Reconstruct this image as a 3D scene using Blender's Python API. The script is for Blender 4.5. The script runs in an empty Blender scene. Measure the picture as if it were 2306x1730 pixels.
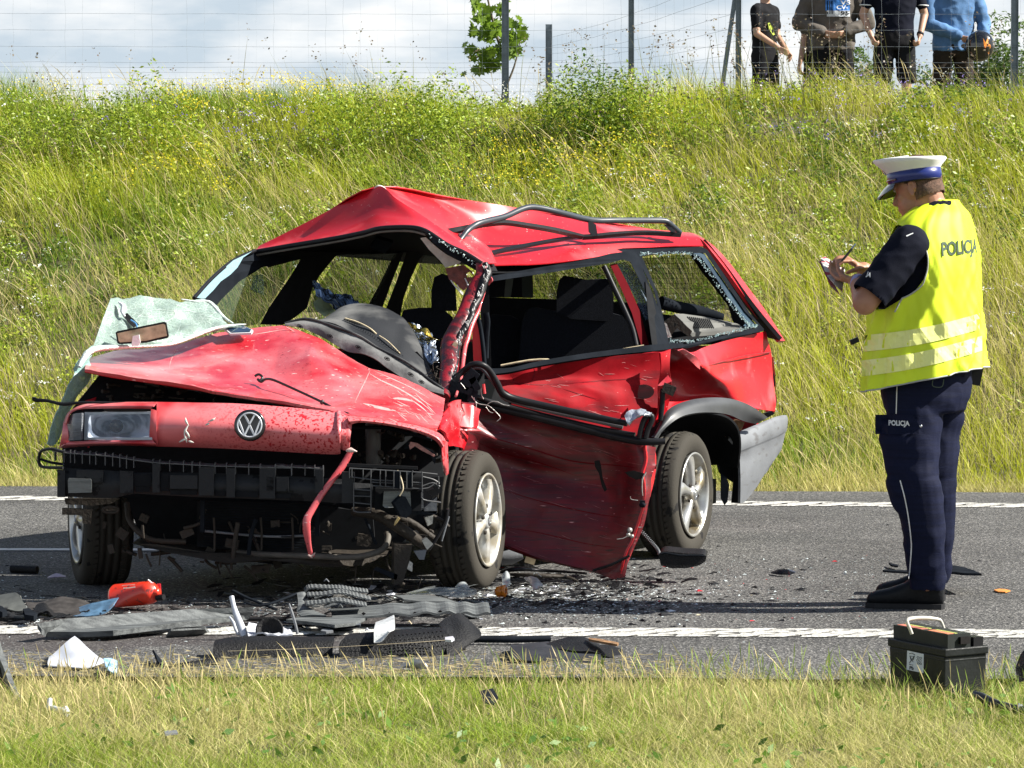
import bpy, bmesh, math, random
import numpy as np
from math import sin, cos, pi, radians, sqrt
from mathutils import Vector, Matrix, noise
from mathutils.bvhtree import BVHTree
from mathutils.geometry import tessellate_polygon
random.seed(7); rng = np.random.default_rng(7)
S = bpy.context.scene
COL = S.collection

# ------------------------------------------------------------ camera, world, sun, exposure
FPX, CXP, CYP, EYE = 8176.0, 1153.0, 865.0, 1.48
PITCH = math.atan((CYP - 546.0) / FPX)
cam = bpy.data.cameras.new('camera'); camo = bpy.data.objects.new('camera', cam); COL.objects.link(camo)
camo.location = (0, 0, EYE); camo.rotation_euler = (pi / 2 - PITCH, 0, 0)
cam.sensor_width = 36; cam.lens = FPX / 2306.0 * 36; cam.clip_start = .1; cam.clip_end = 3000
S.camera = camo
SUN_EL, SUN_AZ = radians(39), radians(-4)      # azimuth from +x towards the camera
sdir = Vector((cos(SUN_EL) * cos(SUN_AZ), cos(SUN_EL) * sin(SUN_AZ), sin(SUN_EL)))
sl = bpy.data.lights.new('sun', 'SUN'); sl.energy = 5.0; sl.angle = radians(.5); sl.color = (1, .955, .87)
so = bpy.data.objects.new('sun', sl); COL.objects.link(so)
so.rotation_euler = sdir.to_track_quat('Z', 'Y').to_euler()
W = bpy.data.worlds.new('World'); S.world = W; W.use_nodes = True
nt = W.node_tree; nt.nodes.clear()
def N(t, **k):
    n = nt.nodes.new(t)
    for a, b in k.items(): setattr(n, a, b)
    return n
out = N('ShaderNodeOutputWorld'); bg = N('ShaderNodeBackground'); sky = N('ShaderNodeTexSky')
sky.sky_type = 'NISHITA'; sky.sun_disc = False; sky.sun_elevation = SUN_EL
sky.sun_rotation = math.atan2(sdir.x, sdir.y); sky.air_density = 1; sky.dust_density = .6; sky.ozone_density = 1
tc = N('ShaderNodeTexCoord'); mp = N('ShaderNodeMapping'); mp.inputs['Scale'].default_value = (1, 1, 2.6)
mp.inputs['Location'].default_value = (.35, .2, .1)
nz = N('ShaderNodeTexNoise'); nz.inputs['Scale'].default_value = 4.2; nz.inputs['Detail'].default_value = 7; nz.inputs['Roughness'].default_value = .52
rp = N('ShaderNodeValToRGB'); rp.color_ramp.elements[0].position = .52; rp.color_ramp.elements[1].position = .76
rp.color_ramp.elements[0].color = (.0, .0, .0, 1)
sx = N('ShaderNodeSeparateXYZ'); mr = N('ShaderNodeMapRange')      # clouds lie denser towards the horizon
mr.inputs['From Min'].default_value = .08; mr.inputs['From Max'].default_value = .42
mr.inputs['To Min'].default_value = .52; mr.inputs['To Max'].default_value = 0
ad = N('ShaderNodeMath', operation='ADD'); mx = N('ShaderNodeMix', data_type='RGBA')
nz2 = N('ShaderNodeTexNoise'); nz2.inputs['Scale'].default_value = 17; nz2.inputs['Detail'].default_value = 6
mp2 = N('ShaderNodeMapping'); mp2.inputs['Scale'].default_value = (1, 1, 3.0)
rp2 = N('ShaderNodeValToRGB'); rp2.color_ramp.elements[0].position = .38; rp2.color_ramp.elements[1].position = .60
rp2.color_ramp.elements[0].color = (5.2, 6.1, 6.9, 1); rp2.color_ramp.elements[1].color = (9.0, 9.1, 9.1, 1)
L = nt.links.new
L(tc.outputs['Generated'], mp.inputs['Vector']); L(mp.outputs[0], nz.inputs['Vector'])
L(tc.outputs['Generated'], mp2.inputs['Vector']); L(mp2.outputs[0], nz2.inputs['Vector'])
L(tc.outputs['Generated'], sx.inputs[0]); L(sx.outputs['Z'], mr.inputs['Value'])
L(nz.outputs[0], ad.inputs[0]); L(mr.outputs[0], ad.inputs[1]); L(ad.outputs[0], rp.inputs[0])
L(nz2.outputs[0], rp2.inputs[0])
L(rp.outputs[0], mx.inputs['Factor']); L(sky.outputs[0], mx.inputs[6]); L(rp2.outputs[0], mx.inputs[7])
L(mx.outputs[2], bg.inputs[0]); bg.inputs[1].default_value = .05; L(bg.outputs[0], out.inputs[0])
S.view_settings.view_transform = 'Standard'; S.view_settings.look = 'None'
S.view_settings.exposure = 1.22; S.view_settings.gamma = 1; S.view_settings.use_curve_mapping = False
S.cycles.use_denoising = True
S.cycles.max_bounces = 6; S.cycles.diffuse_bounces = 2; S.cycles.glossy_bounces = 3
S.cycles.transmission_bounces = 6; S.cycles.transparent_max_bounces = 12

# ------------------------------------------------------------ picture-to-place helpers
def ray(px, py):
    x = (px - CXP) / FPX; v = -(py - CYP) / FPX
    return x, cos(PITCH) + v * sin(PITCH), -sin(PITCH) + v * cos(PITCH)
def P(px, py, Y):
    d = ray(px, py); t = Y / d[1]
    return Vector((d[0] * t, Y, EYE + d[2] * t))
def G(px, py, z=0.0):
    d = ray(px, py); t = (z - EYE) / d[2]
    return Vector((d[0] * t, d[1] * t, z))
def PX(v):      # world point -> photo pixel
    y = v[1]; z = v[2] - EYE
    dep = y * cos(PITCH) - z * sin(PITCH); up = y * sin(PITCH) + z * cos(PITCH)
    return CXP + v[0] / dep * FPX, CYP - up / dep * FPX
def zoomer(x0, y0, s): return lambda *q: [(x0 + q[i] * s, y0 + q[i + 1] * s) for i in range(0, len(q), 2)]
ZA = zoomer(60, 640, .3165); ZB = zoomer(560, 640, .2712); ZC = zoomer(80, 960, .2712); ZD = zoomer(600, 900, .2712)
ZE = zoomer(500, 400, .3165); ZF = zoomer(1050, 400, .3391); ZG = zoomer(1050, 750, .3391)
ZH = zoomer(0, 1200, .2712); ZI = zoomer(450, 1200, .3165); ZJ = zoomer(1000, 1180, .2712); ZK = zoomer(1700, 1250, .274)
ZL = zoomer(1600, 0, .3194); ZN = zoomer(1800, 320, .2291); ZO = zoomer(1850, 800, .3616); ZQ = zoomer(960, 560, .13562)
def on(pts, Y):
    """2-D photo points at depth Y (a number, a list, or a function of px,py)"""
    r = []
    for i, (x, y) in enumerate(pts):
        d = Y[i] if isinstance(Y, (list, tuple)) else (Y(x, y) if callable(Y) else Y)
        r.append(P(x, y, d))
    return r
def lin(*kv):
    xs = kv[0::2]; ys = kv[1::2]
    return lambda x, y=0: float(np.interp(x, xs, ys))

# ------------------------------------------------------------ materials
def mat(name, col, rough=.5, metal=0., coat=0., var=.2, vs=9., bump=0., bs=60., spec=.5, col2=None, pos=(.35, .65), stretch=None,
        streak=None, trans=None, sheen=0., vcol=False, detail=5.):
    m = bpy.data.materials.new(name); m.use_nodes = True; t = m.node_tree; b = t.nodes['Principled BSDF']
    def n(ty): return t.nodes.new(ty)
    lk = t.links.new
    c = tuple(col) + (1,); c2 = tuple(col2) + (1,) if col2 else tuple(min(1, v * (1 - var)) for v in col) + (1,)
    tc = n('ShaderNodeTexCoord'); vec = tc.outputs['Object']
    if stretch:
        mp = n('ShaderNodeMapping'); mp.inputs['Scale'].default_value = stretch[:3]
        if len(stretch) > 3: mp.inputs['Rotation'].default_value = stretch[3:]
        lk(vec, mp.inputs[0]); vec = mp.outputs[0]
    if vcol:
        a = n('ShaderNodeVertexColor'); a.layer_name = 'Col'; lk(a.outputs[0], b.inputs['Base Color']); last = a.outputs[0]
    else:
        nz = n('ShaderNodeTexNoise'); nz.inputs['Scale'].default_value = vs; nz.inputs['Detail'].default_value = detail
        lk(vec, nz.inputs['Vector'])
        r = n('ShaderNodeValToRGB'); r.color_ramp.elements[0].position = pos[0]; r.color_ramp.elements[1].position = pos[1]
        r.color_ramp.elements[0].color = c2; r.color_ramp.elements[1].color = c
        lk(nz.outputs[0], r.inputs[0]); last = r.outputs[0]
        for (scol, sscale, lo, hi, sstr) in (streak or []):
            mp = n('ShaderNodeMapping'); mp.inputs['Scale'].default_value = sstr[:3]
            if len(sstr) > 3: mp.inputs['Rotation'].default_value = sstr[3:]
            lk(tc.outputs['Object'], mp.inputs[0])
            z = n('ShaderNodeTexNoise'); z.inputs['Scale'].default_value = sscale; z.inputs['Detail'].default_value = 4
            lk(mp.outputs[0], z.inputs['Vector'])
            q = n('ShaderNodeMapRange'); q.inputs['From Min'].default_value = lo; q.inputs['From Max'].default_value = hi
            lk(z.outputs[0], q.inputs['Value'])
            mi = n('ShaderNodeMix'); mi.data_type = 'RGBA'; lk(q.outputs[0], mi.inputs['Factor']); lk(last, mi.inputs[6])
            mi.inputs[7].default_value = tuple(scol) + (1,); last = mi.outputs[2]
        lk(last, b.inputs['Base Color'])
    b.inputs['Roughness'].default_value = rough; b.inputs['Metallic'].default_value = metal
    b.inputs['Coat Weight'].default_value = coat; b.inputs['Coat Roughness'].default_value = .12
    b.inputs['Specular IOR Level'].default_value = spec if max(col) > .06 or coat or spec != .5 else .16
    if sheen: b.inputs['Sheen Weight'].default_value = sheen
    if bump:
        z = n('ShaderNodeTexNoise'); z.inputs['Scale'].default_value = bs; z.inputs['Detail'].default_value = 3; lk(vec, z.inputs['Vector'])
        bp = n('ShaderNodeBump'); bp.inputs['Strength'].default_value = bump; bp.inputs['Distance'].default_value = .01
        lk(z.outputs[0], bp.inputs['Height']); lk(bp.outputs[0], b.inputs['Normal'])
    if trans is not None:
        tb = n('ShaderNodeBsdfTranslucent'); ms = n('ShaderNodeMixShader'); ms.inputs[0].default_value = trans
        lk(last, tb.inputs[0]); lk(b.outputs[0], ms.inputs[1]); lk(tb.outputs[0], ms.inputs[2])
        lk(ms.outputs[0], t.nodes['Material Output'].inputs[0])
    return m
def glass_mat(name, tint, op, rough=.05, bump=0., bs=40., crack=None):
    """thin glass: part clear, part glossy/white body; crack = (scale, width) adds crazing"""
    m = bpy.data.materials.new(name); m.use_nodes = True; t = m.node_tree; b = t.nodes['Principled BSDF']; lk = t.links.new
    n = t.nodes.new
    tc = n('ShaderNodeTexCoord')
    b.inputs['Base Color'].default_value = tuple(tint) + (1,); b.inputs['Roughness'].default_value = rough
    tr = n('ShaderNodeBsdfTransparent'); tr.inputs[0].default_value = tuple(.6 + .4 * min(1, v * 1.2) for v in tint) + (1,)
    ms = n('ShaderNodeMixShader'); ms.inputs[0].default_value = op
    lk(tr.outputs[0], ms.inputs[1]); lk(b.outputs[0], ms.inputs[2]); lk(ms.outputs[0], t.nodes['Material Output'].inputs[0])
    if crack:
        v = n('ShaderNodeTexVoronoi'); v.feature = 'DISTANCE_TO_EDGE'; v.inputs['Scale'].default_value = crack[0]
        v2 = n('ShaderNodeTexVoronoi'); v2.feature = 'DISTANCE_TO_EDGE'; v2.inputs['Scale'].default_value = crack[0] * .23
        q = n('ShaderNodeMapRange'); q.inputs['From Min'].default_value = crack[1]; q.inputs['From Max'].default_value = 0
        q.inputs['To Min'].default_value = op; q.inputs['To Max'].default_value = .95
        q2 = n('ShaderNodeMapRange'); q2.inputs['From Min'].default_value = crack[1] * .5; q2.inputs['From Max'].default_value = 0
        q2.inputs['To Min'].default_value = 0; q2.inputs['To Max'].default_value = .9
        nz = n('ShaderNodeTexNoise'); nz.inputs['Scale'].default_value = 5
        wv = n('ShaderNodeMix'); wv.data_type = 'RGBA'; wv.inputs['Factor'].default_value = .06
        lk(tc.outputs['Object'], nz.inputs['Vector']); lk(tc.outputs['Object'], wv.inputs[6]); lk(nz.outputs['Color'], wv.inputs[7])
        lk(wv.outputs[2], v.inputs['Vector']); lk(wv.outputs[2], v2.inputs['Vector'])
        lk(v.outputs['Distance'], q.inputs['Value']); lk(v2.outputs['Distance'], q2.inputs['Value'])
        mxx = n('ShaderNodeMath'); mxx.operation = 'MAXIMUM'; lk(q.outputs[0], mxx.inputs[0]); lk(q2.outputs[0], mxx.inputs[1])
        lk(mxx.outputs[0], ms.inputs[0])
    if bump:
        z = n('ShaderNodeTexNoise'); z.inputs['Scale'].default_value = bs; lk(tc.outputs['Object'], z.inputs['Vector'])
        bp = n('ShaderNodeBump'); bp.inputs['Strength'].default_value = bump; bp.inputs['Distance'].default_value = .01
        lk(z.outputs[0], bp.inputs['Height']); lk(bp.outputs[0], b.inputs['Normal'])
    return m

# ------------------------------------------------------------ objects
def tag(o, label=None, cat=None, group=None, kind=None):
    if label: o['label'] = label
    if cat: o['category'] = cat
    if group: o['group'] = group
    if kind: o['kind'] = kind
    return o
def thing(name, loc, label, cat, group=None):
    o = bpy.data.objects.new(name, None); o.location = loc; o.empty_display_size = .2; COL.objects.link(o)
    return tag(o, label, cat, group)
def wbase(o):
    v = Vector((0, 0, 0))
    while o is not None: v = v + Vector(o.location); o = o.parent
    return v
def meshobj(name, verts, faces, m, parent=None, smooth=False, base=None, label=None, cat=None, group=None, kind=None, cols=None):
    """verts are world coordinates; the object sits at base (or its parent's place)"""
    pb = wbase(parent) if parent else Vector((0, 0, 0))
    b = Vector(base) if base is not None else pb
    v = np.asarray(verts, dtype=np.float32).reshape(-1, 3) - np.array(b, dtype=np.float32)
    me = bpy.data.meshes.new(name)
    if isinstance(faces, np.ndarray):
        k = faces.shape[1]; me.vertices.add(len(v)); me.vertices.foreach_set('co', v.ravel())
        me.loops.add(faces.size); me.loops.foreach_set('vertex_index', faces.ravel().astype(np.int32))
        me.polygons.add(len(faces)); me.polygons.foreach_set('loop_start', np.arange(0, faces.size, k, dtype=np.int32))
        me.update(calc_edges=True)
    else:
        me.from_pydata([tuple(map(float, q)) for q in v], [], faces)
    if smooth is True: me.polygons.foreach_set('use_smooth', [True] * len(me.polygons))
    elif smooth: me.polygons.foreach_set('use_smooth', list(smooth))
    if cols is not None:
        a = me.color_attributes.new('Col', 'FLOAT_COLOR', 'POINT')
        c4 = np.ones((len(v), 4), dtype=np.float32); c4[:, :3] = cols; a.data.foreach_set('color', c4.ravel())
    me.materials.append(m)
    o = bpy.data.objects.new(name, me); COL.objects.link(o)
    if parent: o.parent = parent; o.location = b - pb
    else: o.location = b
    return tag(o, label, cat, group, kind)
class MB:
    def __init__(s): s.v = []; s.f = []; s.s = []
    def add(s, v, f, smooth=False):
        k = len(s.v); s.v += [Vector(q) for q in v]; s.f += [[i + k for i in q] for q in f]
        s.s += [smooth] * len(f) if isinstance(smooth, bool) else list(smooth); return s
    def build(s, name, m, parent=None, **kw): return meshobj(name, s.v, s.f, m, parent, smooth=s.s, **kw)
def cr(a, n):
    """Catmull-Rom subdivision of control rows (first axis), n steps per span"""
    a = np.asarray(a, float); k = len(a)
    if n <= 1 or k < 2: return a
    p = np.concatenate([[2 * a[0] - a[1]], a, [2 * a[-1] - a[-2]]]); outp = []
    for i in range(k - 1):
        p0, p1, p2, p3 = p[i], p[i + 1], p[i + 2], p[i + 3]
        for j in range(n):
            t = j / n
            outp.append(.5 * ((2 * p1) + (-p0 + p2) * t + (2 * p0 - 5 * p1 + 4 * p2 - p3) * t * t + (-p0 + 3 * p1 - 3 * p2 + p3) * t ** 3))
    outp.append(a[-1]); return np.array(outp)
def li(a, n):
    a = np.asarray(a, float); outp = []
    for i in range(len(a) - 1):
        for j in range(n): outp.append(a[i] + (a[i + 1] - a[i]) * j / n)
    outp.append(a[-1]); return np.array(outp)
def grid_mesh(mb, rows, nu=3, nv=3, thick=.004, dent=0., ds=6., smooth=True, hard_u=False, hard_v=False, seed=0, away=None, fine=0.):
    """rows: R x C world points -> interpolated sheet with thickness (back side away from the camera)"""
    a = np.array([[tuple(q) for q in r] for r in rows], float)
    a = (li if hard_u else cr)(a, nu)
    a = (li if hard_v else cr)(a.transpose(1, 0, 2), nv).transpose(1, 0, 2)
    R, C = a.shape[:2]
    gu = np.gradient(a, axis=0); gv = np.gradient(a, axis=1); n = np.cross(gu, gv)
    n /= np.linalg.norm(n, axis=2, keepdims=True) + 1e-12
    ref = np.array([0, EYE * 0, 0]) ; view = np.array([0, -1, .15]) if away is None else -np.array(away, float)
    if (n.mean(axis=(0, 1)) * view).sum() < 0: n = -n; flip = True
    else: flip = False
    if dent or fine:
        for i in range(R):
            for j in range(C):
                q = Vector(a[i, j])
                d = dent * (noise.noise(q * ds + Vector((seed, 0, 0))) + .4 * noise.noise(q * ds * 2.7)) if dent else 0
                if fine: d += fine * noise.noise(q * 45)
                a[i, j] += n[i, j] * d
    F = a.reshape(-1, 3); idx = lambda i, j: i * C + j
    f = []
    for i in range(R - 1):
        for j in range(C - 1):
            q = [idx(i, j), idx(i + 1, j), idx(i + 1, j + 1), idx(i, j + 1)]
            f.append(q if not flip else q[::-1])
    mb.add(F, f, smooth)
    if thick:
        B = (a - n * thick).reshape(-1, 3); mb.add(B, [q[::-1] for q in f], smooth)
        rim = [idx(0, j) for j in range(C)] + [idx(i, C - 1) for i in range(1, R)] + [idx(R - 1, j) for j in range(C - 2, -1, -1)] + [idx(i, 0) for i in range(R - 2, 0, -1)]
        k = len(rim); v = [F[r] for r in rim] + [B[r] for r in rim]
        mb.add(v, [[i, (i + 1) % k, k + (i + 1) % k, k + i] for i in range(k)], False)
    return mb
def sheet(name, rows, m, parent=None, kw=None, **g):
    mb = MB(); grid_mesh(mb, rows, **g); return mb.build(name, m, parent, **(kw or {}))
def poly_mesh(mb, outer, holes=(), thick=.02, d=(0, 1, 0), bev=0):
    """outline(s) of world points, filled and extruded along d"""
    loops = [list(map(Vector, outer))] + [list(map(Vector, h)) for h in holes]
    flat = [v for l in loops for v in l]; tris = tessellate_polygon(loops)
    D = Vector(d).normalized() * thick; k = len(flat)
    fr = []
    for t in tris:
        nrm = (flat[t[1]] - flat[t[0]]).cross(flat[t[2]] - flat[t[0]])
        fr.append(list(t) if nrm.dot(D) < 0 else list(t)[::-1])
    mb.add(flat, fr, False); mb.add([v + D for v in flat], [t[::-1] for t in fr], False)
    for l in loops:
        n = len(l); v = list(l) + [q + D for q in l]
        mb.add(v, [[i, (i + 1) % n, n + (i + 1) % n, n + i] for i in range(n)], False)
    return mb
def polyo(name, outer, m, parent=None, holes=(), thick=.02, d=(0, 1, 0), **kw):
    mb = MB(); poly_mesh(mb, outer, holes, thick, d); return mb.build(name, m, parent, **kw)
def tube_mesh(mb, pts, r, n=8, sub=1, closed=False, flat=None, caps=True, smooth=True, rot=0.):
    """sweep a round (or flattened: flat=(axis, factor)) section along pts; r number or list"""
    rr = list(r) if isinstance(r, (list, tuple)) else [r] * len(pts)
    A = np.array([tuple(p) + (q,) for p, q in zip(pts, rr)], float); A = cr(A, sub) if sub > 1 else A
    p = A[:, :3]; rad = A[:, 3]; k = len(p)
    tang = np.gradient(p, axis=0) if k > 2 else np.array([p[1] - p[0]] * 2)
    u = None; rings = []
    for i in range(k):
        t = Vector(tang[i]).normalized()
        if u is None:
            u = t.cross(Vector((0, 0, 1)))
            if u.length < .1: u = t.cross(Vector((1, 0, 0)))
            u.normalize()
            if rot: u = Matrix.Rotation(rot, 3, t) @ u
        else: u = (u - t * u.dot(t)).normalized()
        w = t.cross(u)
        ring = []
        for j in range(n):
            an = 2 * pi * (j + .5) / n; o = u * cos(an) * rad[i] + w * sin(an) * rad[i]
            if flat: ax = Vector(flat[0]).normalized(); o = o - ax * o.dot(ax) * (1 - flat[1])
            ring.append(Vector(p[i]) + o)
        rings.append(ring)
    v = [q for r_ in rings for q in r_]
    f = [[i * n + j, i * n + (j + 1) % n, (i + 1) * n + (j + 1) % n, (i + 1) * n + j] for i in range(k - 1) for j in range(n)]
    mb.add(v, f, smooth)
    if caps:
        mb.add(rings[0], [list(range(n))[::-1]], False); mb.add(rings[-1], [list(range(n))], False)
    return mb
def tubo(name, pts, r, m, parent=None, kw=None, **g):
    mb = MB(); tube_mesh(mb, pts, r, **g); return mb.build(name, m, parent, **(kw or {}))
def box_mesh(mb, c, sx, sy, sz, R=None, bev=0):
    c = Vector(c); R = R or Matrix.Identity(3); v = []
    for x in (-.5, .5):
        for y in (-.5, .5):
            for z in (-.5, .5): v.append(c + R @ Vector((x * sx, y * sy, z * sz)))
    mb.add(v, [[0, 1, 3, 2], [4, 6, 7, 5], [0, 4, 5, 1], [2, 3, 7, 6], [0, 2, 6, 4], [1, 5, 7, 3]], False); return mb
def lathe_mesh(mb, prof, c, axis, n=32, smooth=True, up=None):
    """prof: (along axis, radius) pairs"""
    ax = Vector(axis).normalized(); u = ax.cross(Vector((0, 0, 1)) if abs(ax.z) < .9 else Vector((1, 0, 0))).normalized(); w = ax.cross(u)
    c = Vector(c); v = []; k = len(prof)
    for (a, r) in prof:
        for j in range(n):
            t = 2 * pi * j / n; v.append(c + ax * a + (u * cos(t) + w * sin(t)) * r)
    f = [[i * n + j, i * n + (j + 1) % n, (i + 1) * n + (j + 1) % n, (i + 1) * n + j] for i in range(k - 1) for j in range(n)]
    mb.add(v, f, smooth); return mb
def vnoise(x, y, sc, seed=0):
    r = np.random.default_rng(1000 + seed).random((64, 64)); x = np.asarray(x, float) * sc + 1000; y = np.asarray(y, float) * sc + 1000
    xi = np.floor(x).astype(int); yi = np.floor(y).astype(int); fx = x - xi; fy = y - yi; fx = fx * fx * (3 - 2 * fx); fy = fy * fy * (3 - 2 * fy)
    g = lambda i, j: r[i % 64, j % 64]
    return (g(xi, yi) * (1 - fx) + g(xi + 1, yi) * fx) * (1 - fy) + (g(xi, yi + 1) * (1 - fx) + g(xi + 1, yi + 1) * fx) * fy
def fbm(x, y, sc, seed=0): return (vnoise(x, y, sc, seed) + .5 * vnoise(x, y, sc * 2.1, seed + 1) + .25 * vnoise(x, y, sc * 4.3, seed + 2)) / 1.75

# ------------------------------------------------------------ the setting
def road_far(x): return 21.75 - .09 * np.clip(x, -40, 40)          # far pavement edge
def road_near(x): return 12.32 - .03 * np.clip(x, -40, 40)
TOP_Z = 2.55
def ground_z(x, y):
    x = np.asarray(x, float); y = np.asarray(y, float)
    s = np.clip((y - road_far(x) - .25) / 7.0, 0, 1)
    e = np.where(s < .12, s * s / .24, s - .06); e = e / .94
    q = np.clip(s - .86, 0, .14); e = np.where(s > .86, .851 + 1.064 * (q - q * q / .28), e); e = np.clip(e / .9255, 0, 1)
    e = e * (1 - .010 * np.clip(s * 4 - 3, 0, 1) * (1 + np.sin(x * 1.3 + 2.4)))
    z = TOP_Z * e - .03
    z = z + (fbm(x, y, .9, 3) - .5) * .22 * np.clip((y - road_far(x) - .3) / 1.5, 0, 1)
    nv = np.clip((road_near(x) - y) / .6, 0, 1)
    return z + nv * (.012 + .03 * (fbm(x, y, 1.6, 8) - .5))
m_soil = mat('soil', (.10, .085, .045), .95, var=.5, vs=3, bump=.6, bs=30, col2=(.05, .055, .02))
xs = np.unique(np.concatenate([np.linspace(-900, -30, 18), np.linspace(-30, -8, 23), np.linspace(-8, 8, 81), np.linspace(8, 30, 23), np.linspace(30, 900, 18)]))
ys = np.unique(np.concatenate([np.linspace(-300, 0, 8), np.linspace(0, 9, 10), np.linspace(9, 14, 41), np.linspace(14, 21, 10), np.linspace(21, 32, 67), np.linspace(32, 60, 15), np.linspace(60, 1500, 16)]))
X, Y_ = np.meshgrid(xs, ys); Z = ground_z(X, Y_)
nxs, nys = len(xs), len(ys); I = np.arange(nxs * nys).reshape(nys, nxs)
q = np.stack([I[:-1, :-1], I[:-1, 1:], I[1:, 1:], I[1:, :-1]], -1).reshape(-1, 4)
meshobj('ground', np.stack([X, Y_, Z], -1).reshape(-1, 3), q, m_soil, smooth=True, kind='structure')

def asphalt():
    m = bpy.data.materials.new('asphalt'); m.use_nodes = True; t = m.node_tree; b = t.nodes['Principled BSDF']; lk = t.links.new; n = t.nodes.new
    tc = n('ShaderNodeTexCoord')
    v = n('ShaderNodeTexVoronoi'); v.inputs['Scale'].default_value = 135; lk(tc.outputs['Object'], v.inputs['Vector'])
    r = n('ShaderNodeValToRGB'); e = r.color_ramp.elements; e[0].position = 0; e[0].color = (.026, .026, .028, 1); e[1].position = 1; e[1].color = (.34, .33, .31, 1)
    x = e.new(.45); x.color = (.068, .067, .066, 1); y = e.new(.8); y.color = (.115, .112, .105, 1)
    sp = n('ShaderNodeSeparateColor'); lk(v.outputs['Color'], sp.inputs[0]); lk(sp.outputs[0], r.inputs[0])
    nz = n('ShaderNodeTexNoise'); nz.inputs['Scale'].default_value = .9; nz.inputs['Detail'].default_value = 4; lk(tc.outputs['Object'], nz.inputs['Vector'])
    q = n('ShaderNodeMapRange'); q.inputs['From Min'].default_value = .3; q.inputs['From Max'].default_value = .7; q.inputs['To Min'].default_value = .66; q.inputs['To Max'].default_value = 1.16
    lk(nz.outputs[0], q.inputs['Value']); mu = n('ShaderNodeMix'); mu.data_type = 'RGBA'; mu.blend_type = 'MULTIPLY'; mu.inputs['Factor'].default_value = 1
    lk(r.outputs[0], mu.inputs[6]); lk(q.outputs[0], mu.inputs[7]); last = mu.outputs[2]
    # dark wet stain under and before the wreck
    mp = n('ShaderNodeMapping'); mp.inputs['Location'].default_value = (1.9 * .42, -14.0 * .9, 0); mp.inputs['Scale'].default_value = (.42, .9, 1); lk(tc.outputs['Object'], mp.inputs[0])
    n2 = n('ShaderNodeTexNoise'); n2.inputs['Scale'].default_value = 2.2; n2.inputs['Detail'].default_value = 5; lk(tc.outputs['Object'], n2.inputs['Vector'])
    gd = n('ShaderNodeVectorMath'); gd.operation = 'LENGTH'; lk(mp.outputs[0], gd.inputs[0])
    s = n('ShaderNodeMath'); s.operation = 'ADD'; lk(gd.outputs['Value'], s.inputs[0])
    s2 = n('ShaderNodeMath'); s2.operation = 'MULTIPLY'; s2.inputs[1].default_value = .9; lk(n2.outputs[0], s2.inputs[0]); lk(s2.outputs[0], s.inputs[1])
    q2 = n('ShaderNodeMapRange'); q2.inputs['From Min'].default_value = 1.28; q2.inputs['From Max'].default_value = 1.12; q2.inputs['To Max'].default_value = .62; lk(s.outputs[0], q2.inputs['Value'])
    m3 = n('ShaderNodeMix'); m3.data_type = 'RGBA'; m3.inputs[7].default_value = (.035, .026, .026, 1); lk(q2.outputs[0], m3.inputs['Factor']); lk(last, m3.inputs[6])
    lk(m3.outputs[2], b.inputs['Base Color']); b.inputs['Roughness'].default_value = .82; b.inputs['Specular IOR Level'].default_value = .3
    bp = n('ShaderNodeBump'); bp.inputs['Strength'].default_value = .9; bp.inputs['Distance'].default_value = .004; lk(v.outputs['Distance'], bp.inputs['Height']); lk(bp.outputs[0], b.inputs['Normal'])
    return m
m_asph = asphalt()
rx = np.concatenate([[-900, -200], np.linspace(-40, 40, 161), [200, 900]])
def wob(x, s): return (fbm(x, x * 0 + s, 3.5, s) - .5) * .22
near = np.stack([rx, road_near(rx) + wob(rx, 1), rx * 0], 1); far = np.stack([rx, road_far(rx) + wob(rx, 2), rx * 0], 1)
k = len(rx)
meshobj('road', np.concatenate([near, far]), [[i, i + 1, k + i + 1, k + i] for i in range(k - 1)], m_asph, kind='structure')
# painted lines: the edge lines are profiled (rows of thermoplastic bars), built as short raised bars
m_line = mat('road_line_paint', (.58, .57, .53), .7, var=.45, vs=60, bump=.4, bs=120)
m_line2 = mat('road_line_smooth', (.62, .62, .60), .6, var=.45, vs=25, bump=.2, bs=200, pos=(.3, .5))
def bars(name, yline, width, rows, pitch, blen, x0, x1, lab=None):
    V = []; Fc = []
    bw = width / rows
    for r in range(rows):
        x = x0 + (r % 2) * pitch * .5
        while x < x1:
            l = blen * random.uniform(.72, 1.02); yy = yline(x) - width / 2 + bw * (r + .5); w = bw * random.uniform(.55, .85)
            jx = random.uniform(-.01, .01); sk = bw * .5
            k = len(V)
            for (dx, dy) in ((-l / 2 - sk, -w / 2), (l / 2 - sk, -w / 2), (l / 2 + sk, w / 2), (-l / 2 + sk, w / 2)):
                V.append((x + dx + jx, yy + dy, .004))
            for (dx, dy) in ((-l / 2 - sk + .008, -w / 2 + .008), (l / 2 - sk - .008, -w / 2 + .008), (l / 2 + sk - .008, w / 2 - .008), (-l / 2 + sk + .008, w / 2 - .008)):
                V.append((x + dx + jx, yy + dy, .009))
            Fc += [[k + 4, k + 5, k + 6, k + 7], [k, k + 1, k + 5, k + 4], [k + 1, k + 2, k + 6, k + 5], [k + 2, k + 3, k + 7, k + 6], [k + 3, k, k + 4, k + 7]]
            x += pitch
    return meshobj(name, V, Fc, m_line, kind='structure')
bars('edge_line', lambda x: 13.72 - .037 * x, .28, 4, .15, .118, -14, 14)
bars('edge_line', lambda x: 20.62 - .10 * x, .32, 2, .20, .145, -16, 16)
meshobj('lane_line', [(-30, 17.34 + .6, .004), (-.95, 17.34 - .05 * -.9 - .04, .004), (-.95, 17.46 + .005, .004), (-30, 17.46 + .6, .004)], [[0, 1, 2, 3]], m_line2, kind='structure')

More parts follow.
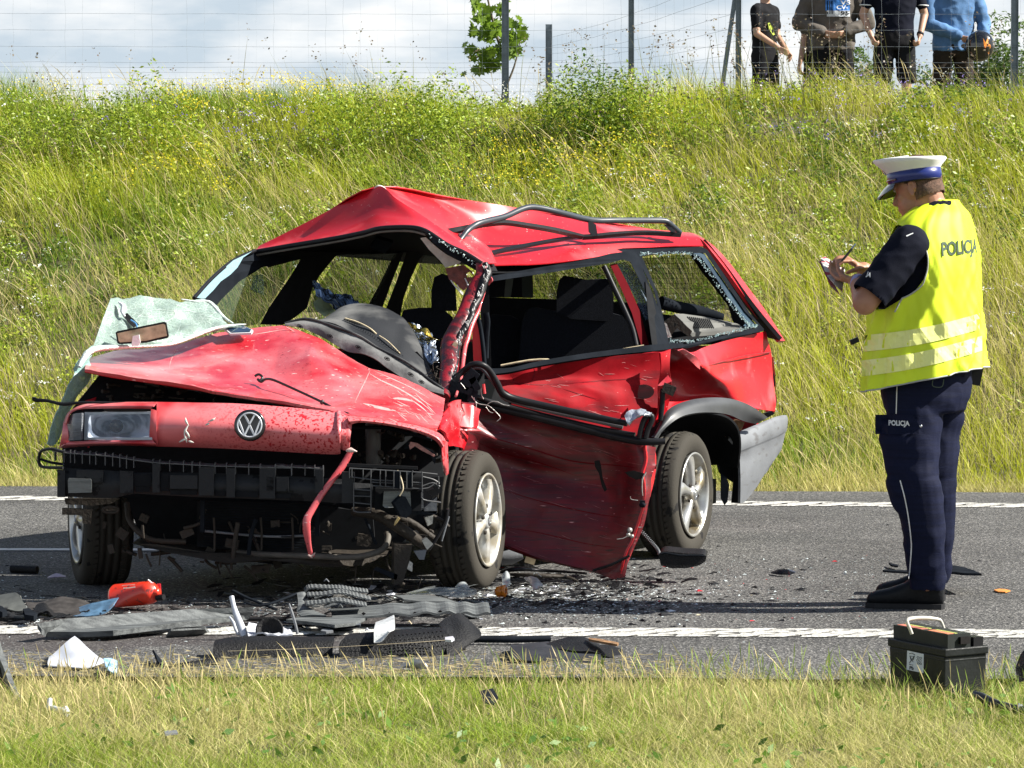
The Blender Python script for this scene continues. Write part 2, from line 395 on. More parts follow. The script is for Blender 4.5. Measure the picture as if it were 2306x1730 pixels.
# ------------------------------------------------------------ grass
def blades(name, pos, h, w, lean, col, segs=3, m=None, droop=.0, prof=None, label=None, cat=None, kind='stuff', base=None, tipcol=None):
    n = len(pos); yaw = rng.uniform(-1.25, 1.25, n)       # faces mostly turned towards the road
    side = np.stack([np.cos(yaw), np.sin(yaw), np.zeros(n)], 1)
    ts = np.linspace(0, 1, segs + 1); V = np.zeros((n, 2 * segs + 1, 3), np.float32); C = np.zeros((n, 2 * segs + 1, 3), np.float32)
    prof = prof or (lambda t: 1 - t ** 2)
    for i, t in enumerate(ts):
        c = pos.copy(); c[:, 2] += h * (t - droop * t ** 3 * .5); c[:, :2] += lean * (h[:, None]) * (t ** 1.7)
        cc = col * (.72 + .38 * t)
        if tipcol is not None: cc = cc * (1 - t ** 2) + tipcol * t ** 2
        if i < segs:
            o = side * (w * prof(t) * .5)[:, None]; V[:, 2 * i] = c - o; V[:, 2 * i + 1] = c + o; C[:, 2 * i] = cc; C[:, 2 * i + 1] = cc
        else: V[:, -1] = c; C[:, -1] = cc
    b = (np.arange(n) * (2 * segs + 1))[:, None]; tri = []
    for i in range(segs - 1):
        a = 2 * i; tri += [[a, a + 1, a + 3], [a, a + 3, a + 2]]
    tri.append([2 * segs - 2, 2 * segs - 1, 2 * segs]); tri = np.array(tri)
    Fc = (b[:, None, :] + tri[None]).reshape(-1, 3)
    return meshobj(name, V.reshape(-1, 3), Fc, m, smooth=False, cols=C.reshape(-1, 3), kind=kind, label=label, cat=cat, base=base)
def flecks(name, pos, size, col, asp=1., m=None, up=.3, label=None, cat=None, kind='stuff', parent=None):
    """small leaf/petal diamonds (two triangles folded on the midrib)"""
    n = len(pos); a = rng.normal(size=(n, 3)); a[:, 2] *= .6; a /= np.linalg.norm(a, axis=1, keepdims=True)
    nn = rng.normal(size=(n, 3)); nn[:, 2] += up * 2; nn[:, 1] -= up; s = np.cross(a, nn); s /= np.linalg.norm(s, axis=1, keepdims=True) + 1e-9
    sz = size[:, None]; V = np.stack([pos - a * sz * .5, pos + s * sz * .5 * asp, pos + a * sz * .5, pos - s * sz * .5 * asp], 1)
    V[:, 0, 2] -= 0; b = (np.arange(n) * 4)[:, None, None]; Fc = (b + np.array([[0, 1, 2], [0, 2, 3]])[None]).reshape(-1, 3)
    C = np.repeat(col[:, None, :], 4, 1)
    return meshobj(name, V.reshape(-1, 3), Fc, m, cols=C.reshape(-1, 3), kind=kind, label=label, cat=cat, parent=parent)
m_grass = mat('grass_blade', (.1, .2, .03), .55, vcol=True, trans=.38, spec=.3)
m_leaf = mat('leaf', (.1, .2, .03), .45, vcol=True, trans=.35, spec=.4)
m_petal = mat('petal', (.8, .8, .3), .7, vcol=True, trans=.4)
def pick(a, b, t): return a[None] * (1 - t[:, None]) + b[None] * t[:, None]
GRN = np.array([.19, .29, .018]); LIME = np.array([.44, .475, .032]); STRAW = np.array([.70, .63, .26]); OLIVE = np.array([.46, .45, .060]); DRY = np.array([.34, .24, .11]); DKG = np.array([.05, .11, .016])
# bank
def bank_pts(n, y0=0., y1=8.2, xr=6.2):
    x = rng.uniform(-xr, xr, n); y = road_far(x) + rng.uniform(y0, y1, n)
    # denser where the camera looks closely
    return x, y
n = 200000; x, y = bank_pts(n, -.02)
z = ground_z(x, y); s = np.clip((y - road_far(x)) / 7, 0, 1.2)
patch = fbm(x, y, .55, 21); p2 = fbm(x, y, 1.9, 31)
keep = (rng.random(n) < .05 + 1.1 * fbm(x, y, 2.6, 41) + .9 * (fbm(x, y, .95, 43) - .2)) & ((s > .03) | (rng.random(n) < .6)); x, y, z, s, patch, p2 = [a[keep] for a in (x, y, z, s, patch, p2)]; n = len(x)
t = np.clip((patch - .46) * 6 + rng.normal(0, .3, n), 0, 1); col = pick(LIME, GRN, t)
strawp = np.clip(.36 + .05 * np.tanh(x) + (p2 - .5) * 1.7 - .33 * (s > .7) + .5 * (s < .06), .03, .95); isS = rng.random(n) < strawp
sc = pick(STRAW, OLIVE, rng.random(n) ** 1.3); col = np.where(isS[:, None], sc, col) * rng.uniform(.75, 1.3, n)[:, None]
h = (.08 + .24 * rng.random(n) ** 1.6) * (.15 + 1.75 * fbm(x, y, 1.5, 5)) * np.where(s > .8, .45 + .9 * vnoise(x, y, .9, 44), 1) * np.clip(.22 + s * 7, .2, 1) * np.where(isS, 1.12, .85)
lean = np.stack([rng.normal(-.22, .42, n), rng.normal(-.10, .28, n)], 1)
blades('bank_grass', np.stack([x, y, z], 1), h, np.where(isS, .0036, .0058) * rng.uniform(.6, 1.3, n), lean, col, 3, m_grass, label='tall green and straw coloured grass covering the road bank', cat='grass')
n = 14000; x = rng.uniform(-4.5, 4.5, n); y = road_far(x) + rng.uniform(-.06, .75, n) ** 1; z = ground_z(x, y); h = rng.uniform(.03, .10, n) * (.6 + .8 * fbm(x, y, 3, 6)); lean = rng.normal(-.05, .5, (n, 2))
blades('mown_fringe', np.stack([x, y, z], 1), h, rng.uniform(.003, .006, n), lean, pick(np.array([.62, .54, .24]), np.array([.42, .40, .12]), rng.random(n)) * rng.uniform(.75, 1.2, n)[:, None], 2, m_grass, label='pale short dry grass along the far pavement edge', cat='grass')
# pale seed-headed stems standing above the rest
n = 15000; x, y = bank_pts(n, .25, 8.0); keep = (rng.random(n) < .25 + 1.5 * (fbm(x, y, .8, 51) - .25)) & ((y - road_far(x) < 5.6) | (rng.random(n) < .22)); x, y = x[keep], y[keep]; n = len(x); z = ground_z(x, y)
h = rng.uniform(.24, .52, n) * np.clip(.4 + (y - road_far(x)) * .6, 0, 1); lean = np.stack([rng.normal(-.34, .26, n), rng.normal(-.10, .2, n)], 1)
col = pick(np.array([.66, .55, .30]), np.array([.44, .36, .16]), rng.random(n))
sh = np.array([1, 1, 1, .9, 2.7, 2.2]); 
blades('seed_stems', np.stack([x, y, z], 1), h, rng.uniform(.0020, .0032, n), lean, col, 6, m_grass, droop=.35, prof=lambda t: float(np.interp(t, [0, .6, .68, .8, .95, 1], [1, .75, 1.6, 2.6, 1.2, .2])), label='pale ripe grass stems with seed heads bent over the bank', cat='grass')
# leafy weeds: clumps on the crest and scattered on the slope
def weeds(name, clumps, m, cset, label, size=(.018, .045), cat='weeds'):
    PT = []; SZ = []; CC = []
    for (cx, cy, rx_, ry_, hz, cnt, ci) in clumps:
        a = rng.uniform(0, 2 * pi, cnt); r = np.sqrt(rng.random(cnt)); px = cx + rx_ * r * np.cos(a); py = cy + ry_ * r * np.sin(a)
        top = hz * (1 - .75 * r ** 2) * (.72 + .55 * vnoise(px, py, 7, 3)); zz = ground_z(px, py) + top * rng.random(cnt) ** .6
        PT.append(np.stack([px, py, zz], 1)); SZ.append(rng.uniform(size[0], size[1], cnt)); c = cset[ci]
        CC.append(pick(c[0], c[1], rng.random(cnt)) * rng.uniform(.7, 1.25, cnt)[:, None])
    return flecks(name, np.concatenate(PT), np.concatenate(SZ), np.concatenate(CC), .42, m, label=label, cat=cat)
cs = [(np.array([.19, .29, .02]), np.array([.38, .47, .04])), (DKG * .9, np.array([.15, .25, .02])), (np.array([.28, .36, .03]), np.array([.48, .50, .07]))]
def crest(px, Y): return (px - CXP) * Y / FPX
cl = []
for i in range(230):
    x_ = rng.uniform(-5.6, 5.6); Yd = rng.uniform(25.8, 28.8); hh = .20 + .30 * max(0, vnoise(x_, 0, 1.2, 77) - .25)
    cl.append((x_, Yd, rng.uniform(.16, .38), .3, hh * rng.uniform(.6, 1.1), 330, int(rng.integers(0, 3))))
for (px, py_top, w_) in ((250, 172, .42), (330, 185, .4), (1330, 150, .33), (1290, 172, .4), (1000, 168, .35), (900, 172, .4), (60, 205, .35), (780, 185, .3), (1480, 190, .4), (1400, 185, .3)):
    x_ = crest(px, 27.6); g = float(ground_z(x_, 27.6)); cl.append((x_, 27.6, w_ * 1.25, .3, (P(px, py_top, 27.6).z - g) * 1.12, 2200, 0 if py_top > 160 else 1))
for i in range(520):
    x_ = rng.uniform(-5.2, 5.2); u_ = rng.random() ** .75; Yd = 22.4 + 5.2 * u_
    if rng.random() > .35 + .65 * u_: continue
    cl.append((x_, Yd, rng.uniform(.10, .28), rng.uniform(.12, .26), rng.uniform(.16, .36) * (.7 + .4 * u_), 200, int(rng.integers(0, 4)) % 3))
weeds('leafy_weeds', cl, m_leaf, cs, 'leafy green weeds growing in clumps along the crest of the bank')
# flowers
def flowers(name, clumps, c, size, label, per=(5, 12), spread=.035, zr=(.25, .5)):
    PT = []; CC = []
    for (x_, y_, hz) in clumps:
        k = int(rng.integers(*per)); g = float(ground_z(x_, y_)); q = rng.normal(0, 1, (k, 3)) * np.array([spread, spread, spread * .45]) + np.array([x_, y_, g + hz]); PT.append(q)
        CC.append(np.array(c)[None] * rng.uniform(.75, 1.15, k)[:, None])
    PT = np.concatenate(PT); flecks(name, PT, rng.uniform(*size, len(PT)), np.concatenate(CC), .9, m_petal, up=.8, label=label, cat='flowers')
def fpos(n, ylo, yhi, sc=.9, seed=5, th=.5, hz=(.3, .5), xr=(-5.5, 5.5)):
    r = []
    while len(r) < n:
        x_ = rng.uniform(*xr); o = rng.uniform(ylo, yhi)
        if float(vnoise(x_, o, sc, seed)) > th: r.append((x_, float(road_far(x_)) + o, rng.uniform(*hz)))
    return r
flowers('yellow_flowers', fpos(330, 4.8, 7.2, .8, 61, .45, (.16, .30), (-5.5, 1.2)) + fpos(240, 6.0, 7.2, .8, 61, .3, (.18, .32), (-5.5, -1.4)), (.78, .66, .03), (.010, .022), 'yellow weed flowers along the top of the bank', (6, 16), .05)
flowers('white_flowers', fpos(900, 1.0, 7.0, 1.1, 71, .42, (.16, .32)) + fpos(150, 5.8, 7.2, 1.1, 71, .4, (.18, .32)), (.80, .80, .74), (.008, .018), 'small white umbel flowers dotted over the bank', (4, 10), .022)
flowers('purple_flowers', fpos(110, 5.6, 7.2, .7, 81, .35, (.16, .30), (1.6, 5.5)) + fpos(60, 5.4, 6.6, .8, 82, .4, (.18, .3), (-3.4, -.6)), (.30, .22, .62), (.008, .018), 'purple vetch flowers in the weeds at the top of the bank', (6, 16), .035)
# tall dark seed heads (thistles, dock) against the sky
n = 330; x = rng.uniform(-5.5, 5.5, n); x = np.where(rng.random(n) < .4, rng.normal(1.9, .8, n), x); y = rng.uniform(26.8, 29, n); z = ground_z(x, y); h = rng.uniform(.35, .72, n)
lean = rng.normal(-.1, .16, (n, 2)); blades('weed_stems', np.stack([x, y, z], 1), h, np.full(n, .005), lean, pick(np.array([.12, .17, .04]), np.array([.3, .26, .1]), rng.random(n)), 4, m_grass, prof=lambda t: 1 - .5 * t, label='thin tall weed stems against the sky', cat='weeds')
tip = np.stack([x + lean[:, 0] * h, y + lean[:, 1] * h, z + h], 1); tip = np.repeat(tip, 7, 0) + rng.normal(0, 1, (n * 7, 3)) * np.array([.02, .02, .035])
flecks('weed_heads', tip, rng.uniform(.012, .026, len(tip)), pick(np.array([.10, .06, .05]), np.array([.35, .3, .2]), rng.random(len(tip))), .8, m_leaf, label='brown weed seed heads against the sky', cat='weeds')

# near verge
n = 150000; x = rng.uniform(-2.2, 2.2, n); y = 9.6 + (road_near(x) + .08 - 9.6) * rng.random(n) ** .95; z = ground_z(x, y)
edge = np.clip((road_near(x) - y) / .5, 0, 1); pt = fbm(x, y, 1.1, 15)
keep = rng.random(n) < (-.12 + 1.8 * fbm(x, y, 7, 25)) * (.25 + .75 * edge); x, y, z, edge, pt = [a[keep] for a in (x, y, z, edge, pt)]; n = len(x)
isS = rng.random(n) < np.clip(.38 + (pt - .5) * 2.0 + .3 * (1 - edge) - .25 * np.clip((x - .3) * (y > 11.2), 0, 1), .1, .95)
col = np.where(isS[:, None], pick(np.array([.62, .56, .25]), np.array([.46, .44, .14]), rng.random(n)), pick(np.array([.36, .44, .05]), np.array([.19, .29, .025]), rng.random(n))) * rng.uniform(.6, 1.35, n)[:, None]
h = (.022 + .058 * rng.random(n) ** 1.8) * (.5 + 1.0 * fbm(x, y, 3, 19)); lean = rng.normal(-.05, 1.0, (n, 2))
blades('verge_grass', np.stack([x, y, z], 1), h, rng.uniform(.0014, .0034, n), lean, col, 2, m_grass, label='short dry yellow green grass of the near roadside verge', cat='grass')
n = 3600; x = rng.uniform(-2.4, 2.4, n); y = rng.uniform(10.9, 12.40, n); k_ = rng.random(n) < .3 + 1.2 * (fbm(x, y, 2.2, 29) - .3) + .4 * (y > 12.0); x, y = x[k_], y[k_]; n = len(x); z = ground_z(x, y)
h = rng.uniform(.06, .15, n); lean = np.stack([rng.normal(-.1, .28, n), rng.normal(0, .25, n)], 1)
gcol = rng.random(n) < np.clip(.35 + x * .22, .1, .85)
blades('verge_stems', np.stack([x, y, z], 1), h, rng.uniform(.0016, .003, n), lean, np.where(gcol[:, None], np.array([.27, .37, .07]), np.array([.60, .50, .24])) * rng.uniform(.8, 1.2, n)[:, None], 5, m_grass, prof=lambda t: float(np.interp(t, [0, .6, .75, .9, 1], [1, .8, 1.9, 1.3, .2])), label='taller grass stalks along the pavement edge of the verge', cat='grass')
# clover-like broad leaves in the verge
n = 900; x = rng.uniform(-2.1, 2.1, n); y = rng.uniform(9.9, 12.0, n); ok = fbm(x, y, 1.3, 91) > .55; x, y = x[ok], y[ok]; PT = np.stack([x, y, ground_z(x, y) + rng.uniform(.02, .05, len(x))], 1)
flecks('broad_leaves', PT, rng.uniform(.02, .05, len(x)), pick(np.array([.07, .16, .02]), np.array([.15, .27, .03]), rng.random(len(x))), .45, m_leaf, up=.9, label='small broad green leaves low in the verge grass', cat='weeds')
n = 2600; x = rng.uniform(-2.3, .6, n); y = road_near(x) + rng.uniform(-.1, .75, n) * rng.random(n); a = rng.uniform(0, pi, n); l = rng.uniform(.01, .05, n)
d_ = np.stack([np.cos(a), np.sin(a) * .9, a * 0], 1) * l[:, None]; sd = np.stack([-np.sin(a), np.cos(a), a * 0], 1) * .0013
p0 = np.stack([x, y, np.full(n, .009)], 1); V = np.stack([p0 - sd, p0 + sd, p0 + d_ + sd, p0 + d_ - sd + np.array([0, 0, .004])], 1).reshape(-1, 3)
meshobj('straw_litter', V, (np.arange(n * 4).reshape(-1, 4)), m_grass, cols=np.repeat(np.array([[.55, .46, .26]]), n * 4, 0), kind='stuff', label='dry straw scattered on the edge of the pavement', cat='straw')

# ------------------------------------------------------------ fence on top of the bank
m_post = mat('galvanised_post', (.20, .24, .27), .45, metal=.6, var=.3, vs=12)
m_wire = mat('fence_wire', (.36, .40, .44), .5, metal=.3)
YF = 32.0
def post(parent, px, ptop, Y, w=.055, base_px=None, nm='post', lean_to=None):
    x = P(px, 300, Y).x; g = float(ground_z(x, Y)) - .15
    top = P(px, ptop, Y) if ptop is not None else Vector((x, Y, TOP_Z + 2.15))
    b = Vector((top.x if base_px is None else P(base_px, 300, Y).x, Y, g)); mb = MB()
    R = (top - b).to_track_quat('Z', 'Y').to_matrix(); L_ = (top - b).length
    # folded C-section: web and two lips
    box_mesh(mb, (top + b) / 2, w, .004, L_, R); box_mesh(mb, (top + b) / 2 + R @ Vector((-w / 2, .018, 0)), .005, .034, L_, R); box_mesh(mb, (top + b) / 2 + R @ Vector((w / 2, .018, 0)), .005, .034, L_, R)
    return mb.build(nm, m_post, parent)
fence = thing('wire_fence', (0, YF, TOP_Z), 'tall wire mesh fence on steel posts along the top of the bank', 'fence')
for px in (-330, 397.0 - 120, 1138, 1421, 1662, 2283, 2700):
    if px in (277.0,): continue
    post(fence, px, None, YF, .058 if px not in (1421, 1662) else .044)
post(fence, 1663, -30, YF + .03, .05, base_px=1612, nm='brace')
def strand(parent, a, b, r, sag=0., nm='horizontal_wire', n=24, wav=.004):
    pts = []
    for i in range(n + 1):
        t = i / n; p = a.lerp(b, t); p.z -= sag * 4 * t * (1 - t); p.z += random.uniform(-wav, wav); pts.append(p)
    return tubo(nm, pts, r, m_wire, parent, n=4, sub=1)
hw = [-40, 33, 69, 107, 142, 153, 164, 176, 190, 205]
hz_ = [P(0, q, YF).z for q in (-78, -42, -5, 33, 69, 107, 142, 153, 165, 178, 192, 206)]
for z_ in hz_:
    strand(fence, Vector((-6.5, YF - .02, z_ + .015)), Vector((6.3, YF - .02, z_ + .01)), .0014, .03 if z_ > 3.5 else .012, n=60)
vx = -5.6; ztop = hz_[0]; zbot = hz_[-1]
proto = None; i = 0
while vx < 5.8:
    if proto is None:
        proto = tubo('vertical_wire', [Vector((vx + .006 * sin(k * 2.1), YF - .024, zbot + (ztop - zbot) * k / 9)) for k in range(10)], .0009, m_wire, fence, kw=dict(base=(vx, YF, zbot)), n=3)
    else:
        o = proto.copy(); COL.objects.link(o); o.parent = fence; o.location = (vx, 0, zbot - TOP_Z); o.scale.x = random.choice((-1, 1)) * random.uniform(.2, 1.1)
    vx += .1525
# second fence running away behind the corner post
f2 = thing('wire_fence', (2.0, 38, TOP_Z), 'second wire mesh fence running away behind the corner post, with one short post', 'fence')
post(f2, 1236, 55, 44, .075)
for k, (za, zb) in enumerate(((-60, 85), (-20, 105), (28, 122), (60, 138), (92, 152), (120, 165))):
    strand(f2, P(1660, za, YF + .2), P(1236, zb, 44), .0015, .05, n=20)
for k in range(26):
    t = (k / 26) ** .8; a = P(1660, -60, YF + .2).lerp(P(1236, 85, 44), t); b_ = P(1660, 150, YF + .2).lerp(P(1236, 178, 44), t); strand(f2, a, b_, .0009, 0, 'vertical_wire', 4)

# ------------------------------------------------------------ young tree and bushes behind the fence
m_bark = mat('bark', (.16, .13, .09), .9, var=.4, vs=30, bump=.6, bs=40)
def maple_leaf():
    a = [(.0, -.5), (.18, -.22), (.48, -.30), (.36, -.05), (.52, .16), (.24, .16), (.26, .38), (.08, .30), (0, .55)]
    o = a + [(-x, y) for x, y in a[-2:0:-1]]
    return [Vector((x, y, .06 * abs(x))) for x, y in o]
m_maple = mat('maple_leaf', (.20, .32, .03), .4, trans=.5, var=.45, vs=2.5)
tr = thing('young_tree', (P(1120, 200, 33.2).x, 33.2, TOP_Z - .1), 'small leafy young maple behind the tallest fence post', 'tree')
tb = wbase(tr)
mb = MB(); tube_mesh(mb, [tb, P(1140, 150, 33.2), P(1118, 80, 33.25), P(1085, -60, 33.2)], [.022, .018, .013, .006], n=6, sub=4)
tube_mesh(mb, [P(1135, 205, 33.1), P(1158, 150, 33.1), P(1172, 90, 33.1)], [.012, .009, .004], n=5, sub=3)
mb.build('trunk', m_bark, tr)
lb = maple_leaf(); lme = bpy.data.meshes.new('leaf'); lme.from_pydata([tuple(v) for v in lb], [], [list(range(len(lb)))]); lme.materials.append(m_maple)
blobs = [(1068, 8, 22, 14, 14), (1085, -25, 20, 18, 12), (1085, 40, 26, 16, 22), (1098, 75, 40, 20, 42), (1120, 60, 36, 26, 34), (1060, 110, 18, 10, 12), (1095, 125, 34, 18, 34), (1150, 90, 30, 26, 32), (1172, 70, 14, 26, 16), (1110, 145, 26, 14, 18), (1158, 120, 24, 14, 16), (1128, 20, 20, 22, 10), (1078, 160, 26, 14, 12), (1128, 118, 26, 20, 16)]
for (bx, by, rx_, ry_, c) in blobs:
    for i in range(c):
        o = bpy.data.objects.new('leaf', lme); COL.objects.link(o); o.parent = tr
        p = P(random.gauss(bx, rx_ * .5), random.gauss(by, ry_ * .5), 33.2 + random.uniform(-.25, .25)); o.location = p - tb
        o.rotation_euler = (random.gauss(-.9, .5) + pi, random.gauss(0, .7), random.uniform(0, 6.28)); o.scale = [random.uniform(.07, .12)] * 3
def bush(px, ptop, Y, w, cnt, lab, seed=0):
    x0 = P(px, 0, Y).x; top = P(px, ptop, Y).z; g = TOP_Z - .3
    b = thing('bush', (x0, Y, g), lab, 'bush', None)
    mb = MB(); 
    for k in range(4): tube_mesh(mb, [(x0 + (k - 1.5) * .12 * w, Y, g), (x0 + (k - 1.5) * .3 * w, Y + .1, g + (top - g) * .45), (x0 + (k - 1.5) * .42 * w, Y, g + (top - g) * .8)], [.03, .02, .008], n=5, sub=2)
    mb.build('stem', m_bark, b)
    q = rng.normal(0, 1, (cnt, 3)); q /= np.linalg.norm(q, axis=1, keepdims=True); q *= (rng.random(cnt) ** .33)[:, None]
    lob = 1 + .5 * (fbm(q[:, 0] * 2, q[:, 2] * 2, 1.5, seed) - .5)
    pt = np.stack([x0 + q[:, 0] * w * lob, Y + q[:, 1] * w * .6, (g + top) / 2 + q[:, 2] * (top - g) * .52 * lob], 1)
    ok = fbm(pt[:, 0], pt[:, 2], 5, seed + 3) > .30; pt = pt[ok]; k = len(pt)
    flecks('crown', pt, rng.uniform(.04, .09, k), pick(np.array([.07, .14, .025]), np.array([.17, .25, .05]), rng.random(k)), .35, m_leaf, kind='stuff', parent=b)
bush(1938, 100, 52, .55, 9000, 'low green bush behind the fence between the two middle onlookers', 3)
bush(2275, 50, 50, .80, 15000, 'large green willow bush behind the fence at the right edge', 5)
bush(2195, 120, 50, .6, 8000, 'lower green bush just left of the large willow bush', 9)
bush(2085, 150, 50, .5, 5000, 'low bush seen between the legs of the onlooker in olive trousers', 11)

# ------------------------------------------------------------ the wrecked car
RED = (.52, .004, .012)
scr = lambda c, sc, lo, hi, st: (c, sc, lo, hi, st)
m_red = mat('red_paint', RED, .42, coat=.22, var=.12, vs=4, bump=.05, bs=9, streak=[((.70, .10, .11), 4, .56, .74, (1, 1, 1)), ((.75, .45, .42), 70, .70, .74, (1, 1, 1))])
m_dusty = mat('dusty_red_paint', (.50, .010, .022), .36, coat=.5, var=.1, vs=4, bump=.12, bs=14, streak=[((.66, .16, .17), 4, .36, .66, (1, 1, 1)), ((.24, .012, .016), 90, .63, .67, (1, 1, 1)), ((.80, .52, .48), 26, .66, .72, (1, 2.5, 2.5, 0, .5, 0))])
m_splash = mat('splashed_red_paint', (.72, .17, .18), .42, coat=.35, var=.12, vs=3, streak=[((.42, .006, .012), 95, .56, .60, (1, 1, .7, 0, .5, 0)), ((.45, .006, .012), 38, .62, .66, (1, 1, .5)), ((.42, .006, .012), 2.4, .56, .70, (1.2, 1, .6))])
_t = m_splash.node_tree; _q = [n_ for n_ in _t.nodes if n_.type == 'MAP_RANGE']
_tc = [n_ for n_ in _t.nodes if n_.type == 'TEX_COORD'][0]; _sx = _t.nodes.new('ShaderNodeSeparateXYZ'); _t.links.new(_tc.outputs['Object'], _sx.inputs[0])
for n_ in _q[:2]:      # the splashes thin out towards the left lamp
    mr_ = _t.nodes.new('ShaderNodeMapRange'); mr_.inputs['From Min'].default_value = -1.02; mr_.inputs['From Max'].default_value = -.62; _t.links.new(_sx.outputs['X'], mr_.inputs['Value'])
    mu_ = _t.nodes.new('ShaderNodeMath'); mu_.operation = 'MULTIPLY'; lnk = n_.outputs[0].links[0]; dst = lnk.to_socket; _t.links.remove(lnk)
    _t.links.new(n_.outputs[0], mu_.inputs[0]); _t.links.new(mr_.outputs[0], mu_.inputs[1]); _t.links.new(mu_.outputs[0], dst)
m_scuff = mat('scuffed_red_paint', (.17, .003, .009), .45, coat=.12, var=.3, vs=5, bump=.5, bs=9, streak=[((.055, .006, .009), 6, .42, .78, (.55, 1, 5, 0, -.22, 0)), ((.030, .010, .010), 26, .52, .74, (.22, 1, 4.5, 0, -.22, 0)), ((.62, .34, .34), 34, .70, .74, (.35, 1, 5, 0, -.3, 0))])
m_black = mat('black_plastic', (.010, .0105, .012), .55, var=.45, vs=14, bump=.3, bs=50, col2=(.024, .025, .027), pos=(.62, .42))
m_dblack = mat('dirty_black_metal', (.009, .009, .010), .6, var=.4, vs=20, bump=.5, bs=60, col2=(.04, .034, .028), pos=(.66, .40))
m_rub = mat('rubber_seal', (.012, .012, .014), .42, var=.3, vs=20, spec=.22)
m_trim = mat('dark_interior_trim', (.010, .011, .013), .85, var=.3, vs=20)
m_cloth = mat('seat_cloth', (.012, .014, .020), .95, var=.35, vs=120, bump=.3, bs=300)
m_grey = mat('grey_bumper_plastic', (.16, .17, .185), .55, var=.2, vs=6, bump=.1, bs=90, streak=[((.10, .10, .105), 12, .58, .7, (.5, 1, 3))])
m_dgrey = mat('dark_grey_trim', (.016, .019, .024), .8, var=.3, vs=10, bump=.1, bs=80, spec=.0)
m_rail = mat('roof_rail_plastic', (.036, .044, .054), .38, var=.2, vs=9, coat=.2)
m_alloy = mat('alloy_wheel', (.58, .58, .56), .30, metal=.75, var=.2, vs=18, streak=[((.30, .25, .16), 9, .52, .68, (1, 1, 1))])
m_alloyf = mat('dusty_alloy_wheel', (.54, .56, .57), .42, metal=.45, var=.3, vs=14, col2=(.36, .32, .24))
m_tyre = mat('tyre_rubber', (.016, .0155, .015), .82, var=.4, vs=12, bump=.15, bs=120, col2=(.045, .041, .034), pos=(.62, .38))
m_chrome = mat('chrome', (.75, .76, .78), .15, metal=1., var=.1)
m_white = mat('white_plastic', (.72, .74, .76), .5, var=.12, vs=20, bump=.1)
m_pale = mat('pale_metal', (.55, .54, .50), .4, metal=.5, var=.35, vs=30, bump=.3)
m_dash = mat('dashboard_plastic', (.028, .030, .034), .62, var=.25, vs=5, bump=.1, bs=150, streak=[((.16, .16, .155), 3.5, .50, .70, (1, 1, 1))])
m_cowl = mat('cowl_plastic', (.20, .20, .195), .68, var=.45, vs=8, bump=.2, bs=60, col2=(.07, .07, .07))
m_tan = mat('tan_edge', (.62, .52, .34), .6, var=.3, vs=30)
m_lining = mat('torn_lining', (.70, .68, .62), .8, var=.25, vs=20, bump=.3)
m_glass = glass_mat('window_glass', (.16, .22, .19), .14, .03)
m_lamp = glass_mat('lamp_lens', (.60, .68, .78), .10, .04, bump=.5, bs=35)
m_turn = mat('turn_signal_lens', (.12, .135, .16), .25, coat=.8, var=.4, vs=1.2, stretch=(2, 1, 60), bump=.5, bs=10)
m_crumb = mat('crumbled_glass', (.62, .78, .78), .25, var=.5, vs=160, bump=.8, bs=200, col2=(.20, .36, .38), pos=(.35, .6))
m_reflect = mat('reflector', (.86, .90, .95), .30, metal=.0, vs=11, col2=(.16, .18, .22), pos=(.44, .56), detail=2)
m_rust = mat('rusty_metal', (.30, .16, .07), .85, var=.6, vs=22, bump=.6)

car = thing('wrecked_car', (-.35, 16.4, 0), 'crushed red estate car with caved in driver side standing across the road', 'car')
yfar = lin(380, 16.2, 440, 16.35, 574, 16.95, 680, 17.3, 900, 18.1, 1000, 18.6, 1100, 19.0, 1300, 19.4)
yrear = lin(1080, 19.1, 1300, 18.85, 1550, 18.48, 1660, 18.3)

# --- bonnet
hood_rows = [
 on(ZA(415,605, 620,645, 1000,700, 1400,765, 1700,815, 2000,868) + ZB(800,1075, 1200,1130, 1560,1200), [15.05,15.03,15.0,14.98,14.95,14.92,14.88,14.86,14.92]),
 on(ZA(418,585, 620,615, 1005,650, 1405,690, 1715,730, 2040,790) + ZB(830,960, 1250,1050, 1585,1160), [15.2,15.2,15.22,15.24,15.24,15.2,15.12,15.08,15.07]),
 on(ZA(428,560, 620,565, 1018,580, 1420,565, 1750,580) + ZB(520,610, 905,850, 1290,960, 1610,1090), [15.4,15.45,15.5,15.52,15.55,15.5,15.33,15.28,15.2]),
 on(ZA(438,535, 622,515, 1040,500, 1400,445, 1800,400) + ZB(560,500, 960,770, 1310,870, 1622,1010), [15.58,15.65,15.75,15.8,15.82,15.74,15.55,15.45,15.33]),
 on(ZA(445,520, 620,478, 1050,440, 1370,340, 1830,292) + ZB(600,450, 1000,700, 1300,790, 1630,950), [15.7,15.8,15.92,15.98,15.98,15.88,15.7,15.6,15.45])]
sheet('bonnet', hood_rows, m_dusty, car, nu=6, nv=9, thick=.012, dent=.009, ds=5, fine=.0012, hard_v=True)
# underside edge flange
tubo('bonnet_edge', [v + Vector((0, .012, -.008)) for v in hood_rows[0]], .007, m_red, car, n=6, sub=4)
# crease wires of scraped paint
tubo('scraped_crease', [v + Vector((0, -.006, .008)) for v in on(ZB(310,372, 430,440, 600,530, 800,660, 1000,720), [15.93,15.92,15.88,15.82,15.68])], .004, mat('scraped_paint', (.78, .30, .28), .6, var=.4, vs=40), car, n=4, sub=3)
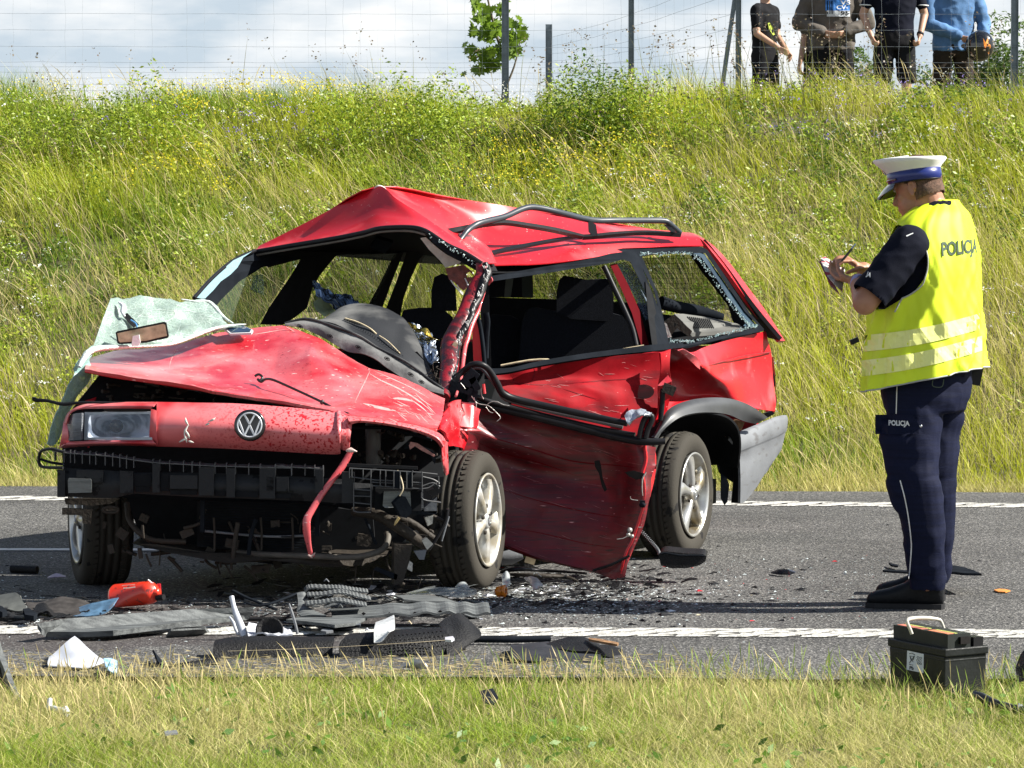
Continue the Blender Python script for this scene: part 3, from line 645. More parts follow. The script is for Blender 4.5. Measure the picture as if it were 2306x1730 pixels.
# support rod
m_rod = mat('black_rod', (.012, .011, .011), .35, coat=.3)
tubo('support_rod', on(ZB(50,765, 85,750, 115,775, 95,800, 75,790, 105,812, 140,790, 200,795, 330,850, 610,980, 720,1040, 830,1078), [15.22,15.22,15.21,15.2,15.2,15.19,15.19,15.15,15.12,15.03,14.97,14.90]), .0058, m_rod, car, n=6, sub=4)
mb = MB(); lathe_mesh(mb, [(-.006, .004), (-.006, .010), (.006, .010), (.006, .004)], P(560 + 610 * .2712, 640 + 980 * .2712, 15.02), (.8, -.1, -.5), 12); mb.build('rod_clip', m_rod, car)

# --- front panel with lamp openings
FY = lin(120, 15.05, 160, 14.98, 350, 14.86, 780, 14.78, 1000, 14.86, 1030, 15.02)
def prof_band(mb, top, bot, ytop=.05, ybot=.03, bulge=.03, sub=6, k=7, roll=.02):
    """lit front panel band: rolls back at its top edge and tucks under at the bottom"""
    rows = []
    for i in range(k):
        t = i / (k - 1); row = []
        for (a, b) in zip(top, bot):
            x = a[0] + (b[0] - a[0]) * t; y = a[1] + (b[1] - a[1]) * t
            d = FY(x) + ytop * (1 - t) ** 3 + ybot * t ** 5 - bulge * (float(np.interp(x, [352, 400, 760, 790], [.35, 1, 1, .6])) if k > 8 else 1) * sin(pi * t) + (.02 if False else 0)
            row.append(P(x, y, d))
        rows.append(row)
    return grid_mesh(mb, rows, nu=2, nv=sub, thick=.006)
sheet('far_wing_panel', [[Vector((-1.78, 15.2, .62)), Vector((-1.72, 15.7, .62)), Vector((-1.6, 16.2, .60))], [Vector((-1.76, 15.25, .74)), Vector((-1.72, 15.7, .86)), Vector((-1.6, 16.2, .92))]], m_red, car, nu=3, nv=3, thick=.006, away=(1, 0, 0))
fp = MB()
prof_band(fp, ZA(925,838, 1200,843, 1500,850, 1850,875, 2212,912) + ZB(730,1060, 810,1090), ZA(925,1155, 1200,1163, 1500,1175, 1850,1195, 2212,1212) + ZB(730,1370, 810,1385), .10, .05, .035, 5, 9)
prof_band(fp, ZA(262,985, 285,925, 320,893, 390,860, 520,842, 720,838, 925,838), ZA(288,995, 305,935, 335,905, 400,890, 520,886, 720,885, 885,888), .07, .0, .012, 4, 5)
prof_band(fp, ZA(885,888, 905,892, 925,838)[:2] + ZA(925,900), ZA(870,1108, 900,1112, 925,1155)[:2] + ZA(925,1150), .02, .02, .01, 2, 5)
prof_band(fp, ZA(300,1120, 500,1112, 700,1110, 900,1110), ZA(235,1168, 500,1150, 700,1150, 925,1155), .01, .05, .012, 5, 5)
prof_band(fp, ZA(262,985, 275,985, 290,995), ZA(235,1165, 255,1140, 300,1125), .03, .02, .01, 2, 5)
# right lamp opening frame
prof_band(fp, ZB(810,1090, 930,1100, 1150,1122, 1350,1160, 1500,1200, 1600,1250, 1650,1320), ZB(850,1165, 940,1150, 1150,1175, 1340,1215, 1480,1262, 1560,1310, 1600,1365), .08, .0, .02, 4, 6)
prof_band(fp, ZB(780,1110, 830,1110, 858,1160), ZB(780,1375, 815,1385, 830,1390), .02, .03, .012, 2, 5)
prof_band(fp, ZB(1600,1330, 1625,1300, 1652,1310), ZB(1620,1560, 1640,1590, 1662,1570), .0, .06, .012, 2, 6)
pan = fp.build('front_panel', m_splash, car)
tubo('torn_panel_strip', on(ZD(700,430, 640,540, 560,650, 450,800, 370,930, 335,1000, 335,1100, 350,1200, 365,1270, 380,1300), [14.8,14.79,14.77,14.75,14.73,14.72,14.72,14.73,14.74,14.75]), [.012,.014,.013,.013,.014,.016,.016,.011,.010,.012], m_dusty, car, n=8, sub=3, flat=((0, 1, 0), .35))
mb = MB(); tube_mesh(mb, on(ZD(665,425, 700,420, 752,432), [14.78, 14.77, 14.78]), [.006, .012, .002], n=5)
tube_mesh(mb, on(ZD(345,1290, 375,1305, 405,1272), [14.74]*3), [.004, .008, .002], n=5); mb.build('torn_metal', mat('torn_edge', (.75, .55, .5), .5, var=.4, vs=60), car)
mb = MB()
for (a, b, c, d_) in ((1130,950,1155,1010), (1150,1005,1120,1075), (1130,1040,1160,1100), (1085,1125,1150,1090), (1150,1115,1190,1128), (1120,1060,1140,1130), (1290,980,1345,950), (1270,1005,1300,985)):
    pts = on(ZA(a, b, (a + c) / 2 + random.uniform(-12, 12), (b + d_) / 2, c, d_), lambda x, y: FY(x) - .036); tubo('paint_gouge', pts, [.002, .006, .001], m_lining, car, n=4, sub=3)
# left headlight
hl = P(*ZA(640,1000)[0], 14.95); 
polyo('lamp_housing', on(ZA(282,985, 300,935, 400,893, 520,888, 888,890, 905,930, 900,1105, 300,1118, 262,1110), lambda x, y: FY(x) + .33), m_dblack, car, thick=.04)
refl = MB()
grid_mesh(refl, [on(ZA(440,920, 560,915, 700,915, 880,915), [15.0, 15.02, 15.02, 14.97]), on(ZA(440,980, 560,985, 700,990, 880,980), [15.0, 15.12, 15.13, 14.98]), on(ZA(440,1040, 560,1040, 700,1040, 880,1040), [15.0, 15.12, 15.13, 14.98]), on(ZA(440,1100, 560,1105, 700,1105, 880,1100), [14.98, 15.0, 15.0, 14.95])], nu=4, nv=4, thick=.004)
refl.build('reflector', m_reflect, car)
mb = MB(); lathe_mesh(mb, [(0, .028), (.03, .026), (.045, .012), (.047, .001)], P(*ZA(640,1010)[0], 15.06), (0, -1, 0), 18); mb.build('bulb_shield', m_dblack, car)
frm = ZA(412,912, 885,908, 897,940, 893,1108, 408,1108); inn = ZA(436,930, 872,924, 880,950, 877,1090, 432,1092)
polyo('lamp_frame', on(frm, lambda x, y: FY(x) + .012), mat('lamp_frame', (.45, .5, .56), .3, var=.3, vs=20), car, holes=[on(inn, lambda x, y: FY(x) + .012)[::-1]], thick=.02)
sheet('lens', [on(ZA(436,928, 640,926, 876,926), lambda x, y: FY(x) + .006), on(ZA(434,1010, 640,1010, 880,1010), lambda x, y: FY(x) - .004), on(ZA(432,1094, 640,1094, 877,1092), lambda x, y: FY(x) + .008)], m_lamp, car, nu=4, nv=6, thick=.003)
mb = MB()
for i in range(13):
    x_ = 460 + i * 17; tube_mesh(mb, on(ZA(x_, 1030 + (i % 3) * 6, x_, 1080), lambda x, y: FY(x) + .0), .0007, n=4)
mb.build('lens_ribs', m_lamp, car)
sheet('turn_signal', [on(ZA(296,960, 330,925, 392,915), [15.03, 14.97, 14.93]), on(ZA(272,1030, 330,1030, 390,1030), [15.03, 14.95, 14.92]), on(ZA(258,1112, 325,1112, 388,1110), [15.04, 14.97, 14.93])], m_turn, car, nu=3, nv=4, thick=.01)
# round emblem: ring, V and W
em = P(*ZA(1587,1003)[0], 14.738); er = .0635; mb = MB()
ex = Vector((.999, -.03, 0)); ez = Vector((0, .10, .995)); en = ex.cross(ez) * 1
if en.y > 0: en = -en
lathe_mesh(mb, [(-.02, er * 1.02), (.002, er), (.006, er * .93), (.004, er * .8), (.003, .0005)], em, en, 40); mb.build('emblem_base', mat('emblem_black', (.008, .008, .009), .25, coat=.5), car)
E = lambda a, b, o=.006: em + ex * (a * er * .8) + ez * (b * er * .8) + en * o
mb = MB(); tube_mesh(mb, [E(cos(t) * .96, sin(t) * .96) for t in np.linspace(0, 2 * pi, 37)], .0036, n=6, caps=False)
for seg in (((-.42, .84), (0, .08), (.42, .84)), ((-.86, .36), (-.40, -.84), (0, .0), (.40, -.84), (.86, .36))):
    for a, b in zip(seg[:-1], seg[1:]): tube_mesh(mb, [E(*a, .007), E(*b, .007)], .0047, n=4, flat=(tuple(en), .5), smooth=False)
mb.build('emblem', mat('emblem_silver', (.72, .74, .78), .28, metal=.35, var=.1), car)

# --- engine bay behind the openings
bay = MB(); poly_mesh(bay, [P(*ZA(330,880)[0], 15.25), P(*ZA(520,640)[0], 15.35), P(*ZA(1000,730)[0], 15.4), P(*ZB(800,1100)[0], 15.4), P(*ZB(1560,1230)[0], 15.4), P(*ZB(1620,1600)[0], 15.3), P(*ZD(1440,900)[0], 15.3), P(*ZD(1000,1300)[0], 15.3), P(*ZC(2000,1150)[0], 15.3), P(*ZC(900,1010)[0], 15.25), P(*ZC(760,600)[0], 15.2), P(*ZC(230,420)[0], 15.2), P(*ZA(250,1100)[0], 15.2)], thick=.25)
bay.build('engine_bay', m_trim, car)
mb = MB()
lathe_mesh(mb, [(0, .001), (0, .031), (.17, .033), (.175, .026), (.2, .028), (.2, .001)], P(*ZB(1035,1500)[0], 15.1), (0, 0, 1), 18); mb.build('air_duct', mat('duct_plastic', (.10, .10, .10), .5, var=.3), car)
mb = MB()
for q in range(26):
    a = ZB(random.uniform(880, 1560), random.uniform(1220, 1480))[0]; b = (a[0] + random.uniform(-22, 22), a[1] + random.uniform(-14, 14)); tube_mesh(mb, [P(*a, 15.15 + random.uniform(-.1, .12)), P((a[0] + b[0]) / 2 + 4, (a[1] + b[1]) / 2 + 5, 15.1), P(*b, 15.15)], random.uniform(.002, .012), n=6, sub=2)
for q in range(30):
    a = ZA(random.uniform(480, 1600), random.uniform(700, 820))[0]; tube_mesh(mb, [P(*a, 15.35), P(a[0] + random.uniform(-40, 40), a[1] + random.uniform(-6, 9), 15.3)], random.uniform(.003, .012), n=6)
mb.build('engine_parts', m_dblack, car, kind='stuff')
polyo('bay_bracket', on(ZB(1290,1370, 1320,1300, 1520,1380, 1560,1420, 1545,1500, 1510,1420, 1400,1360), 14.98), m_dgrey, car, thick=.01)
polyo('bright_bracket', on(ZB(1330,1340, 1345,1310, 1400,1320, 1460,1360, 1550,1420, 1540,1435, 1440,1385, 1380,1345, 1340,1375), 14.93), mat('bracket_red', (.55, .25, .22), .5, var=.5, vs=60), car, thick=.006)
tubo('hood_stay', [P(*ZB(850,1190)[0], 15.0), P(*ZB(1140,1190)[0], 15.05), P(*ZB(1520,1290)[0], 15.0)], .008, m_dgrey, car, n=6)
# far wing edge seen through the gap
sheet('far_wing', [on(ZA(365,830, 480,700, 560,645), [15.3, 15.55, 15.8]), on(ZA(480,830, 560,700, 620,660), [15.25, 15.5, 15.75])], m_red, car, nu=3, nv=4, thick=.006)
tubo('wiper_arm', on(ZA(55,805, 60,825, 150,830, 260,855, 400,842, 700,845), [15.0,15.0,14.98,14.96,14.95,14.97]), [.009,.009,.007,.008,.006,.004], m_rub, car, n=6, sub=3)

# --- bumper carrier: flanges, ribs, boxes
BY = lin(88, 15.05, 110, 14.92, 300, 14.86, 640, 14.78, 900, 14.74, 1000, 14.80)
bc = thing  # (kept local)
mb = MB()
face_top = ZC(240,345, 640,370, 820,385, 1100,385, 1360,385, 1700,395, 2212,420) + ZD(620,660, 740,690, 880,700)
face_bot = ZC(240,585, 640,600, 820,560, 1100,575, 1360,590, 1700,600, 2212,620) + ZD(620,860, 740,860, 880,860)
sheet('bumper_beam', [on(face_top, lambda x, y: BY(x) + .03), on([((a[0] + b[0]) / 2, (a[1] + b[1]) / 2) for a, b in zip(face_top, face_bot)], lambda x, y: BY(x) + .0), on(face_bot, lambda x, y: BY(x) + .02)], m_black, car, nu=3, nv=3, thick=.03, hard_v=True)
flt = ZC(140,190, 240,205, 380,215, 560,228, 660,238, 820,265, 975,285, 1030,290, 1230,300, 1490,315, 1660,318, 1860,325, 2130,330) + ZD(75,540, 210,545, 320,550, 470,560)
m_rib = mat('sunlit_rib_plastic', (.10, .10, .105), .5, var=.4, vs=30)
sheet('bumper_flange', [on([(x, y - 1.0) for x, y in flt], lambda x, y: BY(x) + .07), on([(x, y + 3.5) for x, y in flt], lambda x, y: BY(x) - .005)], m_rib, car, nu=2, nv=2, thick=.004, hard_v=True)
rb = MB(); rib_px = [ZC(v, 0)[0][0] for v in (160,237,290,325,388,450,500,578,640,700,755,815,975,1032,1115,1228,1300,1365,1490,1585,1660,1770,1865,1990,2125)] + [ZD(v, 0)[0][0] for v in (75,210,320,400,470)]
for i, x_ in enumerate(rib_px):
    y_ = float(np.interp(x_, [p[0] for p in flt], [p[1] for p in flt])); hgt = 26 if x_ < 300 else 22
    a, b = P(x_, y_ - 3, BY(x_)), P(x_, y_ + hgt, BY(x_)); box_mesh(rb, (a + b) / 2 + Vector((0, .022, 0)), .0032, .05, (a - b).length)
rb.build('rib', m_rib, car, kind='stuff')
pads = [(180,340,245,590), (340,345,560,470), (700,350,810,555), (970,290,1030,550), (1115,385,1345,520), (1355,320,1480,575), (1585,330,1655,590), (1860,330,1990,600), (2000,400,2100,540)]
for (x0, y0, x1, y1) in pads:
    polyo('bumper_pad', on(ZC(x0,y0+22, x1,y0+24, x1,y1, x0,y1), lambda x, y: BY(x) - .015), m_black, car, thick=.03)
for (x0, y0, x1, y1) in ((625,600,730,860), (405,580,470,780), (0,640,60,760)):
    polyo('bumper_pad', on(ZD(x0,y0, x1,y0+5, x1,y1, x0,y1), lambda x, y: BY(x) - .015), m_black, car, thick=.03)
mb = MB()
for (x0, y0, x1, y1) in ((815,400,960,500), (830,505,950,545), (1040,395,1110,540), (1120,530,1340,570), (1490,540,1580,580), (1660,540,1850,590), (1995,560,2120,600)):
    polyo('bumper_recess', on(ZC(x0,y0, x1,y0, x1,y1, x0,y1), lambda x, y: BY(x) - .004), m_trim, car, thick=.006)
# end loop at the far left
tubo('bumper_end_loop', on(ZC(240,215, 140,190, 60,200, 32,240, 32,310, 70,340, 235,345), [14.9,14.93,15.0,15.03,15.03,15.0,14.9]), .0065, m_black, car, n=6, sub=4, flat=((0, 1, 0), 3.2))
tubo('bumper_end_strut', on(ZC(45,275, 120,300, 235,318), [15.0,14.96,14.9]), .006, m_dgrey, car, n=5, sub=2)
# lit lattice at the right end
lat = MB(); LY = lambda x, y=0: BY(x) - .015
for a in ((690,570,1290,605), (690,640,880,665), (870,665,1290,690), (875,685,1430,715), (880,715,1290,740), (1290,605,1420,620), (1215,590,1215,600), (730,745,870,755), (725,800,870,805), (720,855,870,870)):
    tube_mesh(lat, on(ZD(*a), LY), .0028, n=4, flat=((0, 1, 0), 5))
for (x_, y0, y1) in ((690,570,650), (710,575,635), (803,575,665), (868,580,720), (945,585,720), (990,590,720), (1058,590,740), (1110,600,740), (1165,600,735), (1210,600,720), (1293,600,760), (1430,640,740), (725,690,920), (868,720,920)):
    tube_mesh(lat, on(ZD(x_, y0, x_, y1), LY), .0028, n=4, flat=((0, 1, 0), 6))
for c in ((1295,740, 1350,730, 1410,690, 1435,700), (1300,640, 1380,660, 1435,690), (1290,770, 1300,830, 1450,855), (720,920, 760,935, 865,935), (1290,720, 1380,690, 1440,720)):
    tube_mesh(lat, on(ZD(*c), LY), .0035, n=4, sub=3, flat=((0, 1, 0), 5))
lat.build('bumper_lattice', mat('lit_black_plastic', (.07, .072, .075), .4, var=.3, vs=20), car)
polyo('lattice_tab', on(ZD(1165,600, 1210,603, 1210,735, 1165,730), lambda x, y: LY(x) - .004), m_dgrey, car, thick=.012)
polyo('lattice_tab', on(ZD(1060,595, 1105,600, 1105,740, 1060,735), lambda x, y: LY(x) - .002), m_dgrey, car, thick=.012)
polyo('upper_bar', on(ZD(640,530, 1255,558, 1255,582, 640,556), lambda x, y: BY(x) + .03), m_rub, car, thick=.03)
# fog lamps
def fog(nm, q, Yo, m):
    fr = on(ZC(*q) if Yo < 14.9 else ZC(*q), lambda x, y: BY(x) - .02)
    return fr
m_fog = mat('dusty_fog_lens', (.16, .17, .165), .35, coat=.4, var=.4, vs=3, stretch=(3, 1, 30), bump=.3, bs=12)
polyo('fog_lamp', on(ZC(275,432, 455,438, 465,450, 463,550, 272,555, 268,450), lambda x, y: BY(x) - .03), m_fog, car, thick=.05)
polyo('fog_lamp', on(ZD(975,765, 1195,765, 1200,890, 985,900, 965,880), lambda x, y: BY(x) + .0), m_fog, car, thick=.05)
polyo('fog_lamp_surround', on(ZD(905,735, 1290,745, 1285,925, 900,915), lambda x, y: BY(x) + .02), m_trim, car, thick=.06)
mb = MB(); poly_mesh(mb, on(ZD(1060,860, 1120,800, 1155,805, 1205,900, 1205,940, 1165,985, 1120,975), 14.70), thick=.035, d=(-.4, 1, 0)); mb.build('torn_bracket', m_dgrey, car)
tubo('bulb', on(ZD(1100,980, 1075,1020, 1062,1045), 14.68), [.007, .006, .002], mat('bulb_brass', (.6, .45, .2), .4, metal=.5), car, n=8)
tubo('cable', on(ZD(1090,590, 1120,660, 1135,740, 1105,800), [14.75,14.72,14.70,14.70]), .003, m_tan, car, n=5, sub=4)
for q, mm, th in (((1265,750, 1300,745, 1305,905, 1270,900, 1245,860), m_grey, .02), ((1310,900, 1415,810, 1415,945, 1310,930), m_grey, .03), ((1160,930, 1415,925, 1410,955, 1180,955), m_dgrey, .05), ((1330,760, 1390,740, 1430,790, 1380,810), m_rub, .03), ((1315,980, 1385,960, 1380,1030, 1340,1050), m_pale, .03), ((1290,1170, 1330,1145, 1385,1200, 1335,1250), m_pale, .02), ((1225,1260, 1330,1250, 1310,1330, 1270,1330), m_grey, .02), ((1190,1340, 1215,1360, 1210,1430, 1165,1405), m_pale, .02), ((1060,1200, 1215,1210, 1170,1400, 1130,1530, 1060,1540), m_dblack, .06), ((890,1415, 915,1390, 1090,1455, 1080,1500), m_dgrey, .01)):
    polyo('broken_bracket', on(ZD(*q), lambda x, y: 14.86 + .0 * x), mm, car, thick=th, d=(-.2, 1, .1))
tubo('control_arm', on(ZD(720,930, 900,950, 1050,1030, 1200,1130, 1340,1230), [15.0,14.95,14.9,14.9,15.0]), [.02,.024,.024,.024,.018], m_dblack, car, n=8, sub=3)
tubo('stay', on(ZD(1000,990, 1180,1010, 1380,1150), [15.0, 15.0, 15.05]), .016, m_dblack, car, n=8, sub=3)
tubo('stay', on(ZD(820,990, 860,1080, 910,1200), [14.9, 14.88, 14.9]), .006, m_dgrey, car, n=6, sub=3)
tubo('wing_liner_edge', on(ZD(1505,910, 1490,1000, 1430,1120, 1385,1190, 1350,1240), [14.95]*5), .008, m_rub, car, n=6, sub=3, flat=((0, 1, 0), 3))
tubo('liner_clip', on(ZD(1515,970, 1480,1090, 1455,1175), 14.92), .004, m_grey, car, n=5, sub=2)
# radiator, fans, lower pipes
rad = MB()
polyo('radiator', on(ZC(1340,620, 2212,640) + ZD(880,940, 900,1180) + ZC(2212,1080, 1340,1000), 15.05), m_trim, car, thick=.05)
for i in range(17):
    y0 = 640 + i * 22; tube_mesh(rad, on(ZC(1400,y0, 1800,y0 + 9, 2212,y0 + 18) + ZD(400, (640 + i * 22 + 18) * 1 + 221), 15.03), .0022, n=4)
rad.build('radiator_fin', m_dgrey, car, kind='stuff')
tubo('condenser_pipe', on(ZC(1400,870, 1650,895, 1900,915, 2150,918) + ZD(120,1140, 360,1130), 14.98), .0055, m_grey, car, n=6, sub=3)
polyo('radiator_post', on(ZC(1370,615, 1405,615, 1400,880, 1365,880), 14.95), m_dgrey, car, thick=.03)
polyo('radiator_post', on(ZD(410,900, 440,900, 440,1135, 400,1135), 14.95), m_dgrey, car, thick=.03)
for x_ in (1480, 1870, 2130): tubo('radiator_clip', on(ZC(x_,760, x_ + 8,900, x_ + 6,1030), 14.96), .005, m_dblack, car, n=5)
tubo('corrugated_hose', on(ZC(1830,770, 1800,860, 1780,960, 1770,1070), 14.93), .009, m_dgrey, car, n=8, sub=6)
tubo('corrugated_hose', on(ZC(1680,800, 1665,900, 1650,1000, 1640,1110), 14.94), .010, m_dblack, car, n=8, sub=6)
tubo('lower_hose', on(ZC(760,640, 780,780, 880,900, 1000,950, 1250,960), [15.1,15.05,15.0,15.0,15.0]), .012, m_dblack, car, n=8, sub=4)
tubo('anti_roll_bar', on(ZD(-260,1270, 0,1290, 350,1300, 700,1310, 880,1280, 980,1230, 1010,1150, 1000,1110), [15.0,14.95,14.92,14.9,14.9,14.92,14.95,15.0]), .013, mat('dusty_bar', (.10, .09, .075), .7, var=.4, vs=12), car, n=10, sub=4)
cl_m = MB()
for k in range(70):
    x_, y_ = random.uniform(230, 1000), random.uniform(1155, 1310); y_ = min(y_, 1235 + (x_ - 230) * .13); l_ = random.uniform(8, 55); a_ = random.choice((0, 0, 1.5, 1.4, .7)) + random.gauss(0, .2)
    if k % 3 == 0: box_mesh(cl_m, P(x_, y_, random.uniform(14.98, 15.1)), random.uniform(.01, .07), .03, random.uniform(.01, .05), Matrix.Rotation(random.gauss(0, .3), 3, 'Y'))
    else: tube_mesh(cl_m, on([(x_, y_), (x_ + l_ * .5 * cos(a_) + random.gauss(0, 3), y_ + l_ * .5 * sin(a_)), (x_ + l_ * cos(a_), min(1325, y_ + l_ * sin(a_)))], random.uniform(14.95, 15.05)), random.uniform(.002, .009), n=5, sub=2)
cl_m.build('underbody_clutter', m_dblack, car, kind='stuff')
polyo('undertray', [P(*ZC(800,975)[0], 15.0), P(*ZC(1100,1050)[0], 14.95), P(*ZC(1600,1140)[0], 14.9), P(*ZD(0,1330)[0], 14.9), P(*ZD(500,1390)[0], 14.9), P(*ZD(800,1380)[0], 14.95), P(*ZD(1000,1290)[0], 15.0), P(*ZD(700,1300)[0], 15.0), P(*ZD(0,1270)[0], 15.0), P(*ZC(1500,1060)[0], 15.0), P(*ZC(1000,980)[0], 15.0)], m_dblack, car, thick=.5)
for q in ((220,680, 470,690, 455,815, 390,805, 385,740, 220,735), (240,600, 700,600, 640,640, 480,660, 250,650), (560,670, 690,680, 680,715, 570,720)):
    polyo('towing_bracket', on(ZC(*q), 15.0), m_dblack, car, thick=.03)
tubo('towing_eye', [P(80 + (625 + 65 * cos(t)) * .2712, 960 + (695 + 25 * sin(t)) * .2712, 14.95) for t in np.linspace(0, 2 * pi, 17)], .006, m_dblack, car, n=6)

# --- wheels
def wheel(c, out, R, W_, mr, parent, spin=0., n_spoke=5, flatten=0.):
    """c: centre of the outer face; out: outward axle direction"""
    out = Vector(out).normalized(); w = thing('wheel', c, None, None); w.parent = parent; w.location = c - wbase(parent); del_ = [w.pop(k_, None) for k_ in ('label', 'category')]
    Rr = R * .68
    mb = MB(); prof = [(-.035, Rr * .93), (-.014, Rr * 1.0), (-.004, Rr * 1.06), (.004, Rr * 1.2), (.0, R * .93), (-.012, R * .975), (-.03, R * .995)]
    ng = 4
    for g in range(ng):
        a = -.03 - (W_ - .06) * (g + .7) / (ng + .4); prof += [(a + .006, R), (a + .004, R - .008), (a - .004, R - .008), (a - .006, R)]
    prof += [(-W_ + .03, R * .995), (-W_ + .012, R * .975), (-W_, R * .93), (-W_ + .0, Rr * 1.05), (-W_ + .03, Rr)]
    lathe_mesh(mb, prof, c, out, 72); mb.build('tyre', m_tyre, w)
    # sipes: shallow transverse blocks standing proud on the shoulders
    u = out.cross(Vector((0, 0, 1))).normalized(); v_ = out.cross(u); tb_ = MB()
    for k in range(60):
        t = 2 * pi * k / 60
        for (a0, a1) in ((-.026, -.052), (-W_ + .052, -W_ + .026)):
            q = []
            for a in (a0, a1):
                for dt in (-.036, .036):
                    tt = t + dt + (.03 if a == a1 else 0)
                    for r_ in (R - .002, R + .0035 * (1 if a == a1 or a0 < -.1 else .4)): q.append(c + out * a + (u * cos(tt) + v_ * sin(tt)) * (r_ - (.004 if a == a0 and a0 > -.1 else 0)))
            tb_.add(q, [[0, 1, 3, 2], [4, 6, 7, 5], [0, 4, 5, 1], [2, 3, 7, 6], [1, 5, 7, 3]], False)
    tb_.build('tread_blocks', m_tyre, w, kind='stuff')
    rm = MB(); lathe_mesh(rm, [(-W_ + .03, Rr * .99), (-.10, Rr * .86), (-.05, Rr * .88), (-.012, Rr * .955), (.0, Rr * 1.0), (.006, Rr * .99), (.004, Rr * .95), (-.008, Rr * .93), (-.035, Rr * .86), (-.11, Rr * .83), (-W_ + .03, Rr * .95)], c, out, 60)
    for k in range(n_spoke):
        t0 = spin + 2 * pi * k / n_spoke
        def pt(r_, da, a): return c + out * a + (u * cos(t0 + da) + v_ * sin(t0 + da)) * (Rr * r_)
        L1 = [(.16, -.55, .55, -.004), (.30, -.30, .34, .0), (.50, -.16, .24, -.002), (.72, -.14, .27, -.004), (.86, -.10, .38, -.008), (.95, -.08, .50, -.012)]
        top_l = [pt(r_, a0, z_) for r_, a0, a1, z_ in L1]; top_m = [pt(r_, (a0 + a1) / 2 + .03, z_ + .007) for r_, a0, a1, z_ in L1]; top_r = [pt(r_, a1, z_ - .004) for r_, a0, a1, z_ in L1]
        rows = [[pt(r_, a0, z_ - .035) for r_, a0, a1, z_ in L1], top_l, top_m, top_r, [pt(r_, a1, z_ - .04) for r_, a0, a1, z_ in L1]]
        grid_mesh(rm, rows, nu=1, nv=2, thick=0, away=tuple(-out), smooth=True)
    rm.build('rim', mr, w)
    hb = MB(); lathe_mesh(hb, [(-.03, Rr * .22), (-.002, Rr * .21), (.006, Rr * .15), (.007, .001)], c, out, 24); hb.build('hub_cap', mr, w)
    bl = MB()
    for k in range(5):
        t0 = spin + 2 * pi * (k + .5) / 5 + .1; p_ = c + (u * cos(t0) + v_ * sin(t0)) * Rr * .30; lathe_mesh(bl, [(-.01, .009), (.0, .009), (.001, .006), (-.006, .005)], p_, out, 8)
    bl.build('wheel_bolts', m_dblack, w)
    sym = MB(); lathe_mesh(sym, [(.0068, Rr * .13), (.0085, Rr * .125), (.0085, Rr * .10), (.0068, Rr * .10)], c, out, 20)
    eu = u if u.x * 1 > 0 else -u; ev = Vector((0, 0, 1)); ev = (ev - out * ev.dot(out)).normalized()
    for seg in (((-.42, .84), (0, .08), (.42, .84)), ((-.86, .36), (-.40, -.84), (0, .0), (.40, -.84), (.86, .36))):
        for a, b in zip(seg[:-1], seg[1:]): tube_mesh(sym, [c + out * .0085 + (eu * a[0] + ev * a[1]) * Rr * .11, c + out * .0085 + (eu * b[0] + ev * b[1]) * Rr * .11], .0012, n=4)
    sym.build('hub_emblem', m_chrome, w)
    dk = MB(); lathe_mesh(dk, [(-.12, .001), (-.12, Rr * .72), (-.105, Rr * .72), (-.105, .001)], c, out, 40); dk.build('brake_disc', mat('brake_disc', (.16, .14, .12), .5, metal=.5, var=.4, vs=20), w)
    hk = MB(); lathe_mesh(hk, [(-W_ + .04, .001), (-W_ + .04, Rr * .97), (-W_ + .03, Rr * .97), (-W_ + .03, .001)], c, out, 40); hk.build('wheel_back', m_dblack, w)
    return w
def hub(px, py, Y): return P(px, py, Y)
wheel(P(1099, 1171, 15.52), (.962, -.272, .02), .297, .188, m_alloyf, car, spin=.3)
wheel(P(1563, 1114, 17.08), (.925, -.38, 0), .295, .20, m_alloy, car, spin=.95)
wheel(P(173, 1166, 15.72), (-.965, -.262, 0), .297, .205, m_alloy, car, spin=.5)
wheel(P(760, 1080, 18.35), (-.86, .51, 0), .295, .20, m_alloy, car, spin=.1)

# --- floor pan, sills and far side
plan = [(-1.50, 16.15), (-1.2, 15.35), (-.55, 15.3), (-.50, 15.9), (.15, 16.3), (.62, 17.05), (.85, 17.5), (1.02, 18.1), (-.02, 18.9), (-.75, 17.75), (-1.55, 16.4)]
mb = MB(); poly_mesh(mb, [Vector((x, y, .30)) for x, y in plan], thick=.12, d=(0, 0, -1)); mb.build('floor_pan', m_trim, car)
fs = [(-1.62, 16.15), (-1.5, 16.45), (-1.2, 17.0), (-.75, 17.75), (-.35, 18.45), (-.02, 19.1)]
belt = [.92, .93, .95, .97, .98, .98]
sheet('far_side_panel', [[Vector((x, y, .24)) for x, y in fs], [Vector((x - .05, y + .03, .6)) for x, y in fs], [Vector((x, y, z)) for (x, y), z in zip(fs, belt)]], m_red, car, nu=3, nv=3, thick=.004, kw=None, away=(1, -.5, 0))
sheet('far_side_trim', [[Vector((x + .05, y - .03, .28)) for x, y in fs], [Vector((x + .06, y - .04, z - .01)) for (x, y), z in zip(fs, belt)]], m_trim, car, nu=2, nv=3, thick=.02)
sheet('tail_panel', [[Vector((1.24, 18.35, .35)), Vector((.65, 18.75, .35)), Vector((-.02, 19.1, .35))], [Vector((1.26, 18.38, .95)), Vector((.68, 18.8, .95)), Vector((-.02, 19.12, .95))]], m_red, car, nu=2, nv=4, thick=.02, away=(-.5, -1, 0))
polyo('bulkhead', [P(*q, 15.95) for q in ZB(100,420, 600,470, 1000,730, 1560,930, 1560,1300, 100,1300)], m_trim, car, thick=.05)
for Yc, x0, x1, zt in ((17.2, -.95, .55, .86), (18.3, -.3, 1.0, .8)):
    pass
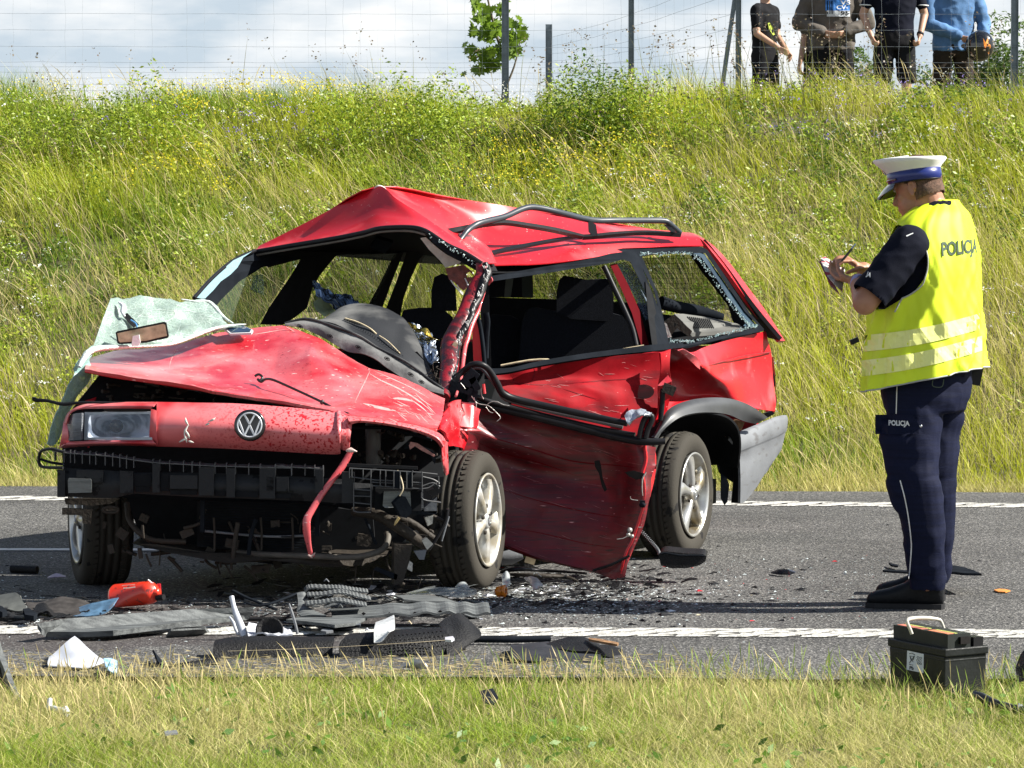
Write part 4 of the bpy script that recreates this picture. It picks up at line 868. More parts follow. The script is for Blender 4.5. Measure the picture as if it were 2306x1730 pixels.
# --- far side pillars and window frames
polyo('far_roof_rail', on(ZE(230,520, 800,428, 1130,365, 1340,355, 1450,392, 1560,460, 1600,640, 1560,610, 1470,510, 1240,540, 1100,548, 830,550, 790,560, 560,580, 330,640, 250,600), yfar), m_trim, car, thick=.03)
polyo('a_pillar', on(ZE(-200,865, -60,720, 80,600, 230,520, 290,530, 570,578, 430,600, 280,640, 120,740, -20,880, -80,960, -190,950), yfar), m_dgrey, car, thick=.05)
tubo('pillar_seal', on(ZE(-200,858, -70,715, 80,590, 235,520), [16.15, 16.4, 16.7, 16.92]), .009, m_rub, car, n=6, sub=4)
polyo('b_pillar', on(ZE(560,578, 820,545, 770,600, 690,700, 640,790, 600,930, 510,1000, 430,1050, 270,1045, 330,930, 420,800, 500,680), yfar), m_trim, car, thick=.06)
polyo('c_pillar', on(ZE(1228,540, 1290,535, 1215,720, 1140,925, 1045,900, 1120,760), yfar), m_trim, car, thick=.04)
polyo('d_pillar', on(ZE(1312,535, 1470,505, 1400,590, 1340,720, 1290,860, 1265,1000, 1165,935, 1240,740), yfar), m_trim, car, thick=.05)
sheet('window', [on(ZE(-60,930, 120,740, 300,630, 560,580), yfar), on(ZE(-60,1040, 100,1040, 250,1045, 400,800), yfar)], m_glass, car, nu=2, nv=2, thick=.004)
sheet('window', [on(ZE(820,550, 1240,540), yfar), on(ZE(600,960, 1060,960), yfar)], m_glass, car, nu=2, nv=2, thick=.004)
sheet('window', [on(ZE(1460,505, 1610,640), yfar), on(ZE(1275,960, 1520,960), yfar)], m_glass, car, nu=2, nv=2, thick=.004)
polyo('cracked_quarter_glass', on(ZE(-190,855, -60,710, 80,590, 215,525, 150,570, 110,640, 60,690, -10,740, -60,800, -120,860), lambda x, y: yfar(x) - .08), glass_mat('cracked_blue_glass', (.35, .55, .62), .75, .2, crack=(60, .06)), car, thick=.004)
sheet('cracked_glass_patch', [on(ZE(220,700, 290,690), yfar), on(ZE(210,800, 300,840), yfar)], glass_mat('crazed_patch', (.5, .65, .6), .18, .2, crack=(40, .05)), car, nu=2, nv=2, thick=.002)

# --- roof
header = on(ZE(235,520, 500,474, 800,425, 1000,385, 1130,352, 1330,345, 1450,372, 1600,470, 1730,530, 1850,605), [16.95, 16.85, 16.7, 16.6, 16.52, 16.42, 16.36, 16.30, 16.27, 16.24])
ridge = on(ZE(262,488, 450,395, 700,268, 910,160, 1110,58, 1240,150, 1380,240, 1560,365, 1720,478, 1868,600), [17.05, 17.03, 17.0, 16.96, 16.92, 16.78, 16.66, 16.52, 16.42, 16.30])
mid = [(a + b) / 2 + Vector((0, .045 * w_, -.028 * w_)) for a, b, w_ in zip(header, ridge, [.1, .5, .8, 1, 1, .6, .2, .1, 0, 0])]
rf = MB()
grid_mesh(rf, [header, mid, ridge], nu=5, nv=6, thick=.005, dent=.004, ds=4)
u0 = [ridge[4], ridge[5], ridge[6], ridge[7], ridge[8], ridge[9]]
def rr(q, Ys): return on(q, Ys)
u1 = rr(ZE(1200,78, 1370,170, 1500,270, 1640,390, 1770,490, 1890,606), [17.0, 17.0, 16.92, 16.75, 16.6, 16.42])
u2 = rr(ZE(1420,110, 1560,190, 1660,300, 1790,410, 1900,500, 1960,612), [17.2, 17.25, 17.15, 17.0, 16.82, 16.65])
u3 = rr(ZE(1740,158) + ZF(60,250, 60,330, 70,420, 80,500, 120,582), [17.4, 17.42, 17.36, 17.2, 17.05, 16.75])
u4 = rr(ZF(330,200, 340,270, 360,330, 400,410, 440,480, 480,572), [17.6, 17.55, 17.5, 17.42, 17.28, 17.0])
u5 = rr(ZF(800,292, 800,325, 800,360, 800,395, 800,440, 790,540), [17.95, 17.85, 17.75, 17.62, 17.5, 17.38])
u6 = rr(ZF(1250,345, 1250,355, 1250,366, 1250,380, 1250,410, 1245,462), [18.3, 18.2, 18.1, 17.98, 17.9, 17.82])
u7 = rr(ZF(1440,362, 1455,364, 1480,370, 1510,380, 1545,400, 1575,452), [18.45, 18.38, 18.3, 18.2, 18.12, 18.0])
grid_mesh(rf, [u0, u1, u2, u3, u4, u5, u6, u7], nu=5, nv=5, thick=.005, dent=.003, ds=4, away=(0, .3, -1))
far_e = [header[0], P(700, 560, 17.5), P(830, 570, 18.0), P(950, 580, 18.6), P(1080, 585, 19.2)]
near_e = [ridge[0], ridge[2] + Vector((0, .02, 0)), ridge[4] + Vector((0, .01, -.002)), u3[0], u6[0]]
grid_mesh(rf, [near_e, [(a + b) / 2 + Vector((0, .1, .0)) for a, b in zip(near_e, far_e)], far_e], nu=4, nv=4, thick=.004, away=(0, .3, -1))
grid_mesh(rf, [[u6[0], u7[0]], [far_e[4], far_e[4] + Vector((.25, .15, 0))]], nu=4, nv=2, thick=.004, away=(0, .3, -1))
rf.build('roof', m_red, car)
# headliner follows underneath
hlm = MB()
lowr = lambda L_, d: [v + Vector((0, .02, -d)) for v in L_]
grid_mesh(hlm, [lowr(header, .012), lowr(mid, .03), lowr(ridge, .05)], nu=3, nv=3, thick=.004)
grid_mesh(hlm, [lowr(x_, .035) for x_ in (u0, u1, u2, u3, u4, u5, u6, u7)], nu=2, nv=3, thick=.004)
grid_mesh(hlm, [lowr(near_e, .04), lowr(far_e, .03)], nu=3, nv=4, thick=.004)
hlm.build('headliner', m_trim, car)
tubo('header_seal', [v + Vector((0, -.006, -.006)) for v in header], .0115, m_rub, car, n=8, sub=4)
tubo('header_edge', [v + Vector((0, .0, -.022)) for v in header[:7]], .006, mat('dusty_edge', (.16, .15, .13), .8, var=.3), car, n=6, sub=4)
tubo('ridge_highlight', on(ZE(1075,85, 1110,60, 1150,72, 1185,110), [16.93, 16.915, 16.93, 16.95]), [.002, .005, .005, .002], mat('ridge_highlight_pale', (.80, .74, .70), .5), car, n=5, sub=3)  # pale tube painted as a highlight on the roof's peak
polyo('interior_lamp', on(ZE(1055,500, 1100,430, 1215,465, 1160,545), 17.0), m_dgrey, car, thick=.03, d=(0, 1, .5))
polyo('torn_lining', on(ZE(1410,430, 1450,425, 1520,490, 1600,550, 1700,600, 1690,612, 1590,640, 1550,590, 1500,540, 1470,510), 16.42), m_lining, car, thick=.006)
mb = MB(); poly_mesh(mb, on(ZE(1450,385, 1560,450, 1660,510, 1780,590, 1840,640, 1800,660, 1720,610, 1600,540, 1500,460), 16.3), thick=.02); mb.build('torn_header_metal', m_dgrey, car)
mb = MB()
for i in range(46):
    t = random.random(); a = Vector((1470 + 370 * t, 395 + 235 * t + random.uniform(-8, 14), 0)); q = on(ZE(a.x, a.y, a.x + random.uniform(-14, 16), a.y + random.uniform(-4, 16)), 16.24); tube_mesh(mb, q, random.uniform(.0015, .0045), n=4)
mb.build('glass_crumbs', m_crumb, car, kind='stuff')

# --- near A pillar, bent and torn
pa = on(ZQ(930,240, 960,400, 930,540, 860,700, 790,860, 740,1000, 680,1140, 600,1300, 520,1460, 450,1640), [16.22,16.2,16.17,16.15,16.12,16.08,16.04,16.0,15.97,15.93]) + on(ZB(1690,700, 1660,830, 1640,950), [15.8, 15.7, 15.6])
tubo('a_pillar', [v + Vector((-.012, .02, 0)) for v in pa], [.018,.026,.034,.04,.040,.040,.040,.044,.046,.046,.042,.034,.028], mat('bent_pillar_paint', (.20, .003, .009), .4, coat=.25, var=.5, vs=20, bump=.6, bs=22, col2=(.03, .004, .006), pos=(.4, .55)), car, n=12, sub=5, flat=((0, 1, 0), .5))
tubo('pillar_rubber', [v + Vector((.012 + .006 * sin(i * 2.2), -.005, 0)) for i, v in enumerate(pa[:-1])], [.014,.02,.021,.02,.018,.017,.015,.015,.014,.013,.012,.01], m_rub, car, n=8, sub=5, flat=((0, 1, 0), .5))
tubo('pillar_flange', on(ZQ(985,300, 1010,420, 1000,560, 960,760, 910,900, 860,1050, 780,1200, 730,1340, 690,1500, 640,1659) , [16.2,16.19,16.17,16.14,16.12,16.08,16.04,16.0,15.96,15.92]) + on(ZB(1760,790, 1720,930), [15.75, 15.6]), [.006,.008,.005,.004,.005,.008,.012,.011,.010,.010,.008,.006], m_dusty, car, n=6, sub=4, flat=((0, 1, 0), .5))
mb = MB(); grid_mesh(mb, [on(ZQ(1010,400, 1095,500, 1080,540), 16.2), on(ZQ(1000,560, 1040,560, 1020,600), 16.21)], nu=2, nv=3, thick=.006, dent=.01, ds=30); mb.build('torn_metal', m_dusty, car)
mb = MB()
for i in range(90):
    k = random.randrange(0, 11); v = pa[k].lerp(pa[k + 1], random.random()) + Vector((random.uniform(.0, .022), -.03, 0)); d_ = Vector((random.uniform(-.006, .006), 0, random.uniform(-.02, .02))); tube_mesh(mb, [v, v + d_ * .5 + Vector((.002, -.002, 0)), v + d_], [.0008, random.uniform(.0015, .0035), .0006], n=4)
mb.build('chipped_flakes', mat('white_chips', (.75, .76, .74), .4, var=.3), car, kind='stuff')
polyo('pillar_gusset', on(ZQ(310,330, 620,270, 760,380, 800,480, 720,560, 690,640, 620,700, 540,640, 440,540, 380,520), 16.4), mat('torn_brown_metal', (.22, .05, .04), .5, var=.6, vs=30, bump=.5), car, holes=[on(ZQ(660,420, 720,385, 790,470, 680,480), 16.4)[::-1]], thick=.03)
tubo('chrome_strip', on(ZQ(405,525, 490,640, 605,770), 16.36), .003, m_white, car, n=5)
tubo('chrome_strip', on(ZQ(510,600, 560,690, 615,745), 16.35), .002, m_white, car, n=5)
tubo('chrome_strip', on(ZQ(640,490, 670,550, 695,615), 16.35), .003, m_white, car, n=5)
polyo('hinge_clip', on(ZQ(430,1600, 460,1550, 530,1580, 500,1640, 420,1650), 15.9), m_tan, car, thick=.015)
# B pillar and belt behind it
polyo('b_pillar', on(ZF(90,640, 150,640, 152,900, 165,1260, 120,1270, 100,1100), 16.75), m_trim, car, thick=.05)
polyo('b_pillar_skin', on(ZF(38,1000, 70,930, 100,1100, 118,1230, 110,1262, 50,1260), 16.6), m_red, car, thick=.03)
tubo('seal', on(ZF(62,880, 90,980, 108,1100, 122,1250), 16.58), .010, m_dgrey, car, n=6, sub=3)
tubo('seat_belt', on(ZF(130,900, 140,960, 132,1060, 128,1200), 16.7), .014, m_dgrey, car, n=6, sub=3, flat=((0, 1, 0), .2))

# --- cabin
def seat(back, head, Y, nm='seat', th=.14):
    mb = MB(); poly_mesh(mb, on(back, Y), thick=th); o = mb.build(nm, m_cloth, car)
    bv = o.modifiers.new('bevel', 'BEVEL'); bv.width = .03; bv.segments = 3
    if head:
        mb = MB(); poly_mesh(mb, on(head, Y - .02), thick=.1); h = mb.build('headrest', m_cloth, o); h.location = Vector(h.location)
        bv = h.modifiers.new('bevel', 'BEVEL'); bv.width = .03; bv.segments = 3
    return o
seat(ZE(1270,1000, 1290,945, 1400,930, 1560,930, 1640,1000, 1660,1350, 1300,1350), ZE(1488,950, 1490,800, 1510,710, 1560,685, 1620,700, 1660,780, 1670,950), 17.3, 'front_seat')
seat(ZF(370,960, 400,880, 450,862, 600,890, 960,900, 1040,920, 1100,1000, 1120,1200, 1120,1330, 340,1330), ZF(600,900, 602,760, 620,680, 650,652, 700,660, 800,680, 930,672, 965,700, 978,800, 975,920, 940,955, 700,940), 17.55, 'rear_seat')
seat(ZF(120,930, 160,910, 300,920, 372,960, 360,1340, 120,1340), None, 17.7, 'rear_seat')
polyo('boot_trim', on(ZF(100,795, 600,810, 1050,830, 1240,850, 1240,1150, 100,1230), 18.2), m_trim, car, thick=.1)
polyo('boot_trim', on(ZF(1240,860, 1290,905, 1500,935, 1750,955, 1850,1000, 1950,1000, 1950,1090, 1240,1130), [18.3,18.3,18.3,18.3,18.2,18.25,18.25,18.0]), m_trim, car, thick=.03)
polyo('boot_side_trim', on(ZF(150,600, 440,600, 446,800, 150,795), lambda x, y: 19.0), m_trim, car, thick=.05)
polyo('light_trim_column', on(ZF(265,640, 318,640, 296,795, 252,795), 18.9), mat('grey_trim', (.10, .11, .09), .8), car, thick=.03)
polyo('light_trim_column', on(ZF(368,660, 440,655, 446,800, 372,800), 18.9), mat('dark_trim', (.05, .06, .05), .8), car, thick=.03)
# tailgate window with heating wires
sheet('tailgate_glass', [on(ZF(440,570, 900,560, 1540,500), yrear), on(ZF(445,815, 900,825, 1760,880), yrear)], m_glass, car, nu=2, nv=3, thick=.004)
hwm = MB()
for i in range(11):
    y0 = 605 + i * 22 * 1.03; y1 = 535 + i * 33.5
    tube_mesh(hwm, on(ZF(445,y0 + 28, 900,y0 + 32), lambda x, y: yrear(x) - .004), .0009, n=3)
    tube_mesh(hwm, on(ZF(1140,y1, 1750,y1 + 6), lambda x, y: yrear(x) - .004), .0009, n=3)
hwm.build('heating_wire', m_rub, car, kind='stuff')
polyo('tailgate_frame', on(ZF(1480,500, 1560,505, 1900,940, 1900,1010, 1800,1000, 1770,950, 1740,850, 1560,620), lambda x, y: yrear(x) - .03), m_trim, car, thick=.04)
# boot clutter behind the quarter window
tubo('luggage_cover', on(ZF(1290,830, 1400,860, 1550,890, 1700,930), [17.95, 18.0, 18.1, 18.15]), [.034, .03, .03, .022], m_dgrey, car, n=14, sub=3)
polyo('broken_trim_shelf', [P(*p, y) for p, y in zip(ZF(1380,905, 1440,905, 1620,930, 1800,970, 1850,1000, 1660,1020, 1500,1030, 1440,960), [17.7, 17.8, 18.05, 18.15, 18.05, 17.85, 17.7, 17.65])], mat('grey_shelf', (.13, .13, .12), .6, var=.25, vs=7), car, thick=.02, d=(0, .2, -1))
for i in range(12):
    x_ = 1450 + i * 13; tubo('shelf_slot', [P(*ZF(x_ + 18, 925 + i * 1.5)[0], 17.78), P(*ZF(x_ + 60 - i, 1000)[0], 17.72)], .0035, m_trim, car, n=4)
polyo('broken_trim_shelf', on(ZF(1310,960, 1380,910, 1500,1020, 1480,1060, 1400,1000, 1350,1060), 17.6), m_dblack, car, thick=.03)
polyo('pale_trim', on(ZF(1300,960, 1330,970, 1365,1060, 1330,1070), 17.5), m_lining, car, thick=.01)

# --- dashboard and scuttle strip
top = on(ZB(600,300, 700,235, 770,190, 870,162, 1000,165, 1150,205, 1280,280, 1340,350, 1400,450, 1480,640, 1540,770, 1600,860), [16.3,16.3,16.3,16.3,16.28,16.24,16.18,16.12,16.05,15.95,15.85,15.75])
m1 = on(ZB(560,310, 660,275, 760,262, 900,290, 1020,330, 1140,400, 1220,480, 1280,540, 1340,610, 1420,720, 1510,820, 1590,885), [16.15,16.14,16.13,16.1,16.05,16.0,15.95,15.9,15.86,15.8,15.74,15.68])
m2 = on(ZB(480,290, 600,305, 720,330, 860,400, 980,460, 1090,530, 1170,580, 1250,630, 1320,680, 1400,740, 1490,840, 1560,900), [16.05,16.04,16.02,15.98,15.93,15.88,15.84,15.8,15.76,15.72,15.68,15.64])
sheet('dashboard', [top, m1, m2], m_dash, car, nu=5, nv=3, thick=.01)
polyo('dash_side', [v + Vector((0, .03, 0)) for v in top[4:]] + on(ZB(1560,1000, 1300,800, 1000,600), 16.2), m_trim, car, thick=.03)
s0 = on(ZB(300,335, 430,300, 520,300, 640,335, 800,390, 940,450, 1060,530, 1180,590, 1300,650, 1400,720, 1500,800, 1620,880), [16.0,16.0,15.99,15.96,15.92,15.87,15.82,15.77,15.73,15.69,15.65,15.6])
s1 = on(ZB(305,345, 430,360, 560,415, 680,480, 820,560, 940,575, 1050,620, 1150,695, 1280,780, 1390,845, 1470,880, 1620,915), [15.97,15.96,15.93,15.88,15.83,15.78,15.74,15.69,15.65,15.61,15.58,15.54])
sheet('scuttle_panel', [s0, [(a + b) / 2 + Vector((0, -.01, .006)) for a, b in zip(s0, s1)], s1], m_cowl, car, nu=3, nv=3, thick=.006, dent=.004, ds=12)
tubo('scuttle_lip', [v + Vector((0, -.006, .004)) for v in s0], .006, m_dash, car, n=6, sub=3)
for (a, b, Yh) in ((425,350,15.90), (675,432,15.83), (910,524,15.765), (1150,620,15.70), (1345,750,15.62), (1435,812,15.58)):
    c = Vector(ZB(a, b)[0] + (0,)); h = MB()
    tube_mesh(h, [P(c.x + 6.0 * cos(t), c.y + 3.6 * sin(t) + 2.2 * cos(t), Yh) for t in np.linspace(0, 2 * pi, 17)], .0016, n=5); h.build('slot_rim', m_dgrey, car)
    polyo('bolt_slot', [P(c.x + 4.2 * cos(t), c.y + 2.0 * sin(t) + 1.4 * cos(t), Yh) for t in np.linspace(0, 2 * pi, 13)[:-1]], m_trim, car, thick=.004)
polyo('air_vent', on(ZB(795,285, 830,280, 960,330, 1060,420, 1160,480, 1285,598, 1270,608, 1150,530, 1065,455, 1010,420, 880,375, 810,330), [16.08,16.08,16.04,15.99,15.94,15.84,15.83,15.9,15.94,15.97,16.03,16.06]), m_trim, car, thick=.015)
vb = MB()
for i in range(24):
    t = i / 23; x_ = 815 + 440 * t; y_ = 318 + 270 * t ** 1.05; Yv = 16.05 - .21 * t; tube_mesh(vb, on(ZB(x_, y_, x_ + 8, y_ - 22), Yv), .0013, n=3)
vb.build('vent_louvre', m_dgrey, car, kind='stuff')
tubo('vent_trim', on(ZB(800,285, 900,315, 1000,365, 1060,415), [16.07,16.04,16.0,15.97]), .004, m_tan, car, n=5, sub=3)
tubo('vent_trim', on(ZB(1085,430, 1160,480, 1260,580), [15.95,15.91,15.85]), .003, m_tan, car, n=5, sub=3)
polyo('dash_opening', on(ZB(1370,565, 1400,560, 1450,620, 1480,660, 1440,670, 1390,620), [15.93]*6), m_trim, car, thick=.01)
mb = MB()
for i in range(16):
    a = ZB(random.uniform(1460, 1590), random.uniform(640, 860))[0]; tube_mesh(mb, [P(a[0], a[1], 15.7), P(a[0] + random.uniform(-12, 12), a[1] + random.uniform(-8, 14), 15.66), P(a[0] + random.uniform(-14, 20), a[1] + random.uniform(0, 24), 15.66)], .0018, n=4, sub=3)
mb.build('loose_wires', m_dblack, car, kind='stuff')
# --- quarter window frame, near rear door, quarter panel
YQ = lin(1095, 16.55, 1300, 16.85, 1480, 17.1, 1600, 17.75, 1745, 18.2, 1780, 18.3)
YT = lin(1095, 16.75, 1300, 17.15, 1430, 17.45, 1590, 17.98, 1760, 18.3)
def YS(x, y):      # glasshouse leans inwards towards the roof
    t = min(1, max(0, (y - 560) / 220)); return YT(x) * (1 - t) + YQ(x) * t
sheet('quarter_panel', [
 on(ZF(1330,1125, 1430,1150, 1500,1160, 1600,1120, 1760,1075, 1990,1022), [17.35, 17.12, 17.35, 17.6, 17.9, 18.25]),
 on(ZF(1345,1200, 1470,1220, 1560,1240, 1650,1210, 1800,1170, 2022,1155), [17.45, 17.28, 17.32, 17.62, 17.95, 18.30]),
 on(ZF(1350,1290, 1500,1280, 1610,1300, 1700,1290, 1820,1260, 2030,1250), [17.5, 17.5, 17.44, 17.68, 17.98, 18.32]),
 on(ZF(1350,1380, 1500,1370, 1680,1370, 1750,1370, 1850,1350, 2042,1380), [17.5, 17.58, 17.6, 17.72, 18.0, 18.33]),
 on(ZG(1350,430, 1480,420, 1640,400, 1770,438, 1880,470, 2055,440), [17.45, 17.6, 17.72, 17.78, 17.98, 18.32]),
 on(ZG(1330,520, 1450,455, 1600,435, 1760,440, 1900,495, 2050,520), [17.35, 17.5, 17.66, 17.8, 17.98, 18.3])], m_red, car, nu=4, nv=6, thick=.006, dent=.004, ds=7, fine=.001)
tubo('body_crease', [v + Vector((.002, -.006, 0)) for v in on(ZF(1560,1262, 1700,1222, 1860,1180, 2020,1160), [17.34, 17.7, 18.0, 18.29])], .0035, mat('crease_shade_red', (.30, .003, .01), .3, coat=.5), car, n=5, sub=3)  # darker red puts the body crease's shade into the colour
sheet('torn_skin', [on(ZF(1405,1148, 1470,1200, 1550,1275), [17.08, 17.18, 17.28]), on(ZF(1440,1140, 1520,1185, 1560,1230), [17.1, 17.2, 17.3])], m_dusty, car, nu=2, nv=4, thick=.004, dent=.01, ds=20)
polyo('rear_corner', on(ZG(1985,520, 2050,440, 2058,400, 2035,250, 2030,160, 2040,160, 2052,300, 2062,440, 2050,525, 2010,545), lambda x, y: 18.36), m_red, car, thick=.04)
polyo('tail_lamp_edge', on(ZG(2036,260, 2050,290, 2052,350, 2040,370), 18.34), m_rub, car, thick=.03)
# window surround
out_ = ZF(1000,478, 1040,470, 1300,462, 1560,460, 1600,478, 1700,625, 1880,895, 1978,1008, 1965,1022, 1740,1064, 1470,1135, 1420,1128, 1330,1110, 1250,760, 1140,540)
in_ = ZF(1150,505, 1400,497, 1560,495, 1590,505, 1680,640, 1850,890, 1940,985, 1920,1000, 1730,1045, 1470,1105, 1420,1108, 1345,1090, 1270,760, 1170,530)
polyo('quarter_window_frame', on(out_, YS), m_dgrey, car, holes=[on(in_, YS)[::-1]], thick=.02)
polyo('remaining_glass', on(ZF(1500,500, 1575,500, 1680,645, 1850,893, 1935,988, 1900,1000, 1840,985, 1860,960, 1790,860, 1740,800, 1680,700, 1620,610, 1560,530, 1530,515), lambda x, y: YS(x, y) + .012), mat('dark_tinted_glass', (.03, .06, .09), .08, coat=.6, var=.5, vs=5), car, thick=.004)
mb = MB()
edge = ZF(1150,508, 1200,504, 1300,508, 1400,500, 1500,505, 1560,560, 1620,640, 1700,760, 1790,880, 1850,950, 1880,985, 1930,985, 1800,1015, 1700,1040, 1600,1070, 1480,1090, 1420,1085, 1350,1085)
for a, b in zip(edge[:-1], edge[1:]):
    for i in range(26):
        t = random.random(); x_ = a[0] + (b[0] - a[0]) * t + random.gauss(0, 2.0); y_ = a[1] + (b[1] - a[1]) * t + random.gauss(0, 2.0); c = P(x_, y_, YS(x_, y_) + .004); s_ = random.uniform(.003, .008)
        box_mesh(mb, c, s_, .005, s_ * .8, Matrix.Rotation(random.uniform(0, 3), 3, 'Y'))
mb.build('glass_crumbs', m_crumb, car, kind='stuff')
# raised tailgate edge
sheet('tailgate_edge', [on(ZF(1440,362, 1520,375, 1640,450, 1760,580, 1880,740, 2000,900, 2118,1085), [18.4,18.35,18.35,18.35,18.38,18.42,18.46]), on(ZF(1500,380, 1560,410, 1620,480, 1730,620, 1850,790, 1960,930, 2085,1082), [18.2,18.16,18.16,18.18,18.22,18.28,18.36])], m_red, car, nu=3, nv=4, thick=.02)
sheet('tailgate_inner', [on(ZF(1565,425, 1620,490, 1730,630, 1850,800, 1960,940, 2080,1082), [18.22]*6), on(ZF(1590,470, 1640,540, 1740,690, 1850,850, 1960,1000, 2005,1065), [18.35]*6)], m_trim, car, nu=2, nv=3, thick=.02)
# rear door frame
dfo = ZF(160,655, 500,595, 800,545, 960,505, 1110,486, 1130,500, 1225,740, 1300,925, 1338,1112, 1262,1118, 1215,900, 1190,760, 1090,560, 1040,545, 940,570, 500,640, 165,690)
polyo('door_window_frame', on(dfo, lambda x, y: YS(x, y) - .03), m_dgrey, car, thick=.04)
polyo('door_post', on(ZF(955,578, 1000,572, 1080,720, 1150,880, 1215,1115, 1165,1125, 1100,900, 1030,740), lambda x, y: YS(x, y) + .02), mat('dark_red_post', (.09, .003, .006), .85, spec=.05), car, thick=.03)
tubo('post_seal', on(ZF(915,590, 985,740, 1060,900, 1105,1010, 1130,1120), lambda x, y: YS(x, y) + .0), .013, m_rub, car, n=8, sub=3)
polyo('small_fixed_glass', on(ZF(1000,570, 1060,560, 1130,640, 1190,760, 1215,940, 1190,950, 1120,800, 1060,680), lambda x, y: YS(x, y) + .08), glass_mat('fixed_glass', (.30, .38, .48), .25, .1, crack=(50, .04)), car, thick=.004)
polyo('door_window_frame', on(ZF(1190,690, 1225,740, 1262,900, 1250,925, 1270,1110, 1235,1115, 1210,940), lambda x, y: YS(x, y) - .045), m_trim, car, thick=.03)
# rear door skin with dents
sheet('rear_door', [
 on(ZF(180,1290, 320,1285, 470,1252, 700,1215, 1000,1185, 1230,1165, 1300,1160), [16.620, 16.676, 16.750, 16.817, 16.915, 17.004, 17.058]),
 on(ZF(190,1330, 330,1360, 450,1345, 700,1320, 900,1300, 1100,1290, 1290,1280), [16.607, 16.699, 16.738, 16.842, 16.896, 16.993, 17.068]),
 on(ZF(230,1390, 400,1410, 600,1420, 780,1385, 940,1385, 1100,1370, 1280,1380), [16.616, 16.679, 16.758, 16.809, 16.915, 16.980, 17.068]),
 on(ZF(300,1450, 500,1490, 700,1500, 860,1470, 1000,1480, 1120,1470, 1270,1500), [16.607, 16.699, 16.744, 16.842, 16.892, 16.989, 17.058]),
 on(ZG(300,500, 500,600, 700,700, 860,720, 1000,720, 1150,720, 1250,640), [16.616, 16.685, 16.754, 16.822, 16.901, 16.980, 17.048]),
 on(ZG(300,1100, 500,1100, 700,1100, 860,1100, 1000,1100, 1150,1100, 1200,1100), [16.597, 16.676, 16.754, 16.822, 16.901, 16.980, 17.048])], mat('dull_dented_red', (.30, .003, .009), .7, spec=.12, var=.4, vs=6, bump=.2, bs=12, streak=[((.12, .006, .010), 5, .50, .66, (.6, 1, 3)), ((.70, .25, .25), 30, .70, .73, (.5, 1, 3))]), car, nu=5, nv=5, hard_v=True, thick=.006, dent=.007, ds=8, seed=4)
polyo('fuel_flap', [P(1050 + (1180 + 68 * cos(t)) * .3391, 750 + (390 + 48 * sin(t)) * .3391, 17.0) for t in np.linspace(0, 2 * pi, 21)[:-1]], m_scuff, car, thick=.01)
sheet('belt_moulding', [on(ZF(165,1268, 300,1262, 500,1215, 760,1172, 1000,1140, 1260,1108, 1440,1098), lambda x, y: YQ(x) - .05), on(ZF(182,1305, 300,1290, 500,1248, 760,1206, 1000,1175, 1260,1150, 1440,1128), lambda x, y: YQ(x) - .06)], m_dgrey, car, nu=2, nv=3, thick=.03)
tubo('bare_edge', on(ZF(230,1250, 420,1215, 540,1210, 570,1225), 16.75), .006, m_tan, car, n=5, sub=2)
tubo('bare_edge', on(ZF(880,1180, 1040,1140, 1180,1115), 17.0), .004, m_tan, car, n=5, sub=2)
# seam post with door lock remains
sheet('lock_post', [on(ZF(1300,1170, 1355,1140), [16.95, 17.0]), on(ZF(1290,1290, 1352,1280), [16.98, 16.98]), on(ZF(1270,1400, 1365,1400), [17.0, 17.0]), on(ZG(1285,480, 1345,470), [17.0, 17.05]), on(ZG(1245,640, 1310,590), [17.0, 17.1])], m_red, car, nu=3, nv=2, thick=.01, dent=.01, ds=18)
sheet('torn_skin', [on(ZG(1270,350, 1340,280), [16.9, 16.93]), on(ZG(1290,352, 1368,320), [16.9, 16.92])], m_dusty, car, nu=2, nv=2, thick=.006)
tubo('lock_rod', on(ZG(1305,370, 1300,470, 1290,580), 16.88), [.013, .014, .013], m_rub, car, n=8)
mb = MB(); box_mesh(mb, P(*ZG(1345,375)[0], 16.88), .06, .04, .045, Matrix.Rotation(.4, 3, 'Y')); mb.build('lock_body', m_dblack, car)
# arch flare and wheel well
fo = ZG(1240,690, 1275,620, 1340,510, 1450,455, 1600,430, 1750,436, 1880,478, 2005,562); fi = ZG(1262,700, 1330,625, 1420,560, 1520,532, 1640,528, 1750,545, 1840,585, 1925,605)
YA = [16.85, 16.88, 16.95, 17.08, 17.25, 17.45, 17.65, 17.85]
sheet('arch_flare', [on(fo, YA), on([((a[0] * .6 + b[0] * .4), (a[1] * .6 + b[1] * .4)) for a, b in zip(fo, fi)], [y - .035 for y in YA]), on(fi, [y - .02 for y in YA])], mat('flare_plastic', (.045, .048, .052), .5, var=.3, vs=8, coat=.1), car, nu=3, nv=5, thick=.02)
lin_ = ZG(1262,705, 1330,630, 1420,568, 1520,542, 1640,540, 1740,570, 1800,640, 1815,740, 1808,830, 1800,900)
wv = on(lin_, [16.9,16.93,17.0,17.12,17.25,17.42,17.55,17.62,17.66,17.7])
sheet('wheel_well', [wv, [v + Vector((-.18, .32, -.01)) for v in wv], [v + Vector((-.42, .42, -.22)) for v in wv]], m_trim, car, nu=2, nv=3, thick=.01)
polyo('mud_flap', on(ZG(1690,930, 1730,960, 1748,1010, 1735,1120, 1715,1145, 1690,1100), 17.7), m_dgrey, car, thick=.015)
polyo('rusty_bracket', on(ZG(1720,690, 1735,600, 1790,575, 1850,595, 1830,640, 1790,660, 1760,640, 1735,700), 17.72), m_rust, car, thick=.03)
polyo('rear_structure', on(ZG(1500,540, 1700,560, 1760,690, 1790,780, 1780,1000, 1690,940, 1640,740), 17.9), m_trim, car, thick=.2)
